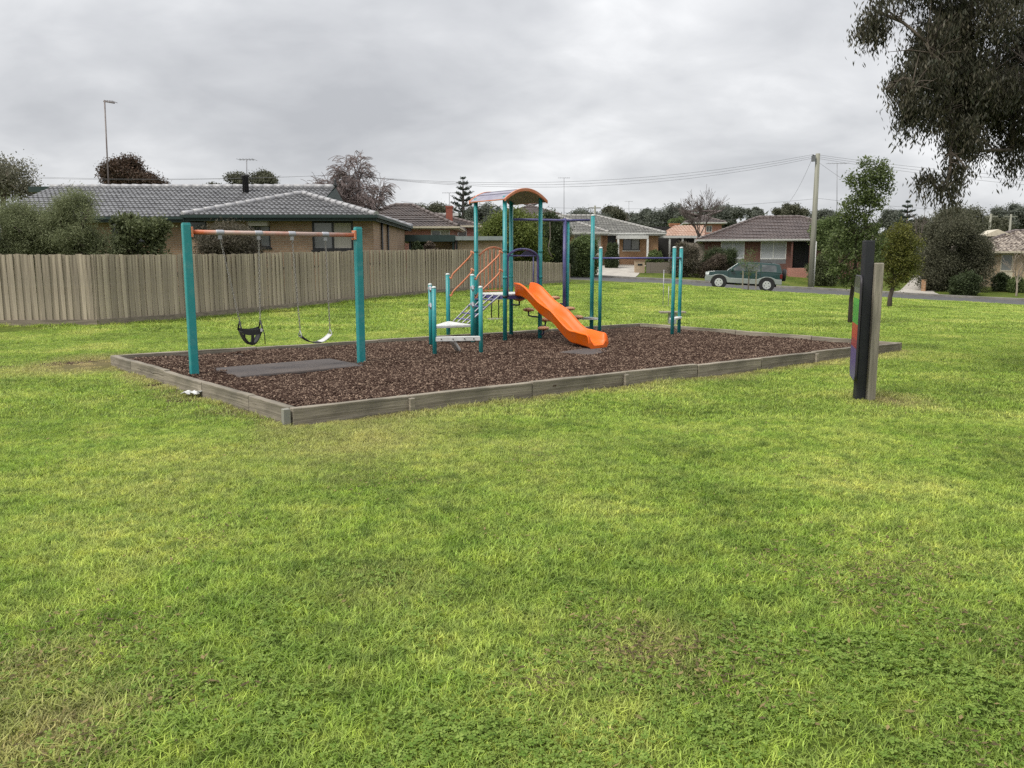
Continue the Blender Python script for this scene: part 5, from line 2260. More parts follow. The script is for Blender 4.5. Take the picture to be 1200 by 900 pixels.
def house_d():
    t = thing('brick_house', 'orange brick house with pale weathered tile roof beyond the concrete driveway', 'house', (0, 0, 0))
    y1, y2 = 66.0, 67.2

    def X(u, y):
        return at(u, 280, y).x

    def Z(v, y):
        return at(700, v, y).z
    ze = Z(272.5, y1 - .5)
    zw = ze - .12
    xl, xm, xr = X(598, y1), X(706, y1), X(771.5, y2)
    # right block
    pk = Z(255.5, y2 + 4)
    roof(t, xm - 5, xr + .5, y2 - .5, y2 + 9.5, ze, 17.5, 'x', ('gable', 'hip'), 'tile_lichen', 'ridge_pale', 'fascia_white', .24, .36, .03, .12)
    roof(t, xl - .4, xm + .45, y1 - .5, y1 + 10, ze, 20.5, 'y', ('hip', 'hip'), 'tile_lichen', 'ridge_pale', 'fascia_white', .24, .36, .03, .12)
    w1 = (X(673, y1), X(691, y1), Z(284, y1), Z(274.5, y1))
    w0 = (X(636, y1), X(656, y1), Z(289, y1), Z(274.5, y1))
    wall_box(t, xl, xm, y1, y1 + 9, -.5, zw, 'brick_orange', [w1, w0])
    window(t, *w1, y1, ('pane_grey', 'pane'), 'frame_white', 'frame_white', .06)
    window(t, *w0, y1, ('pane_grey', 'pane'), 'frame_white', 'frame_white', .06)
    mb = MB()
    mb.box((X(695, y1), y1 - .03, Z(300, y1)), (X(704, y1), y1 - .004, Z(274, y1)))
    mb.build('cladding', 'curtain', t)
    w2 = (X(730, y2), X(750, y2), Z(293.5, y2), Z(278, y2))
    dr = (X(712, y2), X(722, y2), Z(306, y2), Z(275, y2))
    wall_box(t, xm + .01, xr, y2, y2 + 9, -.5, zw, 'brick_orange', [w2, dr])
    window(t, *w2, y2, ('pane', 'pane_grey'), 'frame_dark', 'frame_white', .06)
    mb = MB()
    mb.box((dr[0], y2 + .05, dr[2]), (dr[1], y2 + .09, dr[3]))
    mb.build('door', 'recess_shade', t)  # dark sheet standing for the shade in the door recess
    # white verandah
    yv = y2 - 1.5
    zt = Z(276, yv)
    mb = MB()
    mb.box((X(724, yv), yv, zt - .25), (X(760, yv), y2 - .01, zt))
    vb = mb.build('verandah_roof', 'fascia_white', t)
    for u in (724.7, 759.3):
        mb = MB()
        x = X(u, yv)
        mb.box((x - .07, yv + .02, Z(306, yv) - .3), (x + .07, yv + .16, zt - .25))
        mb.build('verandah_post', 'frame_white', t)
    aerial('tall thin television aerial on a long mast above the pale tile roof', 661, 208.5, 247, 70, .9)
    # dark brown roof behind
    y3 = 84
    xa, xb = at(585, 250, y3).x, at(660, 250, y3).x
    zg = 1.2
    simple_house('brick_house', 'brown tiled hip roof rising behind the pale tile roof, right of the play tower', (xa, y3), 0, xb - xa, 8, at(620, 256, y3).z - zg, zg, 'brick_tan', 'tile_brown', 'ridge_brown', 'fascia_white', 20, cw=.3, rh=.4)


house_d()


def house_c():
    y = 50.0
    zg = .7

    def X(u, yy=y):
        return at(u, 260, yy).x

    def Z(v, yy=y):
        return at(500, v, yy).z - zg
    # two dark brown roofs
    pv = (X(405), y)
    w = X(529) - X(405)
    ops = [(X(505) - pv[0], X(527) - pv[0], Z(279.5), Z(269.5))]
    t = simple_house('brick_house', 'red brick house with dark brown tile roof and cream eaves just past the tan house', pv, 0, w, 5.2, Z(268.3), zg, 'brick_pink', 'tile_brown', 'ridge_brown', 'fascia_cream', 25, ops=ops, cw=.22, rh=.34)
    window(t, *ops[0], 0, ('pane_grey', 'curtain'), 'frame_white', 'frame_white', .06)
    mb = MB()
    a = X(464, 54) - pv[0]
    mb.box((a, 4.3, Z(245, 54)), (X(497, 54) - pv[0], 4.7, Z(242.3, 54)))
    mb.build('ridge_box', 'fascia_white', t)
    y2 = 57.5
    pv2 = (X(455, y2), y2)
    w2 = X(556, y2) - pv2[0]
    ops = [(X(536, y2) - pv2[0], X(547, y2) - pv2[0], at(540, 279, y2).z - zg, at(540, 268.3, y2).z - zg)]
    t2 = simple_house('brick_house', 'smaller brown roofed brick house with red chimney beside the play tower', pv2, 0, w2, 5.4, at(540, 267, y2).z - zg, zg, 'brick_pink', 'tile_brown', 'ridge_brown', 'fascia_cream', 16, ops=ops, cw=.22, rh=.34)
    window(t2, *ops[0], 0, ('pane_grey',), 'frame_white', 'frame_white', .06)
    yc = 57.2
    mb = MB()
    x0, x1 = X(523, yc) - pv2[0], X(530.5, yc) - pv2[0]
    zt = at(527, 241.5, yc).z - zg
    mb.box((x0, yc - y2 - .25, -.5), (x1, yc - y2 + .2, zt - .12))
    ch = mb.build('chimney', 'chimney_brick', t2)
    mb = MB()
    mb.box((x0 - .03, yc - y2 - .28, zt - .117), (x1 + .03, yc - y2 + .23, zt))
    mb.build('chimney_cap', 'chimney_brick', ch)
    mb = MB()
    yb = 62
    mb.box((X(507, yb) - pv2[0], yb - y2, at(520, 253, yb).z - zg), (X(537, yb) - pv2[0], yb - y2 + .3, at(520, 249.5, yb).z - zg))
    mb.build('ridge_box', 'fascia_white', t2)
    aerial('television aerial standing behind the red brick chimney', 526.5, 226, 245, 60, .95)
    # green carport and grey-edged garage by the fence
    y3 = 40.0
    tg = thing('carport', 'flat carport with dark green fascia beside the tan brick house', 'carport', (0, 0, 0))
    mb = MB()
    za, zb = at(500, 275.3, y3).z, at(500, 283, y3).z
    xa, xb = X(463, y3), X(532.5, y3)
    mb.box((xa, y3, zb), (xb, y3 + 5.5, za))
    mb.build('fascia', 'fascia_green', tg)
    for u in (480, 487, 531):
        mb = MB()
        x = X(u, y3 + .2)
        mb.box((x - .05, y3 + .2, .0), (x + .05, y3 + .3, zb - .002))
        mb.build('post', 'fascia_cream' if u == 487 else 'fascia_green', tg)
    mb = MB()
    mb.box((X(505, y3 + 1), y3 + 1, 0), (xb - .05, y3 + 1.1, zb - .002))
    mb.build('wall', 'brick_sand', tg)
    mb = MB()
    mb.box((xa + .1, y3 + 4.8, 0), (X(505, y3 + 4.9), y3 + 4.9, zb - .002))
    mb.build('shade_panel', 'carport_shade', tg)  # dark sheet added for the shade in the open part
    th = thing('garage', 'sand brick garage with pale grey fascia showing over the fence left of the play tower', 'garage', (0, 0, 0))
    mb = MB()
    za, zb = at(560, 276.8, y3).z, at(560, 281.5, y3).z
    xc = X(589.5, y3)
    mb.box((xb + .02, y3 + .05, zb), (xc, y3 + 6, za))
    mb.build('fascia', 'fascia_grey', th)
    mb = MB()
    mb.box((xb + .1, y3 + .35, 0), (xc - .1, y3 + 5.7, zb - .002))
    mb.build('wall', 'brick_sand', th)
    mb = MB()
    x = X(534.8, y3 + .3)
    mb.box((x - .05, y3 + .22, 0), (x + .05, y3 + .345, zb - .002))
    mb.build('downpipe', 'frame_dark', th)


house_c()


def house_f():
    y = 58.0
    pv = at(1131, 310, y)
    rz = R(-13)
    zg = at(1140, 331, y).z
    X, Z = local(pv, rz, zg)
    w = 15.0
    wh = Z(1155, 297)
    o1 = (X(1166.5), X(1181), Z(1174, 318), Z(1174, 297.5))
    o2 = (X(1166), X(1182), Z(1174, 328), Z(1174, 318.2))
    t = simple_house('brick_house', 'sand brick house with mottled brown tile roof and cream gable at the right edge', pv, rz, w, 8.5, wh, zg, 'brick_sand', 'tile_mottled', 'ridge_brown', 'fascia_cream', 17.5, .5, ops=(o1, o2), cw=.26, rh=.36, amp=.04)
    window(t, *o1, 0, ('pane_grey',), 'fascia_cream', None, .07)
    mb = MB()
    mb.box((o2[0], .03, o2[2]), (o2[1], .09, o2[3]))
    mb.build('spandrel', 'fascia_cream', t)
    # small cream gable on the roof
    zr = Z(1177, 273.5)
    xg0, xg1 = X(1164) , X(1195)
    zt = Z(1178, 266.5)
    mb = MB()
    mb.prism([(xg0, 3.3, zr - .1), (xg1, 3.3, zr - .1), (xg1, 3.3, zr + .02), ((xg0 + xg1) / 2, 3.3, zt), (xg0, 3.3, zr + .02)], (0, 2.4, 0))
    mb.build('roof_gable', 'fascia_cream', t)
    return t


house_f()


def house_g():
    # terracotta carport between the two front houses
    y = 69.0
    t = thing('carport', 'carport with pale terracotta roof and white beam left of the red brick house', 'carport', (0, 0, 0))

    def X(u, yy=y):
        return at(u, 280, yy).x

    def Z(v, yy=y):
        return at(800, v, yy).z
    mb = MB()
    ze, zt = Z(276.5), Z(266, y + 3)
    A, B = Vector((X(772), y, ze)), Vector((X(826), y, ze))
    D, E = Vector((X(790, y + 4), y + 4, ze + 1.0)), Vector((X(826, y + 4), y + 4, ze + 1.0))
    tile_plane(mb, A, B, D, E, cw=.26, rh=.38, amp=.03)
    o = mb.build('roof_tiles', 'tile_terracotta', t, fix=False)
    o['kind'] = 'stuff'
    mb = MB()
    mb.box((X(771.5), y - .05, Z(279)), (X(826), y + .1, Z(276.3)))
    mb.build('beam', 'fascia_white', t)
    for u in (785, 800, 815):
        mb = MB()
        mb.box((X(u) - .07, y + .0, .3), (X(u) + .07, y + .14, Z(279)))
        mb.build('post', 'fascia_white', t)
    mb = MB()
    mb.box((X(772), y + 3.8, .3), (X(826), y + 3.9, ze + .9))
    mb.build('shade_panel', 'carport_shade', t)  # dark sheet added for the shade beneath the roof
    c = thing('chimney', 'orange brick chimney above the terracotta carport roof', 'chimney', at(789.5, 285, 75))
    mb = MB()
    zz = at(789.5, 262, 75).z - c.location.z
    mb.box((-.4, -.3, -1.5), (.42, .3, zz - .12))
    mb.build('stack', 'chimney_orange', c)
    mb = MB()
    mb.box((-.44, -.34, zz - .117), (.46, .34, zz))
    mb.build('chimney_cap', 'chimney_orange', c)
    y4 = 92
    xa = at(806, 260, y4).x
    w = at(845, 260, y4).x - xa
    zg = 1.0
    wh = at(825, 262.5, y4).z - zg
    ops = [(w * .55, w * .72, wh - .9, wh - .2)]
    t = simple_house('brick_house', 'distant pink brick house with grey-brown hip roof between the trees', (xa, y4), R(-8), w, 8, wh, zg, 'brick_pink', 'tile_brown', 'ridge_brown', 'fascia_white', 18, cw=.3, rh=.42, ops=ops)
    window(t, *ops[0], 0, ('pane', 'pane'), 'frame_white', None, .06)


house_g()


# front garden bits
def build_gardens():
    # sand brick letterbox pier and low timber fence
    p0 = on_road(743, 11.2)
    p1 = on_road(754.5, 11.2)
    zb = gz(p0[0], p0[1])
    t = thing('letterbox_pier', 'square sand brick letterbox pier at the edge of the concrete driveway', 'letterbox', (p0[0], p0[1], zb))
    w = p1[0] - p0[0]
    h = at(748, 305.5, p0[1]).z - zb
    mb = MB()
    mb.box((0, 0, -.3), (w, .5, h - .06))
    mb.build('pier', 'brick_sand', t)
    mb = MB()
    mb.box((-.03, -.03, h - .057), (w + .03, .53, h))
    mb.build('cap', 'brick_tan', t)
    mb = MB()
    mb.box((w * .25, -.015, h - .35), (w * .75, -.004, h - .22))
    mb.build('mail_slot', 'frame_dark', t)
    # low fence to the right
    q0, q1 = Vector(on_road(756, 11.4)), Vector(on_road(822, 12.6))
    t = thing('low_fence', 'low dark timber front fence running right from the brick letterbox pier', 'fence', (q0.x, q0.y, 0))
    n = 26
    d = (q1 - q0)
    rz = math.atan2(d.y, d.x)
    mb = MB()
    mb.box((-.085, 0, 0), (.085, .02, 1))
    pm = mb.mesh('picket', 'timber_rail')
    for i in range(n):
        p = q0.lerp(q1, (i + .5) / n)
        o = bpy.data.objects.new('picket', pm)
        C.objects.link(o)
        o.parent = t
        o.location = (p.x - q0.x, p.y - q0.y, gz(p.x, p.y))
        o.rotation_euler = (0, 0, rz)
        o.scale = (1, 1, .78 + random.uniform(-.03, .03))
    mb = MB()
    for zz in (.25, .6):
        mb.bar(Vector((0, .04, gz(q0.x, q0.y) + zz)), Vector((d.x, d.y + .04, gz(q1.x, q1.y) + zz)), .05, .07)
    mb.build('rail', 'timber_rail', t)
    # taller grey side fence by the carport
    q0, q1 = Vector(at(797, 300, 66)), Vector(at(826, 300, 63.5))
    t = thing('side_fence', 'grey timber side fence between the carport and the red brick house', 'fence', (q0.x, q0.y, 0))
    for i in range(20):
        p = q0.lerp(q1, (i + .5) / 20)
        o = bpy.data.objects.new('paling', pm)
        C.objects.link(o)
        o.parent = t
        o.location = (p.x - q0.x, p.y - q0.y, gz(p.x, p.y))
        o.rotation_euler = (0, 0, -.9)
        o.scale = (.75, 1, 1.9)
    # garden wall in front of the red house
    q0, q1 = Vector(on_road(818, 11)), Vector(on_road(853, 11.5))
    t = thing('garden_wall', 'low pale stone garden wall on the nature strip behind the bonnet of the car', 'wall', (q0.x, q0.y, gz(q0.x, q0.y)))
    d = q1 - q0
    for i in range(9):
        a, b = d * (i / 9), d * ((i + .94) / 9)
        mb = MB()
        za = gz(q0.x + a.x, q0.y + a.y) - gz(q0.x, q0.y)
        mb.bar(a + Vector((0, 0, za + .13)), b + Vector((0, 0, za + .13)), .25, .34 + random.uniform(-.04, .04))
        mb.build('stone', 'concrete', t, bevel=.03)
    # red brick retaining wall right of the far driveway
    q0, q1 = Vector(on_road(1079, 9.5)), Vector(on_road(1091, 15))
    t = thing('brick_wall', 'low orange brick wall beside the concrete driveway on the right', 'wall', (q0.x, q0.y, gz(q0.x, q0.y)))
    d = q1 - q0
    mb = MB()
    mb.bar(Vector((0, 0, .2)), Vector((d.x, d.y, .45)), .25, 1.1)
    mb.build('wall', 'brick_orange', t)
    # grey panel fence under the dark bush
    q0, q1 = Vector(on_road(1088, 13.5)), Vector(on_road(1142, 13.5))
    t = thing('panel_fence', 'pale grey board fence showing under the large dark bush', 'fence', (q0.x, q0.y, gz(q0.x, q0.y)))
    d = q1 - q0
    for i in range(14):
        mb = MB()
        a, b = d * (i / 14), d * ((i + .93) / 14)
        mb.bar(a + Vector((0, 0, .55)), b + Vector((0, 0, .55)), .03, 1.3)
        mb.build('board', 'post_timber', t)


build_gardens()


# ------------------------------------------------------------------ vegetation
def leaf_cards(cent, size, asp, rng, droop=0.0, axis=None, jit=1.0):
    """one rhombic leaf per centre: returns vertices (n*4) """
    n = len(cent)
    az = rng.uniform(0, 2 * np.pi, n)
    el = rng.uniform(-1, 1, n) * 1.2 * jit
    d = np.stack([np.cos(az) * np.cos(el), np.sin(az) * np.cos(el), np.sin(el)], -1)
    if droop:
        d = d * (1 - droop) + np.array([0, 0, -1.0]) * droop
        d /= np.linalg.norm(d, axis=1, keepdims=True) + 1e-9
    rv = rng.normal(0, 1, (n, 3))
    s = np.cross(d, rv)
    s /= np.linalg.norm(s, axis=1, keepdims=True) + 1e-9
    L = (size * rng.uniform(.6, 1.35, n))[:, None]
    w = L * asp
    nn = np.cross(d, s)
    V = np.stack([cent - d * L * .5, cent + s * w * .5 + nn * L * .06, cent + d * L * .5, cent - s * w * .5 + nn * L * .06], 1)
    return V.reshape(-1, 3)


def foliage_mesh(name, clumps, per, spread, size, asp, m, rng, droop=0.0, hang=0.0):
    """leaves gathered round clump centres; each clump has its own tint"""
    k = len(clumps)
    c = np.repeat(clumps, per, 0)
    off = rng.normal(0, 1, (len(c), 3)) * spread
    if hang:
        off[:, 2] = -np.abs(rng.normal(0, 1, len(c))) * hang
        off[:, :2] *= .55
    P = c + off
    V = leaf_cards(P, size, asp, rng, droop)
    n = len(P)
    q = np.arange(n * 4).reshape(n, 4)
    tint = np.repeat(rng.uniform(0, 1, k), per) * .55 + rng.uniform(0, 1, n) * .45
    return raw_mesh(name, V, q, [m], np.repeat(tint, 4))


def shell_points(lobes, density, rng, inner=.35):
    P = []
    for (c, r) in lobes:
        n = max(3, int(density * (r[0] * r[1] + r[0] * r[2]) / 2 ** .0))
        v = rng.normal(0, 1, (n, 3))
        v /= np.linalg.norm(v, axis=1, keepdims=True)
        rad = rng.uniform(inner, 1.0, n) ** .5
        P.append(np.array(c) + v * rad[:, None] * np.array(r))
    return np.concatenate(P)


def split_lobes(L, k, rng, f=.55, off=.62):
    out = []
    for c, r in L:
        for i in range(k):
            v = rng.normal(0, 1, 3)
            v = v / np.linalg.norm(v) * off * rng.uniform(.6, 1.15)
            g = f * rng.uniform(.7, 1.25)
            out.append((tuple(np.array(c) + v * np.array(r)), tuple(np.array(r) * g)))
    return out


def auto_lobes(c, rx, rz, n, rng, ry=None, f=(.38, .58)):
    """uneven crown from n sub-lobes inside an ellipsoid"""
    ry = ry or rx
    L = []
    for i in range(n):
        while True:
            p = rng.uniform(-1, 1, 3)
            if np.linalg.norm(p) < 1:
                break
        s = rng.uniform(*f)
        p = p / np.linalg.norm(p) * np.linalg.norm(p) ** .6 * (1 - s * .8)
        L.append(((c[0] + p[0] * rx, c[1] + p[1] * ry, c[2] + p[2] * rz), (rx * s, ry * s, rz * s * rng.uniform(.8, 1.1))))
    return L


def tree(name, label, cat, base, lobes, m, bark, leafsize, density, per, spread, trunk_r, asp=.5, group=None, seed=1, droop=0.0, hang=0.0, fork=.45, twigs=5, stems=1, inner=.35, crown='crown', limb=1.0, limbs=None):
    rng = np.random.default_rng(seed)
    rnd = random.Random(seed)
    t = thing(name, label, cat, base, 0, group)
    B = Vector(base)
    loc = [((c[0] - B.x, c[1] - B.y, c[2] - B.z), r) for c, r in lobes]
    lim = [((c[0] - B.x, c[1] - B.y, c[2] - B.z), r) for c, r in limbs] if limbs else loc
    cl = shell_points(loc, density, rng, inner)
    o = bpy.data.objects.new(crown, foliage_mesh(crown, cl, per, spread, leafsize, asp, m, rng, droop, hang))
    C.objects.link(o)
    o.parent = t
    mb = MB()
    cx = sum(c[0] for c, r in loc) / len(loc)
    cy = sum(c[1] for c, r in loc) / len(loc)
    zlo = min(c[2] - r[2] for c, r in loc)
    zc = sum(c[2] for c, r in loc) / len(loc)
    for s in range(stems):
        sx, sy = (0, 0) if stems == 1 else (rnd.uniform(-.4, .4) * lobes[0][1][0], rnd.uniform(-.3, .3) * lobes[0][1][1])
        fk = Vector((sx + (cx - sx) * .5, sy + (cy - sy) * .5, max(zlo * (1 - fork) + zc * fork, .2)))
        wob = fk.length * .04
        mb.tube([(sx, sy, -.25), (sx + rnd.uniform(-wob, wob), sy, fk.z * .35), (sx + (fk.x - sx) * .6 + rnd.uniform(-wob, wob), sy + (fk.y - sy) * .6, fk.z * .7), tuple(fk)],
                [trunk_r * 1.25, trunk_r, trunk_r * .85, trunk_r * .7], 8)
        # limbs: every lobe hangs on the nearest one already reached, thinning outwards
        todo = sorted([(Vector(c), r) for q, (c, r) in enumerate(lim) if stems == 1 or q % stems == s], key=lambda e: (e[0] - fk).length)
        done = [(fk, trunk_r * .6 * limb, Vector((0, 0, 1)))]
        for c, r in todo:
            p, pr, pd = min(done, key=lambda e: (e[0] - c).length + .6 * max(0, (e[0] - fk).length - (c - fk).length))
            L_ = (c - p).length
            md = p.lerp(c, .5) + pd * L_ * .12 + Vector((rnd.uniform(-.1, .1), rnd.uniform(-.1, .1), rnd.uniform(0, .14))) * L_
            r2 = max(pr * .72, trunk_r * .07)
            mb.tube([tuple(p), tuple(p.lerp(md, .5) + pd * L_ * .04), tuple(md), tuple(c)], [pr, pr * .9, (pr + r2) / 2, r2], 6)
            done.append((c, r2, (c - md).normalized()))
            for k in range(twigs):
                v = Vector((rnd.gauss(0, 1), rnd.gauss(0, 1), rnd.gauss(0, 1))).normalized()
                e = c + Vector((v.x * r[0], v.y * r[1], v.z * r[2])) * .9
                st = md.lerp(c, rnd.random())
                mb.tube([tuple(st), tuple(st.lerp(e, .5) + Vector((0, 0, .06)) * (e - st).length), tuple(e)], [r2 * .5, r2 * .35, r2 * .12], 4, caps=False)
    mb.build('trunk', bark, t, fix=False)
    return t


def px_lobe(u, v, ru, rv, y, depth=1.0):
    c = at(u, v, y)
    k = y / F_PX
    return ((c.x, c.y, c.z), (ru * k, ru * k * depth, rv * k))


def px_tree(name, label, cat, u, vt, vb, w, y, m, bark, n=7, seed=1, dens=None, per=14, leafpx=2.2, group=None, tr=None, vbase=None, asp=.5, f=(.38, .58), depth=.8, stems=1, hang=0, droop=0, inner=.35, spread=None, twigs=4, ubase=None, crown='crown'):
    """tree or bush whose crown spans rows vt..vb and is w columns wide at distance y"""
    rng = np.random.default_rng(seed + 1000)
    c = at(u, (vt + vb) / 2, y)
    k = y / F_PX
    rx, rzz = w / 2 * k, (vb - vt) / 2 * k
    main = auto_lobes((c.x, c.y, c.z), rx, rzz, n, rng, rx * depth, f)
    lobes = split_lobes(main, 3, rng)
    ub = u if ubase is None else ubase
    bx = at(ub, vb, y).x
    bz = gz(bx, y)
    if cat in ('shrub', 'hedge'):
        for q in range(4):
            f_ = (q - 1.5) / 1.5
            zh = max(c.z - bz, .1) / 2
            lobes.append(((c.x + f_ * rx * .6, c.y + rng.uniform(-.3, .3) * rx * depth, bz + zh * .95), (rx * .4, rx * .4 * depth, zh)))
    leafsize = leafpx * k
    rad = np.mean([l[1][0] for l in lobes])
    dens = (dens * 1.5) if dens else 34 / (rad * rad)
    return tree(name, label, cat, (bx, y, bz), lobes, m, bark, leafsize, dens, per, spread or rad * .42, tr or rx * .1, asp, group, seed, droop, hang, twigs=twigs, stems=stems, inner=inner, crown=crown, limbs=main)


def eucalypt():
    """tree standing right of the frame, its hanging foliage fills the upper right corner"""
    Y = 11.5
    L = []
    for (u, v, ru, rv, y) in ((1150, 40, 66, 56, 11.5), (1085, 50, 44, 48, 11.2), (1032, 15, 32, 26, 11.4), (1070, 95, 28, 36, 11.0), (1115, 105, 44, 44, 11.6), (1150, 120, 46, 46, 12.0), (1120, 158, 30, 26, 11.4),
                              (1114, 195, 22, 22, 11.2), (1108, 224, 14, 20, 11.2), (1138, 178, 16, 30, 11.8), (1186, 128, 34, 46, 12.2), (1186, 176, 18, 28, 12.0), (1086, 208, 13, 10, 11.3), (1196, 60, 50, 70, 12.6), (1160, 92, 40, 40, 11.8), (1198, 108, 36, 40, 12.0), (1120, 62, 40, 40, 11.9), (1104, 130, 26, 28, 11.3), (1100, 20, 50, 34, 12.0), (1046, 100, 13, 14, 11.1), (1062, 140, 12, 14, 11.1),
                              (1085, -40, 60, 40, 11.8), (1180, -50, 80, 60, 12.5), (1270, 0, 80, 80, 12.5), (1290, 120, 70, 80, 13), (1300, -110, 90, 70, 13.5), (1180, -150, 80, 60, 13), (1400, 20, 90, 90, 13.5),
                              (1420, -120, 90, 80, 14), (1500, -20, 80, 80, 13), (1350, -220, 90, 60, 14), (1230, 170, 30, 40, 12.4)):
        L.append(px_lobe(u, v, ru, rv, y, .9))
    main = L
    L = split_lobes(L[:26], 4, np.random.default_rng(9), .52, .68) + L[26:]
    base = (11.4, 13.2, gz(11.4, 13.2) - .05)
    tree('eucalyptus_tree', 'large dark eucalyptus with hanging foliage reaching in at the upper right corner', 'tree', base, L, 'leaf_euc', 'bark_dark', .073, 370, 17, .11, .30, asp=.26, seed=5, droop=.62, hang=.16, fork=.25, twigs=14, inner=.05, limb=.3, limbs=main)


eucalypt()

YG = 'young street trees on the lawn'
# two young trees on the lawn
L1 = [px_lobe(u, v, a, b, 21.3, .9) for (u, v, a, b) in ((1031, 196, 10, 9), (1003, 212, 12, 9), (1034, 208, 12, 9), (1016, 192, 8, 7), (1018, 232, 14, 9), (1020, 208, 15, 11), (1037, 218, 10, 10), (1012, 224, 15, 10), (1000, 240, 14, 9), (1026, 238, 12, 9), (989, 254, 11, 8), (1012, 254, 11, 7),
                                                         (1000, 256, 12, 9), (1020, 266, 13, 9), (996, 268, 13, 9), (984, 278, 14, 9), (1006, 276, 14, 9), (1027, 284, 12, 9), (974, 296, 12, 9), (996, 297, 16, 10), (1020, 304, 15, 10), (982, 315, 14, 9), (1006, 320, 14, 8), (992, 331, 10, 6))]
b1 = gp(996, 378)
tree('young_tree', 'taller young tree with an airy green crown directly behind the black sign post', 'tree', (b1.x, b1.y, gz(b1.x, b1.y)), L1, 'leaf_street', 'bark_dark', .082, 360, 10, .065, .055, asp=.42, group=YG, seed=11, fork=.5, twigs=6, inner=.1)
L2 = [px_lobe(u, v, a, b, 33, .9) for (u, v, a, b) in ((1055, 272, 13, 12), (1044, 285, 14, 14), (1066, 288, 13, 14), (1052, 302, 19, 14), (1068, 308, 11, 12), (1040, 312, 12, 10), (1060, 322, 14, 8), (1047, 330, 10, 6))]
b2 = at(1043, 349.5, 33)
tree('young_tree', 'shorter young tree with a golden green top in front of the right driveway', 'tree', (b2.x, b2.y, gz(b2.x, b2.y)), L2, 'leaf_gold', 'bark_dark', .085, 260, 14, .10, .09, asp=.5, group=YG, seed=12, fork=.35, twigs=6, inner=.15)
for p in (b1, b2):
    pass

# staked sapling in front of the car
def sapling():
    y = 45.5
    b = at(877, 339, y)
    zb = gz(b.x, y)
    L = [px_lobe(u, v, a, c, y) for (u, v, a, c) in ((880, 297, 6, 6), (877, 306, 10, 6), (883, 312, 8, 6), (872, 311, 6, 5), (879, 318, 7, 5))]
    tree('sapling', 'small feathery sapling inside three timber stakes in front of the car', 'sapling', (b.x, y, zb), L, 'leaf_young', 'bark_grey', .09, 60, 12, .12, .025, asp=.35, seed=21, fork=.3)
    for i, u in enumerate((870, 877, 885.5)):
        p = at(u, 339, y + (.3 if i == 1 else 0))
        z1 = at(u, 318, y).z
        zb2 = gz(p.x, p.y)
        mb = MB()
        mb.box((-.03, -.03, -.2), (.03, .03, z1 - zb2))
        o = mb.build('timber_stake', 'post_timber')
        o.location = (p.x, p.y, zb2)
        tag(o, ('left timber stake beside the small sapling by the car', 'middle timber stake set behind the small sapling by the car', 'right timber stake beside the small sapling by the car')[i], 'stake', 'stakes around the sapling')


sapling()

SH = 'shrubs behind the left part of the fence'
px_tree('eucalyptus_tree', 'pale feathery eucalyptus at the far left edge above the shrubs', 'tree', 6, 190, 236, 72, 46, 'leaf_euc_far', 'bark_pale', 20, 31, per=5, leafpx=2.6, f=(.22, .36), droop=.3, spread=.32)
px_tree('wattle_shrub', 'dense olive wattle shrub behind the fence at the far left edge', 'shrub', 4, 230, 308, 112, 23.5, 'leaf_wattle', 'bark_dark', 20, 32, per=30, leafpx=3.0, asp=.22, group=SH, stems=3, droop=.15, dens=125, f=(.24, .46))
px_tree('wattle_shrub', 'olive wattle shrub with dark bare stems, second from the left behind the fence', 'shrub', 50, 233, 308, 118, 24, 'leaf_wattle', 'bark_dark', 20, 33, per=30, leafpx=3.0, asp=.22, group=SH, stems=3, droop=.15, dens=125, f=(.24, .46))
px_tree('wattle_shrub', 'tallest feathery wattle shrub rising over the left eave of the grey tiled roof', 'shrub', 98, 224, 308, 98, 23.6, 'leaf_wattle', 'bark_dark', 20, 34, per=30, leafpx=3.0, asp=.22, group=SH, stems=3, droop=.1, dens=125, f=(.24, .46))
px_tree('open_shrub', 'light open leafy shrub in front of the dark windows of the tan house', 'shrub', 161, 250, 308, 70, 24.2, 'leaf_open', 'bark_grey', 8, 35, per=9, leafpx=4.2, group=SH, f=(.3, .5), stems=2, inner=.1)
px_tree('bottlebrush_bush', 'rounded grey-green bush behind the fence seen between the swing posts', 'shrub', 268, 262, 306, 92, 26.6, 'leaf_bottle', 'bark_grey', 11, 36, per=22, leafpx=3.6, asp=.22, stems=2)
px_tree('round_tree', 'rounded red-brown tree behind the left part of the long tiled roof', 'tree', 150, 187, 234, 82, 62, 'leaf_brown', 'bark_dark', 26, 37, per=16, leafpx=2.3, f=(.3, .45))
px_tree('round_tree', 'thin leafy tree crown behind the black flue of the tan house', 'tree', 296, 199, 234, 62, 64, 'leaf_far_olive', 'bark_grey', 16, 38, per=10, leafpx=2.3, f=(.25, .42))
px_tree('round_tree', 'small olive tree top peeking over the tiled ridge left of the flue', 'tree', 246, 215, 224, 24, 70, 'leaf_far_olive', 'bark_grey', 5, 39, per=8, leafpx=2.2)
px_tree('lime_bush', 'large bush with lime green top behind the play tower', 'shrub', 600, 246, 306, 82, 47, 'leaf_lime', 'bark_dark', 14, 40, per=26, leafpx=2.6, f=(.34, .5))
px_tree('dark_shrub', 'tall dark evergreen shrub right of the play tower by the end of the fence', 'shrub', 645, 252, 316, 56, 54, 'leaf_dark', 'bark_dark', 12, 41, per=24, leafpx=2.3)
px_tree('dark_shrub', 'lower rounded green shrub in front of the orange house, right of the tall dark one', 'shrub', 681, 275, 318, 38, 56.5, 'leaf_young', 'bark_dark', 9, 42, per=22, leafpx=2.2)
px_tree('garden_shrub', 'dark garden shrub by the door of the orange house', 'shrub', 717, 283, 309, 15, 64, 'leaf_dark', 'bark_dark', 6, 43, per=14, leafpx=1.9)
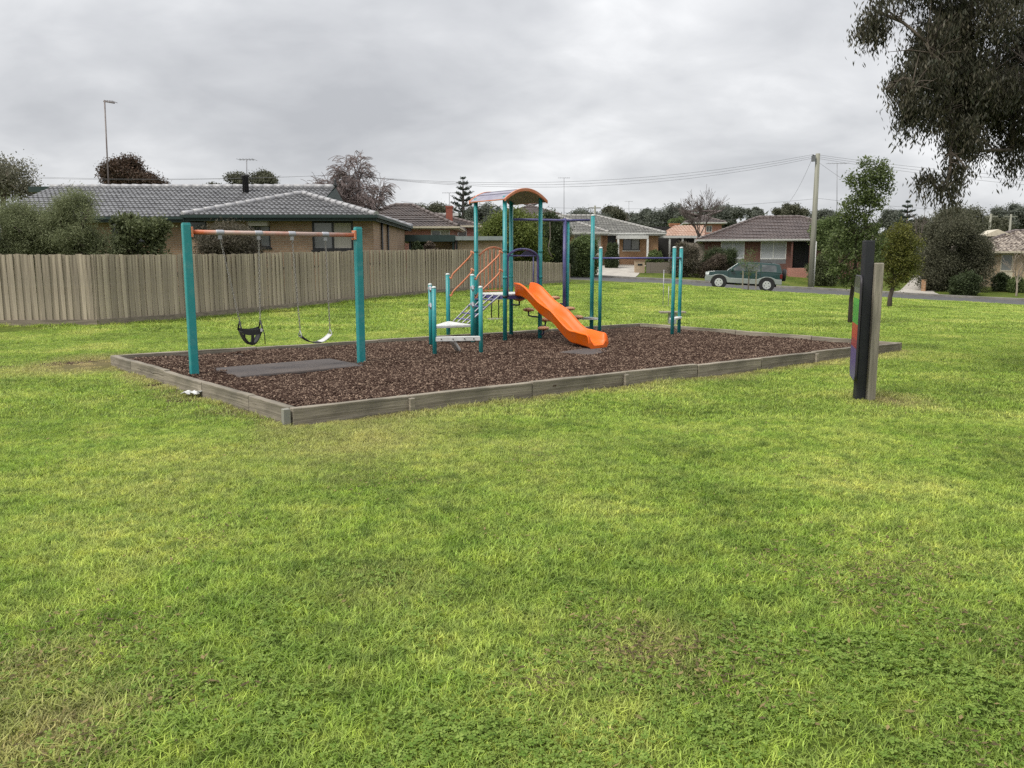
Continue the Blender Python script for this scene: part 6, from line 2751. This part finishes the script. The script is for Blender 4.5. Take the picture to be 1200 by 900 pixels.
px_tree('garden_shrub', 'small green shrub at the right corner of the orange house', 'shrub', 767, 291, 308, 18, 62, 'leaf_young', 'bark_dark', 6, 44, per=14, leafpx=1.9)
FB = 'bushes in front of the red brick house'
px_tree('garden_bush', 'sparse pale brown bush standing left of the parked car', 'shrub', 803, 282, 322, 40, 58.5, 'leaf_bottle', 'bark_grey', 9, 45, per=9, leafpx=2.3, asp=.25, group=FB, stems=3, inner=.1)
px_tree('garden_bush', 'dark fern-like bush under the left window of the red brick house', 'shrub', 842, 288, 314, 40, 59, 'leaf_dark', 'bark_dark', 8, 46, per=16, leafpx=2.6, asp=.2, group=FB)
px_tree('flax_plant', 'red-brown spiky plant above the bonnet of the parked car', 'shrub', 836, 298, 318, 32, 58, 'leaf_flax', 'bark_dark', 7, 47, per=14, leafpx=3, asp=.14, group=FB)
px_tree('street_tree', 'broad olive tree across the road just right of the utility pole', 'tree', 975, 252, 316, 62, 57, 'leaf_young', 'bark_grey', 12, 48, per=20, leafpx=2.4, f=(.3, .48))
px_tree('garden_bush', 'low green bush on the nature strip right of the utility pole', 'shrub', 966, 298, 324, 34, 55.8, 'leaf_open', 'bark_grey', 7, 49, per=14, leafpx=2.2)
px_tree('large_bush', 'large dark grey-green bush across the road under the hanging eucalyptus', 'shrub', 1117, 250, 335, 84, 55, 'leaf_grey', 'bark_grey', 16, 50, per=34, leafpx=2.2, f=(.32, .5), asp=.35)
px_tree('round_tree', 'olive tree crown rising behind the large dark bush', 'tree', 1126, 237, 282, 66, 78, 'leaf_far_olive', 'bark_grey', 11, 51, per=24, leafpx=1.9)
px_tree('low_hedge', 'clipped low dark green hedge in front of the large dark bush', 'hedge', 1131, 321, 338, 30, 52.3, 'leaf_dark', 'bark_dark', 9, 52, per=26, leafpx=1.8, f=(.45, .6))
px_tree('garden_bush', 'dark rounded bush under the window of the sand brick house', 'shrub', 1173, 321, 334, 18, 55, 'leaf_dark', 'bark_dark', 6, 53, per=18, leafpx=1.8)
px_tree('garden_bush', 'low olive bushes along the front wall of the sand brick house at the right edge', 'shrub', 1192, 325, 335, 20, 54.5, 'leaf_young', 'bark_dark', 5, 54, per=16, leafpx=1.8)
px_tree('garden_bush', 'green bush between the right driveway wall and the large dark bush', 'shrub', 1112, 316, 334, 20, 56, 'leaf_young', 'bark_dark', 5, 55, per=16, leafpx=1.8)
px_tree('flowering_shrub', 'low pinkish shrub beneath the carport near the fence', 'shrub', 502, 284, 300, 22, 38.5, 'leaf_flax', 'bark_dark', 6, 56, per=14, leafpx=2.5)
px_tree('garden_shrub', 'green shrub in front of the carport post beside the tan house', 'shrub', 488, 284, 300, 16, 38, 'leaf_dark', 'bark_dark', 5, 57, per=14, leafpx=2.5)

BG = 'bushes behind the right driveway'
px_tree('garden_bush', 'dark green bush at the far end of the right driveway, left of the large bush', 'shrub', 1088, 268, 322, 30, 70, 'leaf_dark', 'bark_dark', 9, 90, per=18, leafpx=2.0, group=BG)
px_tree('garden_bush', 'olive bush behind the golden young tree at the end of the driveway', 'shrub', 1058, 264, 318, 44, 74, 'leaf_far_olive', 'bark_dark', 10, 91, per=18, leafpx=2.0, group=BG)
px_tree('garden_bush', 'dark bush in the gap between the two young trees', 'shrub', 1028, 262, 320, 40, 72, 'leaf_dark', 'bark_dark', 10, 92, per=18, leafpx=2.0, group=BG)
# far trees along the skyline, each on its own
SK = 'trees along the skyline'
for i, (u, vt, vb, w, y, m, lab) in enumerate((
        (686, 246, 266, 46, 125, 'leaf_far', 'dark skyline tree left of the pale tile roof ridge'),
        (722, 243, 264, 34, 135, 'leaf_far_olive', 'olive skyline tree above the ridge of the pale tile roof'),
        (751, 246, 266, 28, 128, 'leaf_far', 'small grey skyline tree above the right end of the pale tile roof'),
        (781, 240, 270, 42, 112, 'leaf_far', 'dark skyline tree with broken top behind the orange chimney'),
        (800, 254, 275, 26, 100, 'leaf_young', 'green round tree below the skyline behind the terracotta carport'),
        (850, 240, 264, 40, 118, 'leaf_far', 'rounded dark skyline tree above the left hip of the maroon roof'),
        (884, 243.5, 258, 17, 145, 'leaf_far', 'tiny mushroom-shaped skyline tree above the maroon roof'),
        (925, 238, 262, 32, 125, 'leaf_far_olive', 'leaning open skyline gum left of the utility pole'),
        (962, 247, 268, 36, 115, 'leaf_far', 'dark skyline tree right behind the utility pole'),
        (1044, 247, 270, 30, 130, 'leaf_far', 'dark skyline tree between the two young trees'),
        (1080, 254, 275, 40, 110, 'leaf_far_olive', 'low skyline tree behind the small conifer'),
        (1187, 239, 268, 42, 120, 'leaf_far', 'grey rounded skyline tree at the right edge'),
        (1160, 254, 276, 40, 100, 'leaf_far_olive', 'low skyline tree behind the cream roof gable'),
        (565, 240, 276, 46, 88, 'leaf_far', 'dark tree mass below the tall conifer left of the play tower'),
        (500, 236, 262, 44, 92, 'leaf_far_olive', 'olive skyline tree left of the tall conifer'),
        (610, 252, 276, 40, 100, 'leaf_far', 'dark skyline tree behind the roof of the play tower'))):
    px_tree('skyline_tree', lab, 'tree', u, vt, vb + 6, w * 1.3, y, m, 'bark_grey', 20, 60 + i, per=10, leafpx=1.9, group=SK, f=(.26, .46), inner=.2)


def bare_tree(name, label, base, h, r, seed, bark='bark_red', weep=False, levels=4, spread=.55, nb=4, group=None, lean=0.0, fine=.010):
    rnd = random.Random(seed)
    t = thing(name, label, 'tree', base, 0, group)
    mb, tw = MB(), MB()

    def grow(p, d, L, rad, lev):
        pts, rs = [p], [rad]
        q, dd = p.copy(), d.copy()
        n = 3
        for i in range(n):
            dd = (dd + Vector((rnd.gauss(0, .13), rnd.gauss(0, .13), rnd.gauss(0, .06) + (.05 if lev < levels - 1 else (-.28 if weep else .03))))).normalized()
            q = q + dd * L / n
            pts.append(q.copy())
            rs.append(max(rad * (1 - .45 * (i + 1) / n), fine))
        (mb if lev < 2 else tw).tube(pts, rs, 6 if lev < 2 else 3, caps=False)
        if lev >= levels:
            return
        k = nb + (1 if lev >= 1 else 0)
        for i in range(k):
            f = rnd.uniform(.35, 1.0)
            idx = min(int(f * n), n - 1)
            s = pts[idx].lerp(pts[idx + 1], f * n - idx)
            ax = Vector((rnd.gauss(0, 1), rnd.gauss(0, 1), rnd.gauss(0, .3))).normalized()
            nd = (dd + ax * spread * rnd.uniform(.7, 1.5)).normalized()
            grow(s, nd, L * rnd.uniform(.55, .78), max(rad * .52, fine), lev + 1)
    grow(Vector((0, 0, -.3)), Vector((lean, 0, 1)), h * .46, r, 0)
    mb.build('trunk', bark, t, fix=False)
    tw.build('twigs', bark, t, fix=False)
    return t


b = at(437, 262, 48)
bare_tree('weeping_tree', 'tall bare purple-grey winter tree behind the right end of the grey tiled roof', (b.x, 48, gz(b.x, 48)), 6.3, .2, 29, 'bark_red', weep=True, levels=5, nb=5, spread=.46, fine=.011)
b = at(815, 318, 66)
bare_tree('bare_tree', 'bare grey winter tree between the carport and the red brick house', (b.x, 66, gz(b.x, 66)), 6.4, .10, 4, 'bark_grey', levels=4, nb=4, spread=.42, fine=.012)
b = at(733, 262, 120)
bare_tree('bare_tree', 'faint bare skyline tree above the pale tile roof', (b.x, 120, 1.0), 8.2, .16, 9, 'bark_grey', levels=3, spread=.5, fine=.02)
b = at(1079, 275, 95)
bare_tree('bare_tree', 'thin bare upright tree in the gap left of the large dark bush', (b.x, 95, .8), 7.0, .12, 14, 'bark_grey', levels=3, spread=.3, fine=.02)
b = at(1192, 334, 52.5)
bare_tree('bare_tree', 'slender white-trunked bare tree on the lawn at the right edge', (b.x, 52.5, gz(b.x, 52.5)), 4.3, .07, 15, 'bark_pale', levels=3, spread=.4, fine=.010)


def conifer(name, label, u, vt, vb, w, y, seed, m='leaf_pine', tiers=9, gap=.55):
    rng = np.random.default_rng(seed)
    k = y / F_PX
    top, bot = at(u, vt, y), at(u, vb, y)
    zb = gz(bot.x, y)
    t = thing(name, label, 'tree', (bot.x, y, zb))
    H = top.z - zb
    H0 = bot.z - zb
    mb = MB()
    mb.tube([(0, 0, -.3), (0, 0, H * .6), (0, 0, H)], [.28, .18, .03], 8)
    P = []
    for i in range(tiers):
        f = i / (tiers - 1)
        z = H0 + (H - H0) * (f * .97)
        R_ = w / 2 * k * (1 - f) ** .75 + .25
        nb_ = 7
        for j in range(nb_):
            az = 2 * math.pi * (j + .5 * (i % 2)) / nb_ + rng.uniform(-.15, .15)
            rr = R_ * rng.uniform(.8, 1.1)
            mb.tube([(0, 0, z), (math.cos(az) * rr * .6, math.sin(az) * rr * .6, z + rr * .12), (math.cos(az) * rr, math.sin(az) * rr, z + rr * .36)], [.05, .04, .02], 4, caps=False)
            n = int(40 * rr) + 10
            s = rng.uniform(.2, 1.0, n)
            pts = np.stack([np.cos(az) * rr * s, np.sin(az) * rr * s, z + rr * (.36 * s ** 1.6) + .05], -1)
            pts += rng.normal(0, .09, (n, 3)) * np.array([1, 1, .6])
            P.append(pts)
    P = np.concatenate(P)
    V = leaf_cards(P, k * 2.6, .3, rng)
    o = bpy.data.objects.new('crown', raw_mesh('crown', V, np.arange(len(P) * 4).reshape(-1, 4), [m], np.repeat(rng.uniform(0, 1, len(P)), 4)))
    C.objects.link(o)
    o.parent = t
    mb.build('trunk', 'bark_grey', t, fix=False)


conifer('norfolk_pine', 'tall tiered conifer on the skyline left of the play tower roof', 543, 208, 262, 36, 95, 3)
conifer('small_conifer', 'small pointed conifer on the skyline between the young tree and the large bush', 1062, 236, 268, 22, 115, 4, tiers=6)
conifer('small_conifer', 'tiny dark conifer just above the lime bush beside the play tower', 569, 243, 262, 12, 110, 6, tiers=6)


def palm(u, vt, vb, y):
    rng = np.random.default_rng(5)
    a, b = at(u, vt, y), at(u, vb, y)
    zb = gz(b.x, y)
    t = thing('palm_tree', 'tiny distant palm seen under the roof of the play tower', 'tree', (b.x, y, zb))
    h = a.z - zb - 1.0
    mb = MB()
    mb.tube([(0, 0, -.3), (0, 0, h)], [.2, .14], 7)
    mb.build('trunk', 'bark_grey', t)
    fm = MB()
    for i in range(16):
        az = i * 2.4
        el = .9 - (i % 4) * .45
        p = Vector((0, 0, h))
        pts = [p + Vector((math.cos(az) * s * 1.5, math.sin(az) * s * 1.5, math.sin(el) * s * 1.5 - s * s * .9)) for s in (0, .33, .66, 1)]
        sd = Vector((-math.sin(az), math.cos(az), 0)) * .16
        for j in range(3):
            fm.poly([pts[j] - sd * (1 - j * .3), pts[j] + sd * (1 - j * .3), pts[j + 1] + sd * (.7 - j * .3), pts[j + 1] - sd * (.7 - j * .3)])
    fm.build('crown', 'leaf_pine', t, fix=False)


palm(584, 234, 256, 120)


def treeline():
    """unbroken far-off wood that closes the horizon behind the houses"""
    rng = np.random.default_rng(77)
    P = []
    for i in range(520):
        u = rng.uniform(-500, 1700)
        y = rng.uniform(150, 210)
        vt = 255 + 7 * math.sin(u * .021) + 5 * math.sin(u * .067 + 1) + rng.uniform(-4, 8)
        c = at(u, vt, y)
        n = 42
        v = rng.normal(0, 1, (n, 3))
        v /= np.linalg.norm(v, axis=1, keepdims=True)
        P.append(np.array([c.x, c.y, c.z - 3.4]) + v * np.array([4.2, 3.5, 3.4]) * (rng.uniform(.3, 1, n) ** .5)[:, None])
    P = np.concatenate(P)
    V = leaf_cards(P, 1.15, .7, rng)
    var = np.repeat(rng.uniform(0, 1, 520), 42) * .5 + rng.uniform(0, .5, len(P))
    o = bpy.data.objects.new('treeline', raw_mesh('treeline', V, np.arange(len(P) * 4).reshape(-1, 4), ['leaf_far'], np.repeat(var, 4)))
    C.objects.link(o)
    tag(o, kind='stuff')


treeline()


# ------------------------------------------------------------------ poles and wires
def sag(a, b, s, n=14):
    return [tuple(a.lerp(b, i / n) + Vector((0, 0, -4 * s * (i / n) * (1 - i / n)))) for i in range(n + 1)]


def poles():
    y = 54.2
    b = at(950, 335.5, y)
    zb = gz(b.x, y)
    t = thing('utility_pole', 'weathered timber power pole on the far side of the street', 'utility pole', (b.x, y, zb))
    top = at(958.5, 180, y) - Vector((b.x, y, zb))
    mb = MB()
    mb.tube([(0, 0, -.5), (top.x * .5, 0, top.z * .5), tuple(top)], [.19, .165, .14], 12)
    mb.build('pole', 'pole_timber', t)
    mb = MB()
    mb.tube([(.16, -.1, 0), (.17 + top.x * .2, -.1, top.z * .35)], .035, 6)
    mb.build('conduit', 'fascia_white', t)
    ins = []
    for i in range(4):
        p = Vector(top) + Vector((-.16, 0, -.12 - .11 * i))
        mb = MB()
        mb.tube([tuple(p + Vector((.1, 0, 0))), tuple(p + Vector((-.14, 0, .02)))], .02, 5)
        mb.lathe([(.03, -.05), (.06, -.02), (.04, .02), (.05, .04), (.01, .08)], p + Vector((-.14, 0, .0)), 8)
        mb.build('insulator', 'frame_dark', t)
        ins.append(Vector((b.x, y, zb)) + p + Vector((-.14, 0, .06)))
    mb = MB()
    mb.box((top.x - .42, -.2, top.z - .5), (top.x - .2, -.04, top.z - .15))
    mb.build('fuse_box', 'panel_grey', t)
    # second pole, above the roof of the tan house
    y2 = 50
    b2 = at(406, 262, y2)
    t2 = thing('utility_pole', 'grey power pole showing above the tiled roof beside the weeping tree', 'utility pole', (b2.x, y2, .4))
    tz = at(404, 201.5, y2).z - .4
    mb = MB()
    mb.tube([(0, 0, -.5), (-.08, 0, tz)], [.13, .10], 10)
    mb.build('pole', 'bark_grey', t2)
    mb = MB()
    mb.bar((-.36, -.1, tz - .25), (.26, .1, tz - .25), .09, .1)
    mb.build('crossarm', 'pole_timber', t2)
    q = [Vector((b2.x - .3 + .2 * i, y2, .4 + tz - .16)) for i in range(4)]
    i0 = [ins[0], ins[1], ins[2], ins[3]]

    def line(label, spans, r=.0075):
        o0 = spans[0][0]
        tt = thing('power_line', label, 'power line', tuple(o0), 0, 'overhead wires')
        for a, bb, s in spans:
            mb = MB()
            mb.tube([tuple(Vector(p) - o0) for p in sag(a, bb, s)], r, 4, caps=False)
            mb.build('wire', 'wire', tt, fix=False)
    line('power lines from the street pole sagging left to the pole by the weeping tree', [(q[k], i0[k] , 1.0 + .1 * k) for k in range(3)])
    far = at(-140, 198, 62)
    line('power lines running left from the pole by the weeping tree past the round tree', [(q[k], far + Vector((0, 0, .12 * k)), .5) for k in range(2)])
    r0 = at(1330, 214, 50)
    line('power lines running right from the street pole behind the eucalyptus', [(i0[k] + Vector((.2, 0, 0)), r0 + Vector((0, 0, -.3 * k)), .25) for k in range(3)])
    line('service wire dropping left from the street pole to the maroon roof', [(i0[1], at(922, 240, 66), .35)], .008)
    line('service wire dropping right from the street pole past the tall aerial', [(i0[2], at(1095, 262, 70), .5)], .008)
    line('faint lower wires crossing behind the houses on the right', [(at(640, 243, 92), at(960, 232.5, 84), .5), (at(640, 259, 92), at(900, 254, 88), .4), (at(960, 232.5, 84), at(1290, 246, 84), .6)], .011)
    line('faint wires between the rooftops left of the play tower', [(at(470, 236, 70), at(640, 238, 80), .4), (at(520, 240, 75), at(600, 250, 85), .3)], .010)
    # far poles on the right
    for (u, v0, v1, yy, lab) in ((1158, 250.5, 290, 84, 'pale distant power pole with short crossarm behind the large bush'), (1182, 251, 285, 92, 'thin distant power pole above the cream roof gable'),
                                 (697, 241, 262, 100, 'small distant power pole on the skyline above the pale tile roof'), (576, 239, 262, 105, 'small distant power pole seen under the roof of the play tower')):
        p = at(u, v1, yy)
        tp = thing('utility_pole', lab, 'utility pole', (p.x, yy, gz(p.x, yy)))
        h = at(u, v0, yy).z - gz(p.x, yy)
        mb = MB()
        mb.tube([(0, 0, -.3), (0, 0, h)], [.15, .11], 8)
        mb.build('pole', 'pole_timber', tp)
        mb = MB()
        mb.bar((-.7, 0, h - .25), (.7, 0, h - .25), .1, .1)
        mb.build('crossarm', 'pole_timber', tp)
    aerial('television aerial on the skyline left of the large bush', 1152, 249, 275, 88, 1.4)
    aerial('small television aerial on the skyline above the pale tile roof', 737, 236, 258, 100, .9)


poles()


# ------------------------------------------------------------------ parked four-wheel drive
def build_car():
    yc = 48.9
    c = at(870.5, 325, yc)
    rz = math.atan2(RDIR.y, RDIR.x)
    f, r = Vector((c.x, c.y, 0)) - RDIR * 1.4, Vector((c.x, c.y, 0)) + RDIR * 1.4
    zf, zr_ = gz(f.x, f.y) - .05, gz(r.x, r.y) - .05
    t = thing('parked_car', 'dark green and silver four-wheel drive wagon with spare wheel, parked at the kerb', 'car', (c.x, c.y, (zf + zr_) / 2))
    t.rotation_euler = (0, math.atan2(zf - zr_, 2.8), rz)
    hw = .90
    WX = (-1.40, 1.36)
    WR = .385

    def arch(cx, rad, z0):
        a0 = math.asin((z0) / rad) if z0 < rad else 0
        return [(cx + rad * math.cos(w), WR + rad * math.sin(w)) for w in [math.pi - .15 - (math.pi - .3) * i / 10 for i in range(11)]]

    def shell(name, prof, wfun, m, parent=t, bev=.025):
        mb = MB()
        n = len(prof)
        b = 0
        for s in (-1, 1):
            mb.v += [(x, s * wfun(x, z), z) for x, z in prof]
        mb.face(range(n))
        mb.face(range(2 * n - 1, n - 1, -1))
        for i in range(n):
            j = (i + 1) % n
            mb.face((i, j, n + j, n + i))
        o = mb.build(name, m, parent, bevel=bev)
        return o
    ra = .47
    low = [(-2.16, .52), (-2.16, .80)]
    # lower silver cladding with the wheel arches cut out
    bottom = []
    sill = .40
    A1 = arch(WX[0], ra, 0)
    A2 = arch(WX[1], ra, 0)
    prof_low = [(-2.22, .44), (-2.24, .62), (-2.2, .76), (-1.95, .80), (-1.9, .76)] + [(-1.55, .90), (-1.2, .90)] + [(-.86, .72), (-.8, .70), (.78, .70), (.9, .76), (1.2, .90), (1.55, .90), (1.86, .76), (2.18, .76), (2.20, .48), (2.12, .44)]
    prof_low += [(A2[-1][0], A2[-1][1])] + A2[::-1][1:] + [(A2[0][0] - .01, sill), (A1[-1][0] + .01, sill)] + A1[::-1] + [(A1[0][0] - .02, .42)]
    shell('lower_cladding', prof_low, lambda x, z: hw + .035, 'car_silver')
    upper = [(-2.17, .74), (-2.18, .98), (-2.08, 1.06), (-1.7, 1.11), (-1.1, 1.15), (-.92, 1.16), (.6, 1.17), (2.12, 1.17), (2.17, 1.0), (2.17, .74)]
    up2 = upper + A2[::-1][2:-2] + [(.75, .66), (-.8, .66)] + A1[::-1][2:-2]
    ra2 = .46
    shell('body', up2, lambda x, z: hw - (.03 if z > 1.1 else 0) - (.08 if x < -2.0 else 0), 'car_green')
    cab = [(-1.04, 1.15), (-.42, 1.74), (-.3, 1.80), (.4, 1.855), (1.6, 1.84), (1.98, 1.80), (2.16, 1.18)]

    def cw_(x, z):
        return hw - .03 - .20 * max(0, (z - 1.15)) / .7
    shell('cabin', cab, cw_, 'car_green', bev=.03)

    def side_panel(name, quad, m, s, off=.006, parent=t):
        mb = MB()
        pts = [Vector((x, s * (cw_(x, z) + off), z)) for x, z in quad]
        nrm = Vector((0, s * .012, 0))
        mb.prism(pts, -nrm)
        return mb.build(name, m, parent)
    for s in (-1, 1):
        side_panel('side_window', [(-.72, 1.22), (-.28, 1.68), (.08, 1.72), (.08, 1.22)], 'car_glass', s)
        side_panel('side_window', [(.17, 1.22), (.17, 1.72), (.86, 1.73), (.92, 1.22)], 'car_glass', s)
        side_panel('side_window', [(1.0, 1.24), (.98, 1.72), (1.72, 1.70), (1.82, 1.62), (1.84, 1.26)], 'car_glass', s)
        mb = MB()
        mb.box((.09, s * (hw + .004) - .006, .74), (.105, s * (hw + .004) + .002, 1.16))
        mb.box((-.88, s * (hw + .004) - .006, .74), (-.865, s * (hw + .004) + .002, 1.14))
        mb.box((.93, s * (hw + .004) - .006, .80), (.945, s * (hw + .004) + .002, 1.16))
        mb.build('door_seam', 'frame_dark', t)
        for x in (-.08, .78):
            mb = MB()
            mb.box((x - .1, s * (hw + .012) - .015, 1.02), (x + .08, s * (hw + .012) + .015, 1.06))
            mb.build('door_handle', 'car_green', t, bevel=.008)
        mb = MB()
        mb.prism([(-.78, s * (hw - .02), 1.17), (-.60, s * (hw - .02), 1.17), (-.60, s * (hw - .02), 1.33), (-.72, s * (hw - .02), 1.33)], (0, s * .2, 0))
        mb.build('wing_mirror', 'car_green', t, bevel=.02)
        mb = MB()
        mb.tube([(-.2, s * .62, 1.86), (-.1, s * .62, 1.90), (1.4, s * .62, 1.90), (1.55, s * .62, 1.87)], .018, 6)
        mb.build('roof_rail', 'frame_dark', t)
        mb = MB()
        mb.prism([(-2.20, s * .58, .80), (-2.20, s * .84, .80), (-2.02, s * .885, .84), (-2.0, s * .885, 1.0), (-2.19, s * .80, 1.0), (-2.20, s * .58, 1.0)][:6], (0, 0, .01))
        mb.box((-2.215, min(s * .56, s * .86), .82), (-2.10, max(s * .56, s * .86), 1.0))
        mb.build('headlight', 'lamp_clear', t, bevel=.02)
        mb = MB()
        mb.box((2.05, min(s * .78, s * (hw + .008)), .83), (2.195, max(s * .78, s * (hw + .008)), 1.12))
        mb.build('taillight', 'lamp_red', t, bevel=.015)
        for x in WX:
            mb = MB()
            mb.lathe([(.24, -.115), (.36, -.115), (WR, -.08), (WR, .08), (.36, .115), (.24, .115)], (x, s * (hw - .10), WR), 28, axis='y')
            w = mb.build('wheel', 'tyre', t)
            mb = MB()
            mb.lathe([(.235, -.02), (.245, .0), (.235, .02), (.2, .012), (.08, .018), (.07, .03), (.01, .03)], (x, s * (hw + .012), WR), 24, axis='y')
            rm = mb.build('rim', 'alloy', w)
            mb = MB()
            for k in range(5):
                a = k * 2 * math.pi / 5 + .3
                for da in (-.24, .24):
                    mb.lathe([(.028, -.004), (.028, .004)], (x + math.cos(a + da * 0 + .63) * .145, s * (hw + .032), WR + math.sin(a + .63) * .145), 8, axis='y')
            mb.build('rim_holes', 'tyre', w)
            # dark inside of the arch
            mb = MB()
            mb.lathe([(.45, -.3), (.45, .0)], (x, s * (hw - .28), WR + .02), 20, axis='y')
            mb.build('wheel_well', 'tyre', t)
    # glass front and rear, grille, bumper
    mb = MB()
    fw = [(-.98, -.76, 1.20), (-.98, .76, 1.20), (-.47, .68, 1.70), (-.47, -.68, 1.70)]
    mb.prism([Vector(p) + Vector((-.015, 0, .02)) for p in fw], (-.01, 0, .01))
    mb.build('windscreen', 'car_glass', t)
    mb = MB()
    mb.prism([(2.155, -.7, 1.26), (2.155, .7, 1.26), (2.02, .64, 1.72), (2.02, -.64, 1.72)], (.02, 0, .004))
    mb.build('rear_window', 'car_glass', t)
    mb = MB()
    mb.box((-2.21, -.5, .82), (-2.17, .5, 1.0))
    mb.build('grille', 'frame_dark', t)
    mb = MB()
    mb.lathe([(.1, -.1), (.34, -.1), (.365, -.06), (.365, .06), (.34, .1), (.1, .1)], (0, 0, 0), 26, axis='y')
    o = mb.build('spare_wheel', 'tyre', t)
    o.rotation_euler = (0, 0, R(90))
    o.location = (2.31, .0, 1.02)
    mb = MB()
    mb.lathe([(.30, -.005), (.31, .01), (.28, .02), (.01, .02)], (0, -.11, 0), 24, axis='y')
    o2 = mb.build('wheel_cover', 'car_silver', o)
    mb = MB()
    mb.box((-1.9, -.7, .3), (1.9, .7, .5))
    mb.build('chassis', 'tyre', t)
    # low roofline: everything above the sills keeps to the wagon's real height
    for o in t.children:
        if o.name.split('.')[0] in ('wheel', 'wheel_well', 'spare_wheel'):
            continue
        for v in o.data.vertices:
            if v.co.z > .72:
                v.co.z = .72 + (v.co.z - .72) * .85
    t.scale = (.97, .97, .97)
    return t


for nm in ('car_green', 'car_silver'):
    pb_ = MATS[nm].node_tree.nodes['Principled BSDF']
    pb_.inputs['Coat Weight'].default_value = .35
    pb_.inputs['Coat Roughness'].default_value = .05
build_car()
